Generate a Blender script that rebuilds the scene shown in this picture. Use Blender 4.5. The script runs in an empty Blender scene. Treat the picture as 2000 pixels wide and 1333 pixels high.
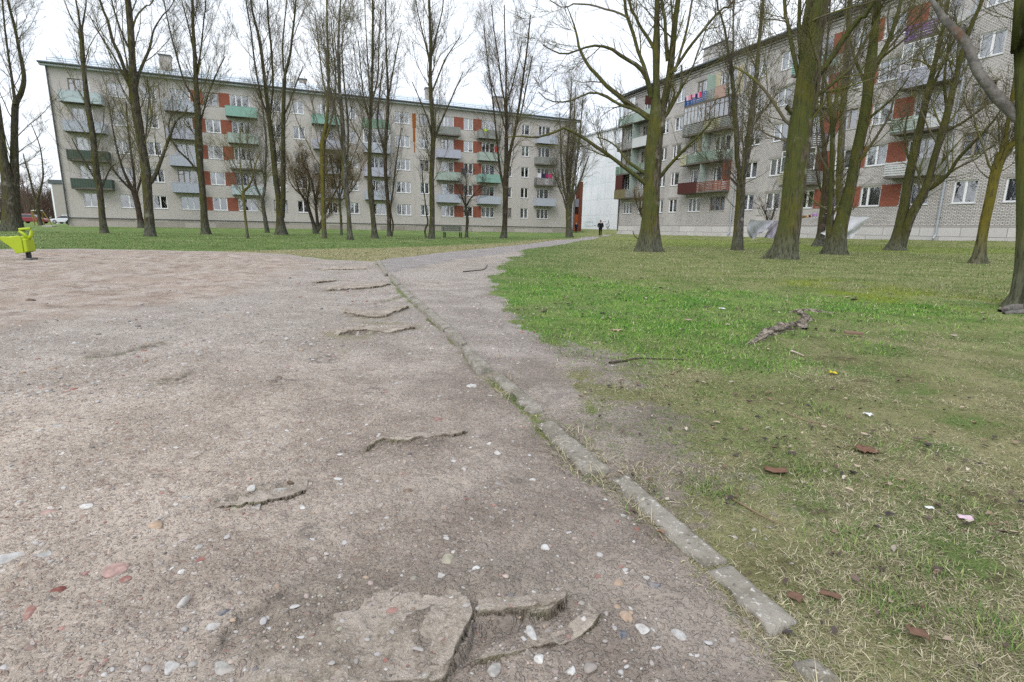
import bpy, math, random
import numpy as np
from mathutils import Matrix, Vector

random.seed(7)
RNG = np.random.default_rng(11)
SC = bpy.context.scene
COL = SC.collection

# ------------------------------------------------------------------ camera
F, PITCH, ROLL = 1047.5, 0.20666, -0.01857           # focal length in photo pixels (2000 wide), radians
cam_d = bpy.data.cameras.new('camera')
cam_d.sensor_width = 36.0
cam_d.sensor_fit = 'HORIZONTAL'
cam_d.lens = 36.0 * F / 2000.0
cam_d.clip_start = 0.05
cam_d.clip_end = 5000.0
cam = bpy.data.objects.new('camera', cam_d)
COL.objects.link(cam)
_c, _s = math.cos(PITCH), math.sin(PITCH)
_fw = Vector((0, _c, -_s)); _up0 = Vector((0, _s, _c)); _rt0 = Vector((1, 0, 0))
_rt = _rt0 * math.cos(ROLL) - _up0 * math.sin(ROLL)
_up = _rt0 * math.sin(ROLL) + _up0 * math.cos(ROLL)
cam.matrix_world = Matrix(((_rt.x, _up.x, -_fw.x, 0), (_rt.y, _up.y, -_fw.y, 0), (_rt.z, _up.z, -_fw.z, 0), (0, 0, 0, 1)))
SC.camera = cam

# ------------------------------------------------------------------ sky, sun, exposure (overcast noon)
SUN_EL, SUN_AZ = math.radians(48), math.radians(205)   # azimuth clockwise from +Y
w = bpy.data.worlds.new('World')
SC.world = w
w.use_nodes = True
nt = w.node_tree
nt.nodes.clear()
sky = nt.nodes.new('ShaderNodeTexSky'); sky.sky_type = 'NISHITA'; sky.sun_disc = False
sky.sun_elevation = SUN_EL; sky.sun_rotation = SUN_AZ; sky.air_density = 1.0; sky.dust_density = 3.0
hs = nt.nodes.new('ShaderNodeHueSaturation'); hs.inputs['Saturation'].default_value = 0.35
b1 = nt.nodes.new('ShaderNodeBackground'); b1.inputs['Strength'].default_value = 0.06
tc = nt.nodes.new('ShaderNodeTexCoord')
nz = nt.nodes.new('ShaderNodeTexNoise'); nz.inputs['Scale'].default_value = 2.2; nz.inputs['Detail'].default_value = 6
rp = nt.nodes.new('ShaderNodeValToRGB')
rp.color_ramp.elements[0].position = 0.30; rp.color_ramp.elements[0].color = (0.66, 0.72, 0.83, 1)
rp.color_ramp.elements[1].position = 0.62; rp.color_ramp.elements[1].color = (0.93, 0.965, 1.0, 1)
b2 = nt.nodes.new('ShaderNodeBackground'); b2.inputs['Strength'].default_value = 0.95
ad = nt.nodes.new('ShaderNodeAddShader'); wo = nt.nodes.new('ShaderNodeOutputWorld')
nt.links.new(sky.outputs[0], hs.inputs['Color']); nt.links.new(hs.outputs[0], b1.inputs['Color'])
nt.links.new(tc.outputs['Generated'], nz.inputs['Vector']); nt.links.new(nz.outputs['Fac'], rp.inputs[0])
nt.links.new(rp.outputs[0], b2.inputs['Color'])
nt.links.new(b1.outputs[0], ad.inputs[0]); nt.links.new(b2.outputs[0], ad.inputs[1])
nt.links.new(ad.outputs[0], wo.inputs['Surface'])

sun_d = bpy.data.lights.new('sun', 'SUN'); sun_d.energy = 1.1; sun_d.angle = math.radians(25); sun_d.color = (1.0, 0.975, 0.94)
sun = bpy.data.objects.new('sun', sun_d); COL.objects.link(sun)
_sd = Vector((math.sin(SUN_AZ) * math.cos(SUN_EL), math.cos(SUN_AZ) * math.cos(SUN_EL), math.sin(SUN_EL)))
sun.rotation_euler = (-_sd).to_track_quat('-Z', 'Y').to_euler()
sun.location = (0, -20, 40)
vs = SC.view_settings
vs.view_transform = 'Standard'; vs.look = 'None'; vs.exposure = 0.31; vs.gamma = 1.0
SC.render.engine = 'CYCLES'
SC.cycles.max_bounces = 6; SC.cycles.diffuse_bounces = 3; SC.cycles.glossy_bounces = 3
SC.cycles.transparent_max_bounces = 8; SC.cycles.transmission_bounces = 4
SC.cycles.use_denoising = False
SC.cycles.denoiser = 'OPENIMAGEDENOISE'
SC.cycles.denoising_input_passes = 'RGB_ALBEDO_NORMAL'
SC.cycles.denoising_prefilter = 'ACCURATE'

# ------------------------------------------------------------------ geometry helpers
CR, SR = math.cos(ROLL), math.sin(ROLL)

def ray(x, y):
    xr = (x - 1000) / F; ur = -(y - 666.5) / F
    X = xr * CR + ur * SR; u = -xr * SR + ur * CR
    return np.array([X, _c + u * _s, -_s + u * _c])

def depth_of(P):
    return P[1] * _c - P[2] * _s

# heights of the ground at known spots (eye level = 0)
GC = np.array([
 (0, 0, -.75), (-4, 3, -.75), (4, 3, -.75), (-4, -4, -.75), (4, -4, -.75), (0, 8, -.75), (-9, 9, -.75), (8, 8, -.73), (-18, 12, -.75), (15, 10, -.66),
 (0, 16, -.75), (-14, 20, -.76), (13, 20, -.70), (0, 28, -.77), (-24, 30, -.76), (10, 32, -.72), (-5, 42, -.79), (-22, 44, -.78), (6, 45, -.76), (-36, 42, -.73),
 (-6, 56, -.79), (-20, 53, -.77), (4, 60, -.74), (10, 62, -.68), (-34, 49, -.72), (-48, 48, -.70), (-60, 55, -.68), (8.5, 69, -.62),
 (-52, 56, -.64), (-46, 57.6, -.62), (-42, 59.3, -.60), (-38, 61, -.57), (-33, 63.2, -.54), (-27, 65.8, -.49), (-21, 68.3, -.49), (-14, 71.4, -.49), (-6, 75, -.49), (2, 78.4, -.49), (8, 81, -.47), (10, 82, -.46),
 (13.2, 69.4, -.44), (15, 65, -.42), (16.8, 60.7, -.40), (18.7, 56, -.37), (20.6, 51.7, -.35), (22.5, 47, -.33), (24.5, 42.3, -.30), (27, 36, -.26), (29, 31.6, -.20), (31, 26.5, -.18),
 (18, 44, -.60), (16, 52, -.62), (21, 34, -.55), (24, 26, -.52), (22, 20, -.60), (13, 58, -.62),
 (11, 88, -.22), (18.5, 95, .16), (13, 106, .18), (5, 100, -.2), (25, 80, -.2), (-79, 90, -.62), (-83, 100, -.69), (-115, 130, -.35), (-70, 80, -.6), (-60, 70, -.62), (-20, 95, -.5), (30, 120, .1), (-150, 150, -.3), (-100, 60, -.6), (60, 40, -.2), (0, 150, 0)])

def gz(x, y):
    x = np.asarray(x, float); y = np.asarray(y, float)
    sh = np.broadcast(x, y).shape
    x = np.broadcast_to(x, sh).ravel(); y = np.broadcast_to(y, sh).ravel()
    out = np.empty(len(x))
    for i in range(0, len(x), 40000):
        dx = x[i:i+40000, None] - GC[None, :, 0]; dy = y[i:i+40000, None] - GC[None, :, 1]
        wt = 1.0 / (dx * dx + dy * dy + .6) ** 1.9
        out[i:i+40000] = (wt * GC[None, :, 2]).sum(1) / wt.sum(1)
    return out.reshape(sh)

_T = np.exp(np.linspace(math.log(.25), math.log(170), 900))

def on_ground(x, y, dz=0.0):
    r = ray(x, y)
    P = _T[:, None] * r[None, :]
    h = P[:, 2] - (gz(P[:, 0], P[:, 1]) + dz)
    k = np.nonzero(h < 0)[0]
    if len(k) == 0 or k[0] == 0:
        return r * (_T[-1] if len(k) == 0 else _T[0])
    i = k[0]; a = h[i-1] / (h[i-1] - h[i])
    return r * (_T[i-1] + a * (_T[i] - _T[i-1]))

def at_dist(x, y, Y):
    r = ray(x, y)
    return r * (Y / r[1])

def _hash(ix, iy, seed):
    n = (ix.astype(np.int64) * 374761393 + iy.astype(np.int64) * 668265263 + seed * 2246822519) & 0xFFFFFFFF
    n = ((n ^ (n >> 13)) * 1274126177) & 0xFFFFFFFF
    return ((n ^ (n >> 16)) & 0xFFFF) / 65535.0

def vnoise(x, y, seed=0):
    ix = np.floor(x); iy = np.floor(y); fx = x - ix; fy = y - iy
    fx = fx * fx * (3 - 2 * fx); fy = fy * fy * (3 - 2 * fy)
    a = _hash(ix, iy, seed); b = _hash(ix + 1, iy, seed); c = _hash(ix, iy + 1, seed); d = _hash(ix + 1, iy + 1, seed)
    return (a + (b - a) * fx) * (1 - fy) + (c + (d - c) * fx) * fy

def fbm(x, y, seed=0, o=4):
    s = 0; a = .5; t = 0
    for i in range(o):
        ca, sa = math.cos(.7 + 1.1 * i), math.sin(.7 + 1.1 * i); k = 1.93 ** i
        s = s + a * vnoise((x * ca - y * sa) * k + 17.3 * i, (x * sa + y * ca) * k - 9.1 * i, seed + i); t += a; a *= .55
    return s / t

def sdist(px, py, poly):
    """signed distance to a polygon, positive inside (numpy, many points)"""
    px = np.asarray(px); py = np.asarray(py)
    out = np.empty(px.shape)
    A = np.asarray(poly); Bq = np.roll(A, -1, 0)
    for i in range(0, len(px), 60000):
        x = px[i:i+60000, None]; y = py[i:i+60000, None]
        ex = Bq[:, 0] - A[:, 0]; ey = Bq[:, 1] - A[:, 1]
        wx = x - A[:, 0]; wy = y - A[:, 1]
        t = np.clip((wx * ex + wy * ey) / (ex * ex + ey * ey + 1e-12), 0, 1)
        d = np.sqrt(((wx - t * ex) ** 2 + (wy - t * ey) ** 2).min(1))
        cr = ((A[:, 1] > y) != (Bq[:, 1] > y)) & (x < ex * (y - A[:, 1]) / (ey + 1e-12 * (ey == 0)) + A[:, 0])
        ins = cr.sum(1) % 2 == 1
        out[i:i+60000] = np.where(ins, d, -d)
    return out

def sm(v, a, b):
    t = np.clip((v - a) / (b - a), 0, 1)
    return t * t * (3 - 2 * t)

def link(o, parent=None, loc=None):
    COL.objects.link(o)
    if parent is not None: o.parent = parent
    if loc is not None: o.location = loc
    return o

def tag(o, label=None, cat=None, group=None, kind=None):
    if label: o['label'] = label
    if cat: o['category'] = cat
    if group: o['group'] = group
    if kind: o['kind'] = kind
    return o

def empty(name, loc, rz=0.0):
    o = bpy.data.objects.new(name, None); COL.objects.link(o)
    o.empty_display_size = .2
    o.location = loc; o.rotation_euler = (0, 0, rz)
    return o

def np_mesh(name, V, faces4=None, faces3=None, mats=(), attrs=None, smooth=False):
    """mesh from numpy arrays of quads and triangles"""
    me = bpy.data.meshes.new(name)
    V = np.asarray(V, np.float32).reshape(-1, 3)
    q = np.zeros((0, 4), np.int32) if faces4 is None else np.asarray(faces4, np.int32).reshape(-1, 4)
    t = np.zeros((0, 3), np.int32) if faces3 is None else np.asarray(faces3, np.int32).reshape(-1, 3)
    me.vertices.add(len(V)); me.vertices.foreach_set('co', V.ravel())
    nl = q.size + t.size
    me.loops.add(nl); me.loops.foreach_set('vertex_index', np.concatenate([q.ravel(), t.ravel()]))
    npoly = len(q) + len(t)
    me.polygons.add(npoly)
    st = np.concatenate([np.arange(len(q)) * 4, q.size + np.arange(len(t)) * 3]).astype(np.int32)
    me.polygons.foreach_set('loop_start', st)
    if smooth: me.polygons.foreach_set('use_smooth', np.ones(npoly, bool))
    for m in mats: me.materials.append(m)
    for k, v in (attrs or {}).items():
        v = np.asarray(v, np.float32)
        if v.ndim == 1:
            a = me.attributes.new(k, 'FLOAT', 'POINT'); a.data.foreach_set('value', v)
        else:
            a = me.attributes.new(k, 'FLOAT_COLOR', 'POINT')
            if v.shape[1] == 3: v = np.concatenate([v, np.ones((len(v), 1), np.float32)], 1)
            a.data.foreach_set('color', v.ravel())
    me.update(); me.validate()
    return me

class MB:
    """collects boxes, prisms and quads in one mesh"""
    def __init__(s): s.v = []; s.f = []; s.m = []
    def box(s, x0, y0, z0, x1, y1, z1, m=0):
        n = len(s.v)
        s.v += [(x0,y0,z0),(x1,y0,z0),(x1,y1,z0),(x0,y1,z0),(x0,y0,z1),(x1,y0,z1),(x1,y1,z1),(x0,y1,z1)]
        for q in ((0,3,2,1),(4,5,6,7),(0,1,5,4),(1,2,6,5),(2,3,7,6),(3,0,4,7)):
            s.f.append(tuple(n + k for k in q)); s.m.append(m)
        return s
    def quad(s, a, b, c, d, m=0):
        n = len(s.v); s.v += [a, b, c, d]; s.f.append((n, n+1, n+2, n+3)); s.m.append(m); return s
    def poly(s, pts, m=0):
        n = len(s.v); s.v += list(pts); s.f.append(tuple(range(n, n + len(pts)))); s.m.append(m); return s
    def prism(s, bot, top, m=0):
        """two matching rings of points"""
        n = len(s.v); k = len(bot); s.v += list(bot) + list(top)
        s.f.append(tuple(n + i for i in reversed(range(k)))); s.m.append(m)
        s.f.append(tuple(n + k + i for i in range(k))); s.m.append(m)
        for i in range(k):
            j = (i + 1) % k
            s.f.append((n + i, n + j, n + k + j, n + k + i)); s.m.append(m)
        return s
    def tube(s, pts, r, k=8, m=0, cap=True):
        pts = [Vector(p) for p in pts]
        rr = r if isinstance(r, (list, tuple)) else [r] * len(pts)
        n0 = len(s.v)
        t0 = (pts[-1] - pts[0]).normalized()
        ref = Vector((0, 0, 1)) if abs(t0.z) < .8 else Vector((1, 0, 0))
        for i, p in enumerate(pts):
            a = pts[max(0, i-1)]; b = pts[min(len(pts)-1, i+1)]
            t = (b - a).normalized(); u = t.cross(ref)
            if u.length < 1e-4: u = t.cross(Vector((0, 1, 0)))
            u.normalize(); v = t.cross(u)
            for j in range(k):
                an = 2 * math.pi * j / k
                s.v.append(tuple(p + (u * math.cos(an) + v * math.sin(an)) * rr[i]))
        for i in range(len(pts) - 1):
            for j in range(k):
                a = n0 + i*k + j; b = n0 + i*k + (j+1) % k
                s.f.append((a, b, b + k, a + k)); s.m.append(m)
        if cap:
            s.f.append(tuple(n0 + j for j in reversed(range(k)))); s.m.append(m)
            e = n0 + (len(pts)-1)*k
            s.f.append(tuple(e + j for j in range(k))); s.m.append(m)
        return s
    def mesh(s, name, mats, smooth=False):
        me = bpy.data.meshes.new(name)
        me.from_pydata(s.v, [], s.f)
        for m in (mats if isinstance(mats, (list, tuple)) else [mats]): me.materials.append(m)
        if any(s.m): me.polygons.foreach_set('material_index', s.m)
        if smooth: me.polygons.foreach_set('use_smooth', [True] * len(s.f))
        me.update()
        return me
    def build(s, name, mats, parent=None, loc=None, smooth=False, bevel=0):
        o = bpy.data.objects.new(name, s.mesh(name, mats, smooth))
        link(o, parent, loc)
        if bevel:
            b = o.modifiers.new('bevel', 'BEVEL'); b.width = bevel; b.segments = 2; b.limit_method = 'ANGLE'
        return o

def put(name, me, parent=None, loc=None):
    return link(bpy.data.objects.new(name, me), parent, loc)

# ------------------------------------------------------------------ materials
class NB:
    """small node-tree builder"""
    def __init__(s, name):
        s.m = bpy.data.materials.new(name); s.m.use_nodes = True
        s.t = s.m.node_tree; s.t.nodes.clear()
        s.out = s.t.nodes.new('ShaderNodeOutputMaterial')
        s.b = s.t.nodes.new('ShaderNodeBsdfPrincipled')
        s.t.links.new(s.b.outputs[0], s.out.inputs['Surface'])
    def n(s, typ, **kw):
        nd = s.t.nodes.new(typ)
        for k, v in kw.items(): setattr(nd, k, v)
        return nd
    def l(s, a, b): s.t.links.new(a, b)
    def coord(s, kind='Object', scale=(1, 1, 1)):
        t = s.n('ShaderNodeTexCoord'); mp = s.n('ShaderNodeMapping')
        mp.inputs['Scale'].default_value = scale
        s.l(t.outputs[kind], mp.inputs['Vector']); return mp.outputs[0]
    def world(s, scale=(1, 1, 1)):
        g = s.n('ShaderNodeNewGeometry'); mp = s.n('ShaderNodeMapping')
        mp.inputs['Scale'].default_value = scale
        s.l(g.outputs['Position'], mp.inputs['Vector']); return mp.outputs[0]
    def noise(s, vec, scale, detail=4, rough=.55):
        nd = s.n('ShaderNodeTexNoise'); nd.inputs['Scale'].default_value = scale
        nd.inputs['Detail'].default_value = detail; nd.inputs['Roughness'].default_value = rough
        if vec is not None: s.l(vec, nd.inputs['Vector'])
        return nd.outputs['Fac']
    def voro(s, vec, scale, out='Color', rnd=1.0):
        nd = s.n('ShaderNodeTexVoronoi'); nd.inputs['Scale'].default_value = scale
        nd.inputs['Randomness'].default_value = rnd
        if vec is not None: s.l(vec, nd.inputs['Vector'])
        return nd.outputs[out]
    def ramp(s, fac, stops):
        r = s.n('ShaderNodeValToRGB'); e = r.color_ramp.elements
        while len(e) < len(stops): e.new(.5)
        for k, (p, c) in zip(e, stops): k.position = p; k.color = (*c, 1) if len(c) == 3 else c
        s.l(fac, r.inputs[0]); return r.outputs[0]
    def mix(s, fac, a, b, mode='MIX'):
        m = s.n('ShaderNodeMix', data_type='RGBA', blend_type=mode)
        for val, i in ((fac, 0), (a, 6), (b, 7)):
            if isinstance(val, (int, float)): m.inputs[i].default_value = val
            elif isinstance(val, tuple): m.inputs[i].default_value = (*val, 1)
            else: s.l(val, m.inputs[i])
        return m.outputs[2]
    def math(s, op, a, b=None, clamp=False):
        m = s.n('ShaderNodeMath', operation=op); m.use_clamp = clamp
        for val, i in ((a, 0), (b, 1)):
            if val is None: continue
            if isinstance(val, (int, float)): m.inputs[i].default_value = val
            else: s.l(val, m.inputs[i])
        return m.outputs[0]
    def attr(s, name, out='Fac'):
        a = s.n('ShaderNodeAttribute'); a.attribute_name = name; return a.outputs[out]
    def step(s, v, a, b):
        m = s.n('ShaderNodeMapRange'); m.interpolation_type = 'SMOOTHSTEP'
        m.inputs['From Min'].default_value = a; m.inputs['From Max'].default_value = b
        s.l(v, m.inputs['Value']); return m.outputs[0]
    def bump(s, h, dist=.01, strength=.6):
        b = s.n('ShaderNodeBump'); b.inputs['Distance'].default_value = dist; b.inputs['Strength'].default_value = strength
        s.l(h, b.inputs['Height']); s.l(b.outputs[0], s.b.inputs['Normal'])
    def fin(s, col, rough=.8, spec=.3, metal=0.0):
        if isinstance(col, tuple): s.b.inputs['Base Color'].default_value = (*col, 1)
        else: s.l(col, s.b.inputs['Base Color'])
        if isinstance(rough, (int, float)): s.b.inputs['Roughness'].default_value = rough
        else: s.l(rough, s.b.inputs['Roughness'])
        s.b.inputs['Specular IOR Level'].default_value = spec
        s.b.inputs['Metallic'].default_value = metal
        return s.m

_MC = {}
def paint(name, c, rough=.6, var=.25, scale=3.0, spec=.3, dirt=.3, bump=0.0):
    """painted or plain surface with uneven tone and a little weathering"""
    if name in _MC: return _MC[name]
    b = NB(name); v = b.coord()
    d = tuple(k * (1 - var) for k in c)
    col = b.mix(b.noise(v, scale, 5), c, d)
    g = b.step(b.noise(v, scale * 2.7, 6, .7), .52, .75)
    col = b.mix(b.math('MULTIPLY', g, dirt), col, tuple(k * .45 + .02 for k in c))
    if bump: b.bump(b.noise(v, scale * 12, 4), bump, .7)
    _MC[name] = b.fin(col, rough, spec)
    return _MC[name]

def brick_mat(name, c1, c2, mortar, bw=.25, rh=.0885, ms=.012, stain=.35, ft=1.0):
    b = NB(name)
    t = b.n('ShaderNodeTexCoord'); sp = b.n('ShaderNodeSeparateXYZ'); b.l(t.outputs['Object'], sp.inputs[0])
    cb = b.n('ShaderNodeCombineXYZ'); b.l(b.math('ADD', sp.outputs[0], sp.outputs[1]), cb.inputs[0]); b.l(sp.outputs[2], cb.inputs[1])
    br = b.n('ShaderNodeTexBrick'); br.inputs['Scale'].default_value = 1
    br.inputs['Brick Width'].default_value = bw; br.inputs['Row Height'].default_value = rh
    br.inputs['Mortar Size'].default_value = ms; br.inputs['Mortar Smooth'].default_value = .2
    br.inputs['Color1'].default_value = (*c1, 1); br.inputs['Color2'].default_value = (*c2, 1); br.inputs['Mortar'].default_value = (*mortar, 1)
    br.offset = .5
    b.l(cb.outputs[0], br.inputs['Vector'])
    # uneven tone from block to block plus long weather stains
    big = b.noise(b.coord(scale=(.35, .35, .22)), 1.0, 5, .6)
    col = b.mix(b.step(big, .42, .72), br.outputs['Color'], tuple(k * .80 for k in c1))
    stv = b.coord(scale=(1.6, 1.6, .12))
    st = b.step(b.noise(stv, 1.0, 5, .65), .56, .78)
    col = b.mix(b.math('MULTIPLY', st, stain), col, tuple(k * .5 for k in c2))
    fine = b.noise(b.coord(scale=(9, 9, 22)), 1.0, 2)
    col = b.mix(.2, col, b.mix(fine, (.55, .54, .53), (1.35, 1.33, 1.3)), 'MULTIPLY')
    b.bump(br.outputs['Fac'], -.006, .5)
    return b.fin(col, .9, .15)

M_BRICK_L = brick_mat('silicate_brick_grey', (.53, .50, .48), (.48, .45, .435), (.37, .35, .335), stain=.6)
M_BRICK_R = brick_mat('silicate_brick_white', (.61, .58, .565), (.49, .465, .455), (.14, .133, .13), ms=.018, stain=.55)
M_BRICK_RED = brick_mat('red_brick', (.31, .105, .07), (.24, .08, .055), (.17, .08, .06), stain=.6)
M_BRICK_CH = brick_mat('chimney_brick', (.46, .43, .40), (.36, .33, .31), (.22, .2, .19))
M_BLOCKS = brick_mat('foundation_blocks', (.58, .56, .56), (.49, .475, .475), (.2, .19, .18), bw=2.4, rh=.58, ms=.02, stain=.6)
M_BLOCKS_L = brick_mat('foundation_blocks_stained', (.46, .43, .40), (.27, .245, .21), (.2, .18, .16), bw=3.1, rh=.9, ms=.02, stain=.8)

def plain(name, c, rough=.6, spec=.3, metal=0.0):
    b = NB(name); v = b.coord()
    return b.fin(b.mix(b.noise(v, 4, 4), c, tuple(k * .82 for k in c)), rough, spec, metal)

M_CONC = paint('bare_concrete', (.36, .34, .32), .9, .3, 2.0, .15, .5, .01)
M_CONC_DK = paint('stained_concrete', (.17, .155, .14), .95, .4, 2.0, .1, .5, .01)
M_PVC = plain('white_frame_paint', (.82, .83, .85), .4)
M_WOODFR = paint('old_wood_frame', (.30, .26, .22), .7, .3, 6)
M_SILL = plain('pale_metal_sill', (.66, .68, .70), .45, .4)
M_ROOM = plain('dark_room', (.035, .033, .032), .95, .05)
M_GUTTER = plain('dark_gutter_metal', (.07, .085, .10), .5, .4)
M_FASCIA = paint('pale_blue_fascia', (.46, .49, .53), .5, .2, 2)
M_PIPE = paint('galvanised_pipe', (.36, .40, .45), .45, .2, 4, .5, .3)
M_PIPE_DK = plain('dark_pipe', (.08, .085, .09), .5)
M_RUST = paint('rust', (.36, .12, .035), .9, .45, 1.5, .1, .5)

def roof_mat():
    b = NB('blue_grey_metal_roof'); v = b.coord()
    wv = b.n('ShaderNodeTexWave', wave_type='BANDS', bands_direction='X'); wv.inputs['Scale'].default_value = .62
    b.l(v, wv.inputs['Vector'])
    ln = b.step(wv.outputs['Fac'], .94, .99)
    col = b.mix(b.noise(v, .5, 5), (.48, .55, .62), (.60, .67, .74))
    col = b.mix(ln, col, (.22, .27, .32))
    b.bump(wv.outputs['Fac'], .02, .3)
    return b.fin(col, .45, .5)
M_ROOF = roof_mat()

def glass_mat():
    b = NB('window_glass')
    b.t.nodes.remove(b.b)
    tr = b.n('ShaderNodeBsdfTransparent'); tr.inputs[0].default_value = (.80, .86, .86, 1)
    gl = b.n('ShaderNodeBsdfGlossy'); gl.inputs['Roughness'].default_value = .02; gl.inputs[0].default_value = (.95, .97, 1, 1)
    fr = b.n('ShaderNodeFresnel'); fr.inputs['IOR'].default_value = 1.62
    nv = b.noise(b.coord(), 1.2, 2)
    bp = b.n('ShaderNodeBump'); bp.inputs['Distance'].default_value = .02; bp.inputs['Strength'].default_value = .25
    b.l(nv, bp.inputs['Height']); b.l(bp.outputs[0], gl.inputs['Normal']); b.l(bp.outputs[0], fr.inputs['Normal'])
    f = b.math('ADD', b.math('MULTIPLY', fr.outputs[0], 1.9), .16, True)
    mx = b.n('ShaderNodeMixShader'); b.l(f, mx.inputs[0]); b.l(tr.outputs[0], mx.inputs[1]); b.l(gl.outputs[0], mx.inputs[2])
    b.l(mx.outputs[0], b.out.inputs['Surface'])
    return b.m
M_GLASS = glass_mat()

CURT = [paint('net_curtain', (.62, .62, .62), .9, .15, 3, .05, .1), paint('grey_curtain', (.36, .36, .37), .9, .2, 3, .05, .1),
        paint('beige_curtain', (.42, .36, .28), .9, .2, 3, .05, .1), paint('teal_curtain', (.06, .20, .20), .9, .2, 3, .05, .1),
        paint('green_curtain', (.30, .36, .12), .9, .2, 3, .05, .1), paint('lilac_curtain', (.40, .38, .50), .9, .2, 3, .05, .1)]

# ---- bark
def bark_mat(name, bark, light, moss, amount, gold=.35):
    b = NB(name)
    v = b.world((1, 1, .16)); vw = b.world()
    fur = b.voro(v, 13, 'Distance')
    rid = b.noise(v, 22, 5, .65)
    col = b.mix(b.step(rid, .35, .68), tuple(k * .35 for k in bark), tuple(k * 1.1 for k in bark))
    col = b.mix(b.step(b.noise(vw, 2.6, 5, .6), .55, .72), col, light)
    mo = b.mix(b.step(b.noise(vw, 1.7, 4), .45, .66), moss, (.135, .108, .016))
    mo = b.mix(gold, moss, mo)
    g = b.n('ShaderNodeNewGeometry'); sp = b.n('ShaderNodeSeparateXYZ'); b.l(g.outputs['Normal'], sp.inputs[0])
    side = b.math('ADD', b.math('MULTIPLY', sp.outputs[0], -.22), b.math('MULTIPLY', sp.outputs[1], -.06))
    pat = b.math('ADD', b.math('MULTIPLY', b.noise(b.world((1.4, 1.4, .5)), 1.6, 6, .62), .6), b.math('MULTIPLY', b.noise(b.world((1, 1, .35)), 6.5, 5, .65), .4))
    mk = b.math('ADD', pat, side)
    mk = b.step(mk, .64 - amount * .30, .74 - amount * .30)
    mk = b.math('MULTIPLY', mk, b.step(rid, .30, .52))
    spz = b.n('ShaderNodeSeparateXYZ'); b.l(g.outputs['Position'], spz.inputs[0])
    hgt = b.step(b.math('ADD', spz.outputs[2], b.math('MULTIPLY', pat, .8)), -.15, .75)
    col = b.mix(b.math('SUBTRACT', 1.0, hgt), col, b.mix(b.step(rid, .35, .6), (.035, .035, .026), (.115, .118, .092)))
    mk = b.math('MULTIPLY', mk, b.math('ADD', b.math('MULTIPLY', hgt, .75), .25))
    col = b.mix(b.math('MULTIPLY', mk, .92), col, mo)
    h = b.math('ADD', b.math('MULTIPLY', fur, .7), b.math('MULTIPLY', rid, .6))
    b.bump(h, .035, .9)
    return b.fin(col, .95, .08)
M_BK_MOSS = bark_mat('mossy_bark', (.125, .105, .08), (.21, .195, .16), (.070, .080, .022), .62, .35)
M_BK_OLIVE = bark_mat('olive_bark', (.10, .088, .066), (.17, .16, .13), (.068, .070, .022), .5, .25)
M_BK_GREY = bark_mat('grey_mottled_bark', (.13, .12, .105), (.30, .285, .26), (.085, .082, .02), .25, .1)
M_BK_DARK = bark_mat('dark_brown_bark', (.075, .058, .045), (.12, .10, .085), (.06, .06, .02), .15, .1)
M_BK_YEL = bark_mat('yellow_lichen_bark', (.13, .115, .07), (.2, .18, .12), (.12, .105, .018), .95, .5)

def twig_mat(name, a, c):
    b = NB(name)
    return b.fin(b.mix(b.step(b.noise(b.world(), 1.1, 4), .4, .65), a, c), .9, .1)
M_TW = twig_mat('bare_twigs', (.135, .115, .095), (.115, .108, .05))
M_TW_MOSS = twig_mat('lichened_twigs', (.115, .10, .072), (.12, .118, .035))
M_TW_TAN = twig_mat('tan_twigs', (.20, .145, .095), (.15, .125, .06))
M_TW_DK = twig_mat('dark_twigs', (.075, .062, .055), (.09, .075, .06))
M_DEADWOOD = None

def deadwood():
    b = NB('weathered_dead_wood')
    v = b.coord(scale=(1, 1, 1))
    n1 = b.noise(b.world((1, 1, 1)), 9, 6, .7)
    col = b.mix(b.step(n1, .35, .65), (.085, .078, .07), (.19, .178, .165))
    col = b.mix(b.math('MULTIPLY', b.step(b.noise(b.world(), 3.1, 4), .6, .72), .7), col, (.13, .06, .03))
    col = b.mix(b.step(b.noise(b.world(), 4.7, 4), .62, .7), col, (.07, .06, .055))
    b.bump(n1, .02, .8)
    return b.fin(col, .85, .15)
M_DEADWOOD = deadwood()

# ------------------------------------------------------------------ ground layout: outlines taken at the ground, kept in world metres
def gpoly(pts):
    return np.array([on_ground(x, y)[:2] for x, y in pts])

CURB_L = [(735, 512), (757, 538), (775, 562), (800, 588), (827, 612), (866, 650), (901, 688), (932, 734), (966, 752), (1010, 790), (1041, 815), (1060, 850), (1100, 892), (1146, 936),
          (1193, 945), (1245, 1000), (1300, 1048), (1356, 1100), (1433, 1174), (1496, 1247), (1570, 1333), (1800, 1620)]
P_LEFT = gpoly([(-1500, 470), (-500, 479), (0, 487), (150, 486), (300, 489), (450, 492), (560, 497), (640, 507), (735, 512)] + CURB_L[1:] + [(1500, 2400), (-1500, 2400), (-3500, 1500)])
P_TRAIL = gpoly([(738, 513), (790, 508), (880, 500), (960, 492), (1010, 488), (1015, 498), (968, 528), (958, 556), (970, 588), (998, 625), (1035, 652), (1085, 688), (1120, 725), (1150, 780), (1168, 850),
                 (1215, 905), (1290, 985), (1400, 1095), (1545, 1225), (1570, 1333)] + CURB_L[::-1][1:])
P_BARE2 = gpoly([(1085, 690), (1180, 700), (1240, 760), (1260, 840), (1330, 930), (1420, 1040), (1560, 1190), (1500, 1247), (1190, 930), (1100, 830), (1060, 740)])
P_PATH = gpoly([(738, 513), (770, 507), (840, 498), (960, 485), (1060, 473), (1140, 463.5), (1180, 459), (1196, 458.5), (1186, 462), (1120, 473.5), (1040, 486), (960, 500), (880, 510), (840, 519), (765, 534)])
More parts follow.
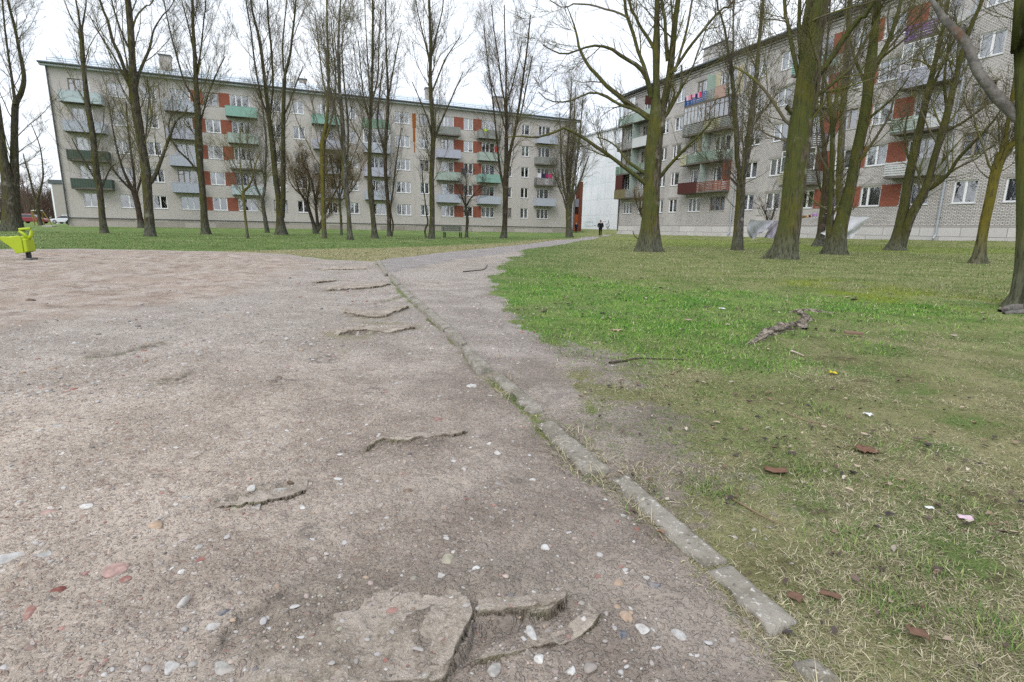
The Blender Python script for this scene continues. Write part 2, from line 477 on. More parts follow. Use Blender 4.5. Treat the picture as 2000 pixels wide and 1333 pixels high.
P_DRYBAND = gpoly([(430, 491), (560, 488), (700, 486), (880, 480), (1000, 474), (1090, 467), (1130, 464), (1060, 474), (960, 486), (840, 499), (738, 513), (640, 507), (560, 497)])
P_LUSH = gpoly([(990, 548), (1050, 532), (1150, 548), (1300, 562), (1480, 572), (1700, 598), (1900, 600), (1900, 622), (1620, 632), (1540, 640), (1480, 672), (1390, 706), (1260, 690), (1140, 668), (1060, 640), (1005, 610), (968, 580)])
P_MOSS = gpoly([(1500, 542), (1650, 553), (1800, 568), (1920, 584), (1800, 594), (1690, 588), (1590, 566)])
P_BRIGHT = gpoly([(1210, 466), (1330, 468), (1450, 472), (1620, 478), (1800, 482), (2100, 488), (2100, 500), (1800, 494), (1600, 492), (1450, 484), (1290, 482)])
P_SAND = gpoly([(-1500, 470), (-400, 480), (0, 487), (300, 490), (450, 493), (600, 505), (560, 545), (420, 580), (200, 605), (0, 640), (-500, 740), (-1500, 800)])
P_CRUST = gpoly([(400, 1345), (430, 1240), (520, 1170), (640, 1110), (800, 1120), (1000, 1065), (1120, 1075), (1165, 1150), (1170, 1230), (1060, 1210), (920, 1225), (890, 1290), (820, 1345)])
P_MOSSY = gpoly([(600, 640), (700, 612), (800, 600), (830, 640), (760, 668), (660, 690), (590, 660)])
P_DARK1 = gpoly([(1560, 655), (1600, 650), (1650, 690), (1640, 720), (1590, 700)])

LEDGES = [([(700, 884), (720, 876), (745, 868), (800, 867), (850, 862), (905, 850), (920, 844)], .034, .55),
          ([(650, 657), (700, 648), (760, 650), (822, 638)], .03, .4), ([(660, 612), (700, 617), (745, 621), (790, 604), (800, 599)], .034, .4),
          ([(628, 567), (690, 563), (756, 560)], .05, .7), ([(616, 553), (656, 548)], .04, .5), ([(618, 527), (722, 524)], .05, .9),
          ([(760, 1345), (830, 1328), (880, 1292), (912, 1253), (924, 1217), (1000, 1211), (1060, 1206), (1104, 1172)], .055, .35),
          ([(385, 1320), (410, 1285), (480, 1232), (560, 1160), (645, 1108)], .026, .22), ([(405, 990), (470, 975), (530, 962), (600, 940)], .03, .3),
          ([(740, 590), (760, 588), (790, 580)], .02, .3), ([(160, 700), (240, 690), (330, 668)], .012, .5), ([(300, 745), (345, 742), (375, 728)], .014, .4), ([(1200, 708), (1260, 704), (1330, 702)], .02, .3)]
LEDGE_W = []
for pts, hh, ln in LEDGES:
    g = gpoly(pts); th = np.arctan2(g[:, 0], g[:, 1]); o = np.argsort(th)
    LEDGE_W.append((th[o], np.hypot(g[:, 0], g[:, 1])[o], hh, ln))

def curb_side(x, y):
    return None

def relief(x, y, dl):
    """small heights added to the broad ground: crust ledges, ruts, lumps"""
    x = np.asarray(x); y = np.asarray(y)
    r = np.hypot(x, y); th = np.arctan2(x, y)
    near = np.exp(-r / 14.0)
    z = (fbm(x * 1.3, y * 1.3, 3, 3) - .5) * .018 * sm(r, .5, 3) + (fbm(x * 7, y * 7, 9, 5) - .5) * .020 * near + (fbm(x * 34, y * 34, 21, 4) - .5) * .014 * near + (fbm(x * 110, y * 110, 25, 3) - .5) * .006 * np.exp(-r / 3)
    lz, _ = ledge_field(x, y)
    z = z + lz
    k = np.nonzero((r < 2.2) & (np.abs(x) < 1.2))[0]
    if len(k): z[k] += sm(sdist(x[k], y[k], P_CRUST), -.02, .10) * ((fbm(x[k] * 9, y[k] * 9, 71, 4) - .45) * .05 + .008)
    k = np.nonzero((x < -1) & (r > 4) & (r < 22))[0]
    if len(k): z[k] += sm(sdist(x[k], y[k], P_SAND), -.5, 1.0) * (fbm(x[k] * 2.6, y[k] * 2.6, 73, 4) - .5) * .09
    return z

def ledge_field(x, y):
    r = np.hypot(x, y); th = np.arctan2(x, y)
    z = np.zeros_like(r); tint = np.zeros_like(r)
    nz_ = (fbm(x * 5, y * 5, 5, 4) - .5) * .22 + (fbm(x * 19, y * 19, 6, 3) - .5) * .07
    for tt, rr, hh, ln in LEDGE_W:
        sel = (th > tt[0] - .05) & (th < tt[-1] + .05)
        if not sel.any(): continue
        rm = rr.mean(); sc = min(1.0, .35 + rm * .2)
        re = np.interp(th[sel], tt, rr) + nz_[sel] * sc
        w_ = tt[-1] - tt[0]
        tp = sm(th[sel], tt[0] - .02, tt[0] + .2 * w_) * (1 - sm(th[sel], tt[-1] - .2 * w_, tt[-1] + .02))
        d = r[sel] - re
        hh = hh * .3
        z[sel] += hh * tp * sm(d, -.003 * rm, (.012 if hh > .02 else .005) * rm) * np.exp(-np.maximum(d, 0) / ln) - .22 * hh * tp * np.exp(-((d + .012 * rm) / (.012 * rm)) ** 2)
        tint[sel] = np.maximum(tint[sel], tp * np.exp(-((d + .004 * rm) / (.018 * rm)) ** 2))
    return z, tint

SPOTS = np.array([(*on_ground(px, py)[:2], rad) for px, py, rad in ((728, 765, .09), (640, 702, .12), (605, 1040, .05), (1010, 942, .05), (700, 650, .16), (1090, 770, .15), (550, 745, .08), (1530, 920, .10), (1650, 700, .12), (1690, 745, .10), (1760, 735, .12), (1550, 1110, .06), (1970, 995, .12), (1900, 1100, .08), (1480, 1130, .07), (1690, 680, .1), (1600, 1000, .08))])

TREE_SOIL_SHADE = []  # dark rings at tree feet: bare soil plus contact shade painted into the ground

def spot_field(x, y):
    v = np.zeros_like(x); k = 1 + (fbm(x * 9, y * 9, 44, 3) - .5) * 1.6
    for a, b_, rad in SPOTS:
        v = np.maximum(v, np.exp(-(((x - a) ** 2 + (y - b_) ** 2) / (rad * rad)) * k * k * 1.3))
    v = sm(v, .35, .8)
    for a, b_, rad in TREE_SOIL_SHADE:
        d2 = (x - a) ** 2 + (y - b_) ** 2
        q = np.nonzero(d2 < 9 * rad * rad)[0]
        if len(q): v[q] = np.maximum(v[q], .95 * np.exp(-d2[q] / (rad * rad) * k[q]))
    return v

def masks(x, y):
    x = np.asarray(x, float); y = np.asarray(y, float)
    r = np.hypot(x, y)
    wob = (fbm(x * 1.1, y * 1.1, 31, 4) - .5) * (.25 + .045 * r) + (fbm(x * 6, y * 6, 37, 3) - .5) * .25 * np.minimum(1, r / 4)
    def f(P, soft): return sm(sdist(x, y, P) + wob * soft, -.16 * soft * (1 + .05 * r), .16 * soft * (1 + .05 * r))
    left = f(P_LEFT, .35); trail = f(P_TRAIL, .8); bare = f(P_BARE2, 4.5) * .85; path = f(P_PATH, .22)
    dirt = np.maximum(np.maximum(left, trail), bare)
    dry = f(P_DRYBAND, 1.0)
    rightness = sm(r, 14, 4) * (x > -1.0)
    m = dict(dirt=dirt, path=path, band=dry, lush=f(P_LUSH, 4.5) * (.6 + .4 * sm(fbm(x * 1.2, y * 1.2, 131, 4), .36, .56)), moss=f(P_MOSS, 3.0) * sm(fbm(x * 1.5, y * 1.5, 133, 4), .38, .6), bright=f(P_BRIGHT, 2.0), sand=f(P_SAND, 1.6), crust=f(P_CRUST, .5),
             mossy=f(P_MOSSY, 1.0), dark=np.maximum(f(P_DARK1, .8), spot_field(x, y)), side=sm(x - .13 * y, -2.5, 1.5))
    return m

def build_ground():
    fine = np.radians(np.linspace(-62, 62, 820))
    coarse = np.radians(np.concatenate([np.linspace(62.7, 180, 60), np.linspace(-180, -62.7, 60)[1:]]))
    th = np.concatenate([fine, coarse])
    rr = np.concatenate([[.12, .25, .4], np.exp(np.linspace(math.log(.5), math.log(9), 520)), np.exp(np.linspace(math.log(9.06), math.log(160), 330)), [190, 240, 320, 450, 700, 1200, 2500]])
    T, R = np.meshgrid(th, rr)
    x = (R * np.sin(T)).ravel(); y = (R * np.cos(T)).ravel()
    r = R.ravel()
    z = gz(x, y)
    m = masks(x, y)
    z = z + relief(x, y, None)
    z = z + .018 * m['lush'] * np.exp(-r / 20) * 0 - .012 * m['path'] * 0 + .03 * m['path'] * np.exp(-((r - 14) / 20) ** 2)
    far = sm(r, 170, 600)
    z = z * (1 - far) + (-.3) * far
    x = np.append(x, 0.0); y = np.append(y, 0.0); z = np.append(z, -.75)
    nT, nR = len(th), len(rr)
    i = np.arange(nR - 1)[:, None] * nT + np.arange(nT)[None, :]
    j = np.arange(nR - 1)[:, None] * nT + (np.arange(nT)[None, :] + 1) % nT
    q = np.stack([i, i + nT, j + nT, j], -1).reshape(-1, 4)
    c = len(x) - 1
    t = np.stack([np.full(nT, c), np.arange(nT), (np.arange(nT) + 1) % nT], -1)
    m['near'] = np.clip(sm(np.hypot(x, y), 7.5, 3.2)[:-1] * sm(fbm(x * .8, y * .8, 111, 3)[:-1], .25, .5), 0, 1)
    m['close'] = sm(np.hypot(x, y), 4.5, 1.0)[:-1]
    m['ledge'] = ledge_field(x[:-1], y[:-1])[1]
    at = {k: np.append(v, 0) for k, v in m.items()}
    me = np_mesh('ground', np.stack([x, y, z], -1), q[:, ::-1], t[:, ::-1] * 0 + t[:, [0, 2, 1]] , [ground_mat()], at, True)
    o = put('ground', me); tag(o, kind='structure')
    return o

def ground_mat():
    b = NB('earth_gravel_and_turf')
    P = b.world()
    A = {k: b.attr(k) for k in ('dirt', 'path', 'band', 'lush', 'moss', 'bright', 'sand', 'crust', 'mossy', 'dark', 'side', 'ledge', 'near', 'close')}
    n_big = b.noise(P, .45, 5, .6); n_mid = b.noise(P, 2.6, 6, .62); n_fine = b.noise(P, 26, 5, .65); n_grit = b.noise(P, 150, 3, .6)
    # trodden gravelly earth
    dirt = b.mix(b.step(n_mid, .36, .66), (.28, .243, .205), (.435, .388, .34))
    dirt = b.mix(b.step(n_big, .45, .68), dirt, (.41, .37, .335))
    dirt = b.mix(b.math('MULTIPLY', b.step(n_fine, .52, .66), .7), dirt, (.15, .12, .105))
    dirt = b.mix(b.math('MULTIPLY', b.step(n_grit, .50, .64), .6), dirt, (.58, .54, .51))
    pk = None
    warp = b.n('ShaderNodeVectorMath', operation='ADD'); wn = b.n('ShaderNodeTexNoise'); wn.inputs['Scale'].default_value = 30; b.l(P, wn.inputs['Vector'])
    wsc = b.n('ShaderNodeVectorMath', operation='SCALE'); wsc.inputs['Scale'].default_value = .03; b.l(wn.outputs['Color'], wsc.inputs[0]); b.l(P, warp.inputs[0]); b.l(wsc.outputs[0], warp.inputs[1])
    for scl, lo, hi, thr in ((150, .22, .42, .40), (70, .22, .40, .58), (33, .16, .30, .72)):
        vc = b.n('ShaderNodeTexVoronoi', voronoi_dimensions='2D'); vc.inputs['Scale'].default_value = scl; b.l(warp.outputs[0], vc.inputs['Vector'])
        peb = b.math('SUBTRACT', 1.0, b.step(vc.outputs['Distance'], lo, hi))
        sepc = b.n('ShaderNodeSeparateColor'); b.l(vc.outputs['Color'], sepc.inputs[0])
        pc = b.ramp(sepc.outputs[0], [(0, (.13, .12, .12)), (.2, (.27, .17, .145)), (.45, (.34, .30, .27)), (.75, (.48, .455, .435)), (1, (.64, .63, .63))])
        k1 = b.math('MULTIPLY', peb, b.step(sepc.outputs[1], thr, thr + .05))
        dirt = b.mix(b.math('MULTIPLY', k1, b.math('SUBTRACT', .8, b.math('MULTIPLY', A['sand'], .6))), dirt, pc)
        pk = k1 if pk is None else b.math('MAXIMUM', pk, k1)
    sand = b.mix(b.step(n_mid, .38, .66), (.38, .305, .25), (.48, .42, .375))
    sand = b.mix(b.math('MULTIPLY', b.step(b.noise(b.world((1, 1, 1)), 4.1, 6, .72), .50, .60), .75), sand, (.22, .165, .135))
    dirt = b.mix(b.math('MULTIPLY', A['sand'], b.math('ADD', .45, b.math('MULTIPLY', n_big, .7))), dirt, sand)
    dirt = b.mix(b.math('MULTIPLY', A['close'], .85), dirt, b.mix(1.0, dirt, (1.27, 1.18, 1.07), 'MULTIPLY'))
    crust = b.mix(b.step(n_fine, .38, .62), (.20, .17, .125), (.42, .36, .285))
    crust = b.mix(b.step(n_mid, .56, .70), crust, (.11, .115, .03))
    dirt = b.mix(b.math('MULTIPLY', A['crust'], .9), dirt, crust)
    dirt = b.mix(b.math('MULTIPLY', b.math('MULTIPLY', A['mossy'], b.step(n_mid, .45, .6)), .7), dirt, (.20, .185, .09))
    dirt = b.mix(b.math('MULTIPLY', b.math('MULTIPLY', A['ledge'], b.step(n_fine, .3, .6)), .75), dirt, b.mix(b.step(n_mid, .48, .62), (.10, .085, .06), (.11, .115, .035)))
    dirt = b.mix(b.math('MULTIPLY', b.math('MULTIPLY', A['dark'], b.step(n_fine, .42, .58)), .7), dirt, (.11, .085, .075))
    trail = b.mix(b.step(n_mid, .4, .66), (.215, .195, .195), (.33, .305, .305))
    dirt = b.mix(b.math('MULTIPLY', A['side'], .75), dirt, trail)
    dirt = b.mix(b.math('MULTIPLY', b.math('MULTIPLY', A['near'], A['side']), .8), dirt, b.mix(b.step(n_mid, .38, .64), (.165, .135, .11), (.28, .24, .20)))
    # turf
    g_l = b.mix(b.step(b.noise(P, 1.1, 6, .65), .36, .64), (.085, .155, .04), (.165, .23, .075))
    g_l = b.mix(b.step(b.noise(P, .28, 4), .5, .66), g_l, (.19, .235, .10))
    g_r = b.mix(b.step(b.noise(P, 1.3, 6, .68), .35, .62), (.13, .18, .05), (.25, .26, .115))
    g_r = b.mix(b.math('MULTIPLY', b.step(b.noise(P, 3.7, 5, .7), .56, .70), .6), g_r, (.19, .125, .07))
    turf = b.mix(A['side'], g_l, g_r)
    turf = b.mix(b.math('MULTIPLY', A['near'], .9), turf, b.mix(b.step(n_mid, .36, .64), (.165, .16, .075), (.25, .235, .125)))
    turf = b.mix(b.math('MULTIPLY', A['near'], b.step(b.noise(P, 1.7, 5, .65), .50, .64)), turf, (.115, .165, .05))
    turf = b.mix(b.math('MULTIPLY', A['bright'], .55), turf, b.mix(n_mid, (.12, .20, .022), (.22, .26, .05)))
    turf = b.mix(b.math('MULTIPLY', A['lush'], .9), turf, b.mix(b.step(n_mid, .4, .60), (.06, .185, .025), (.14, .25, .045)))
    turf = b.mix(b.math('MULTIPLY', A['moss'], .9), turf, b.mix(n_fine, (.15, .215, .015), (.22, .26, .03)))
    turf = b.mix(b.math('MULTIPLY', A['band'], .85), turf, b.mix(b.step(n_mid, .36, .66), (.24, .22, .10), (.40, .345, .22)))
    turf = b.mix(b.math('MULTIPLY', b.step(n_fine, .56, .75), .5), turf, (.07, .06, .03))
    turf = b.mix(b.math('MULTIPLY', b.step(n_grit, .55, .7), .35), turf, (.42, .37, .22))
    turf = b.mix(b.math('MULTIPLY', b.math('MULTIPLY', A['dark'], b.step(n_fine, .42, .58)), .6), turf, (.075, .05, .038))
    edge = b.step(b.math('ADD', A['dirt'], b.math('MULTIPLY', b.math('SUBTRACT', n_fine, .5), .9)), .35, .65)
    col = b.mix(edge, turf, dirt)
    path = b.mix(b.step(n_mid, .38, .64), (.275, .25, .24), (.35, .325, .315))
    path = b.mix(b.math('MULTIPLY', b.step(n_grit, .5, .66), .35), path, (.5, .48, .47))
    col = b.mix(b.step(b.math('ADD', A['path'], b.math('MULTIPLY', b.math('SUBTRACT', n_fine, .5), .6)), .4, .6), col, path)
    h = b.math('ADD', b.math('MULTIPLY', n_grit, .8), b.math('ADD', b.math('MULTIPLY', n_fine, 1.2), b.math('MULTIPLY', pk, .5)))
    b.bump(h, .012, .9)
    return b.fin(col, .95, .1)

# ------------------------------------------------------------------ apartment blocks (local x along the front, y inwards, z up)
WH, FH = 1.38, 2.8
_MESH = {}

def win_meshes(w, h, n, frame_mat, kind):
    """shared meshes of one window size: glass with the dark room behind it, frame, sill"""
    key = (round(w, 2), round(h, 2), n, frame_mat.name, kind)
    if key in _MESH: return _MESH[key]
    g = MB()
    g.quad((.03, .125, .03), (w - .03, .125, .03), (w - .03, .125, h - .03), (.03, .125, h - .03), 0)
    d0, d1 = .135, 1.0
    g.quad((0, d1, 0), (w, d1, 0), (w, d1, h), (0, d1, h), 1)
    g.quad((0, d0, 0), (0, d1, 0), (0, d1, h), (0, d0, h), 1); g.quad((w, d0, h), (w, d1, h), (w, d1, 0), (w, d0, 0), 1)
    g.quad((0, d0, 0), (w, d0, 0), (w, d1, 0), (0, d1, 0), 1); g.quad((0, d0, h), (0, d1, h), (w, d1, h), (w, d0, h), 1)
    gm = g.mesh('window', [M_GLASS, M_ROOM])
    f = MB(); t = .075
    y0, y1 = .07, .145
    f.box(0, y0, 0, t, y1, h).box(w - t, y0, 0, w, y1, h).box(t, y0, 0, w - t, y1, t).box(t, y0, h - t, w - t, y1, h)
    if kind == 'split': fr = [.36]
    elif kind == 'small': fr = [.5]
    elif n == 3: fr = [.34, .67]
    elif n == 2: fr = [.5]
    else: fr = []
    xs = [w * a for a in fr]
    for a in xs: f.box(a - .06, y0 - .012, t, a + .06, y1, h - t)
    if kind == 'small':
        f.box(t, y0 + .004, h * .66, xs[0] - .06, y1 - .004, h * .66 + .07)
    fm = f.mesh('frame', frame_mat)
    s = MB().box(-.05, -.05, -.045, w + .05, .066, -.004)
    smh = s.mesh('sill', M_SILL)
    _MESH[key] = (gm, fm, smh)
    return _MESH[key]

def curtain_mesh(w, h, style, mat):
    key = ('cur', round(w, 2), round(h, 2), style, mat.name)
    if key in _MESH: return _MESH[key]
    spans = {'full': [(.0, 1.0)], 'sides': [(.0, .3), (.72, 1.0)], 'left': [(0, .55)], 'right': [(.45, 1.0)], 'half': [(0, 1.0)]}[style]
    V = []; Q = []
    top = h - .05; bot = .05 if style != 'half' else h * .42
    for a, c in spans:
        k = max(6, int((c - a) * w * 18)); n0 = len(V)
        for i in range(k + 1):
            x = w * (a + (c - a) * i / k); y = .34 + .035 * math.sin(i * 2.1) + .01 * math.sin(i * 5.3)
            V += [(x, y, bot), (x, y, top)]
        for i in range(k): Q.append((n0 + 2*i, n0 + 2*i + 2, n0 + 2*i + 3, n0 + 2*i + 1))
    me = np_mesh('curtain', V, Q, None, [mat], None, True)
    _MESH[key] = me
    return me

def add_window(root, s0, z0, w, h, n=2, frame=None, curt=None, kind='', lintel=0.0, sill=True):
    frame = frame or M_PVC
    gm, fm, smh = win_meshes(w, h, n, frame, kind)
    win = put('window', gm, root, (s0, 0, z0))
    put('frame', fm, win)
    if sill: put('sill', smh, win)
    if curt: put('curtain', curtain_mesh(w, h, *curt), win)
    if lintel:
        MB().box(-.22, -.012, h + .004, w + .22, .06, h + .2).build('lintel', M_CONC, win)
    return win

def wall_with_openings(s0, s1, z0, z1, D, ops, mat, top_slope=None):
    xs = sorted({s0, s1, *[o[0] for o in ops], *[o[1] for o in ops]}); zs = sorted({z0, z1, *[o[2] for o in ops], *[o[3] for o in ops]})
    m = MB()
    for i in range(len(xs) - 1):
        cx = (xs[i] + xs[i+1]) / 2
        for j in range(len(zs) - 1):
            cz = (zs[j] + zs[j+1]) / 2
            if any(o[0] < cx < o[1] and o[2] < cz < o[3] for o in ops): continue
            m.quad((xs[i], 0, zs[j]), (xs[i+1], 0, zs[j]), (xs[i+1], 0, zs[j+1]), (xs[i], 0, zs[j+1]))
    for a, c, e, g in ops:
        R = .135
        m.quad((a, 0, e), (a, 0, g), (a, R, g), (a, R, e)); m.quad((c, 0, e), (c, R, e), (c, R, g), (c, 0, g))
        m.quad((a, 0, g), (c, 0, g), (c, R, g), (a, R, g)); m.quad((a, 0, e), (a, R, e), (c, R, e), (c, 0, e))
    for x in (s0, s1):
        m.quad((x, 0, z0), (x, 0, z1), (x, D, z1), (x, D, z0))
    m.quad((s0, D, z0), (s0, D, z1), (s1, D, z1), (s1, D, z0))
    m.quad((s0, 0, z0), (s0, D, z0), (s1, D, z0), (s1, 0, z0))
    return m

def railing_panels(a, c, y0, y1, z0, z1, style):
    """front board of a balcony, its two ends and their rails; y0 = front (negative)"""
    m = MB(); t = .03
    if style == 'slats':
        n = 6; hh = (z1 - z0) / n
        for k in range(n):
            zz = z0 + k * hh
            m.box(a, y0, zz + .012, c, y0 + t, zz + hh * .68)
        for x in (a + .05, (a + c) / 2, c - .09): m.box(x, y0 + t + .002, z0, x + .04, y0 + t + .04, z1)
    elif style == 'bars':
        n = int((c - a) / .13)
        for k in range(n):
            x = a + (c - a) * k / n
            m.box(x, y0, z0, x + .035, y0 + t, z1 - .05)
        m.box(a, y0 - .004, z1 - .046, c, y0 + t + .004, z1)
    elif style == 'wavy':
        n = max(6, int((c - a) / .11)); V = []
        for k in range(n):
            x = a + (c - a) * k / n; x2 = a + (c - a) * (k + 1) / n
            d = .018 if k % 2 else 0
            m.box(x, y0 + d, z0, x2, y0 + d + t, z1)
    else:
        m.box(a, y0, z0, c, y0 + t, z1)
        n = max(1, int((c - a) / 1.1))
        for k in range(n + 1):
            x = a + (c - a - .04) * k / n
            m.box(x, y0 - .008, z0, x + .04, y0 - .002, z1)
        m.box(a, y0 - .012, z1 + .002, c, y0 + t + .006, z1 + .04)
    return m

def end_panels(xs, y0, y1, z0, z1, style):
    m = MB(); t = .03
    for x in xs:
        if style == 'slats':
            n = 6; hh = (z1 - z0) / n
            for k in range(n): m.box(x, y0 + .034, z0 + k * hh + .012, x + t, y1, z0 + k * hh + hh * .68)
        elif style == 'bars':
            for k in range(7):
                y = y0 + .04 + (y1 - y0 - .08) * k / 7
                m.box(x, y, z0, x + t, y + .035, z1)
        else:
            m.box(x, y0 + .034, z0, x + t, y1, z1)
    return m

def balcony(root, a, c, zsill, sections, depth=1.0, label=None, glazed=None):
    """sections: list of (from fraction, to fraction, material, style)"""
    zs = zsill - .93
    b = MB(); b.box(a, -depth, zs - .14, c, -.003, zs)
    o = b.build('balcony', M_CONC_DK, root)
    if label: o['label'] = label
    z0, z1 = zs - .10, zsill + .0
    for fa, fc, mat, style in sections:
        x0 = a + (c - a) * fa; x1 = a + (c - a) * fc
        zb = z0 if style == 'solid' else zs + .03
        railing_panels(x0 + .004, x1 - .004, -depth - .034, -.01, zb, z1, style).build('railing_panel', mat, o)
    for xe, (_, _, mt, sty) in ((a - .002, sections[0]), (c - .028, sections[-1])):
        end_panels((xe,), -depth - .034, -.008, zs + .02 if sty != 'solid' else z0, z1 - .01, sty).build('end_panel', mt, o)
    if glazed:
        fmat, parts = glazed
        for fa, fc, n, fm, cm in parts:
            x0 = a + (c - a) * fa + .01; x1 = a + (c - a) * fc - .01; zz0, zz1 = z1 + .045, zsill + 1.72
            f = MB(); t = .06; y = -depth
            f.box(x0, y, zz0, x1, y + .05, zz0 + t).box(x0, y, zz1 - t, x1, y + .05, zz1)
            f.box(x0, y + .004, zz0 + (zz1 - zz0) * .72, x1, y + .046, zz0 + (zz1 - zz0) * .72 + .045)
            for k in range(n + 1):
                x = x0 + (x1 - x0 - t) * k / n
                f.box(x, y - .006, zz0 + t, x + t, y + .056, zz1 - t)
            if fa == 0 or fc == 1:
                x = x0 if fa == 0 else x1 - .05
                f.box(x, y + .06, zz0, x + .05, -.01, zz0 + t).box(x, y + .06, zz1 - t, x + .05, -.01, zz1)
                f.box(x, -depth * .5, zz0 + t, x + .05, -depth * .5 + .05, zz1 - t)
            fo = f.build('glazing_frame', fm, o)
            g = MB(); g.quad((x0 + .05, y + .025, zz0 + .05), (x1 - .05, y + .025, zz0 + .05), (x1 - .05, y + .025, zz1 - .05), (x0 + .05, y + .025, zz1 - .05))
            if fa == 0: g.quad((x0 + .025, y + .06, zz0 + .05), (x0 + .025, -.02, zz0 + .05), (x0 + .025, -.02, zz1 - .05), (x0 + .025, y + .06, zz1 - .05))
            if fc == 1: g.quad((x1 - .025, y + .06, zz0 + .05), (x1 - .025, -.02, zz0 + .05), (x1 - .025, -.02, zz1 - .05), (x1 - .025, y + .06, zz1 - .05))
            g.build('glazing_pane', M_GLASS, o)
            if cm:
                V = []; Q = []; k = 24
                for i in range(k + 1):
                    xx = x0 + .1 + (x1 - x0 - .2) * i / k; yy = y + .12 + .03 * math.sin(i * 1.9); dip = .55 * abs(math.sin(i * math.pi / 6))
                    V += [(xx, yy, zz0 + .06 + dip), (xx, yy, zz1 - .08)]
                for i in range(k): Q.append((2*i, 2*i + 2, 2*i + 3, 2*i + 1))
                put('curtain', np_mesh('curtain', V, Q, None, [cm], None, True), o)
    return o

P_GREY = paint('grey_blue_board', (.40, .43, .50), .7, .12, 1.2, .2, .12)
P_LILAC = paint('lilac_grey_board', (.40, .41, .50), .7, .15, 1.5, .2, .2)
P_DKGREEN = paint('dark_green_board', (.085, .12, .10), .75, .45, 2.2, .2, .7)
P_LTBLUE = paint('pale_blue_board', (.44, .52, .55), .7, .2, 1.5, .2, .3)
P_TURQ = paint('turquoise_board', (.25, .42, .37), .7, .3, 2, .2, .5)
P_MINT = paint('faded_mint_board', (.37, .44, .41), .8, .3, 2, .2, .55)
P_GREEN = paint('muted_green_board', (.20, .33, .25), .7, .2, 2, .2, .35)
P_WEATH = paint('weathered_grey_board', (.30, .31, .30), .85, .4, 2.5, .15, .7)
P_WHITE = paint('chalky_white_board', (.56, .58, .59), .7, .2, 2, .2, .45)
P_DKGREY = paint('dark_slate_board', (.13, .135, .14), .8, .3, 3, .2, .4)
P_MAROON = paint('dark_maroon_board', (.085, .030, .026), .75, .3, 3, .2, .4)
P_OXBLOOD = paint('brown_red_slats', (.20, .075, .05), .75, .3, 3, .2, .4)
P_ORANGEBR = paint('orange_brown_slats', (.27, .095, .05), .7, .25, 3, .2, .3)
P_BLUE = paint('strong_blue_slats', (.03, .10, .30), .65, .25, 3, .3, .3)
P_PINK = paint('faded_pink_board', (.42, .29, .25), .85, .25, 2, .15, .5)
P_YELLOW = paint('pale_yellow_slats', (.42, .41, .29), .8, .25, 2.5, .2, .4)
P_OLIVE = paint('olive_brown_board', (.20, .17, .095), .85, .35, 2.5, .15, .6)
P_MINTSL = paint('mint_green_slats', (.35, .46, .41), .75, .25, 2.5, .2, .45)
P_PURPLE = paint('purple_slats', (.15, .09, .22), .7, .2, 3, .2, .3)
P_BROWNFR = paint('brown_glazing_frame', (.12, .085, .075), .7, .3, 5)
P_GREENSL = paint('sage_green_slats', (.20, .30, .235), .8, .3, 2.5, .2, .55)
P_CREAM = paint('cream_wall_paint', (.50, .45, .33), .9, .15, 2, .1, .3)

def gable_roof(root, s0, s1, z0, D, rise, over, mat, gm):
    m = MB(); zr = z0 + rise; half = D / 2
    fz = rise / (half + over)
    th = .06
    def sl(y0, za, y1, zb):
        m.quad((s0, y0, za), (s1, y0, za), (s1, y1, zb), (s0, y1, zb))
        m.quad((s0, y0, za - th), (s0, y1, zb - th), (s1, y1, zb - th), (s1, y0, za - th))
        m.quad((s0, y0, za - th), (s0, y0, za), (s0, y1, zb), (s0, y1, zb - th)); m.quad((s1, y0, za), (s1, y0, za - th), (s1, y1, zb - th), (s1, y1, zb))
        m.quad((s0, y0, za - th), (s1, y0, za - th), (s1, y0, za), (s0, y0, za))
    sl(-over, z0, half, zr); sl(D + over, z0, half + .002, zr)
    ro = m.build('roof', mat, root)
    return ro, zr, half

def downpipe(root, s, z0, z1, mat, off=.12, kick=True):
    m = MB(); pts = [(s, -off, z1), (s, -off, z0 + .45)]
    if kick: pts += [(s, -off - .02, z0 + .35), (s + .02, -off - .22, z0 + .12)]
    m.tube(pts, .065, 8)
    z = z0 + 1.5
    while z < z1 - .5:
        m.box(s - .085, -off - .02, z, s + .085, -.002, z + .04); z += 2.2
    return m.build('downpipe', mat, root)

rs = random.Random(5)

def curt_choice(fl, p=.75):
    if rs.random() > p: return None
    st = rs.choice(['full', 'full', 'sides', 'left', 'right', 'half'])
    mt = rs.choice([CURT[0], CURT[0], CURT[1], CURT[1], CURT[2], CURT[5]])
    return (st, mt)

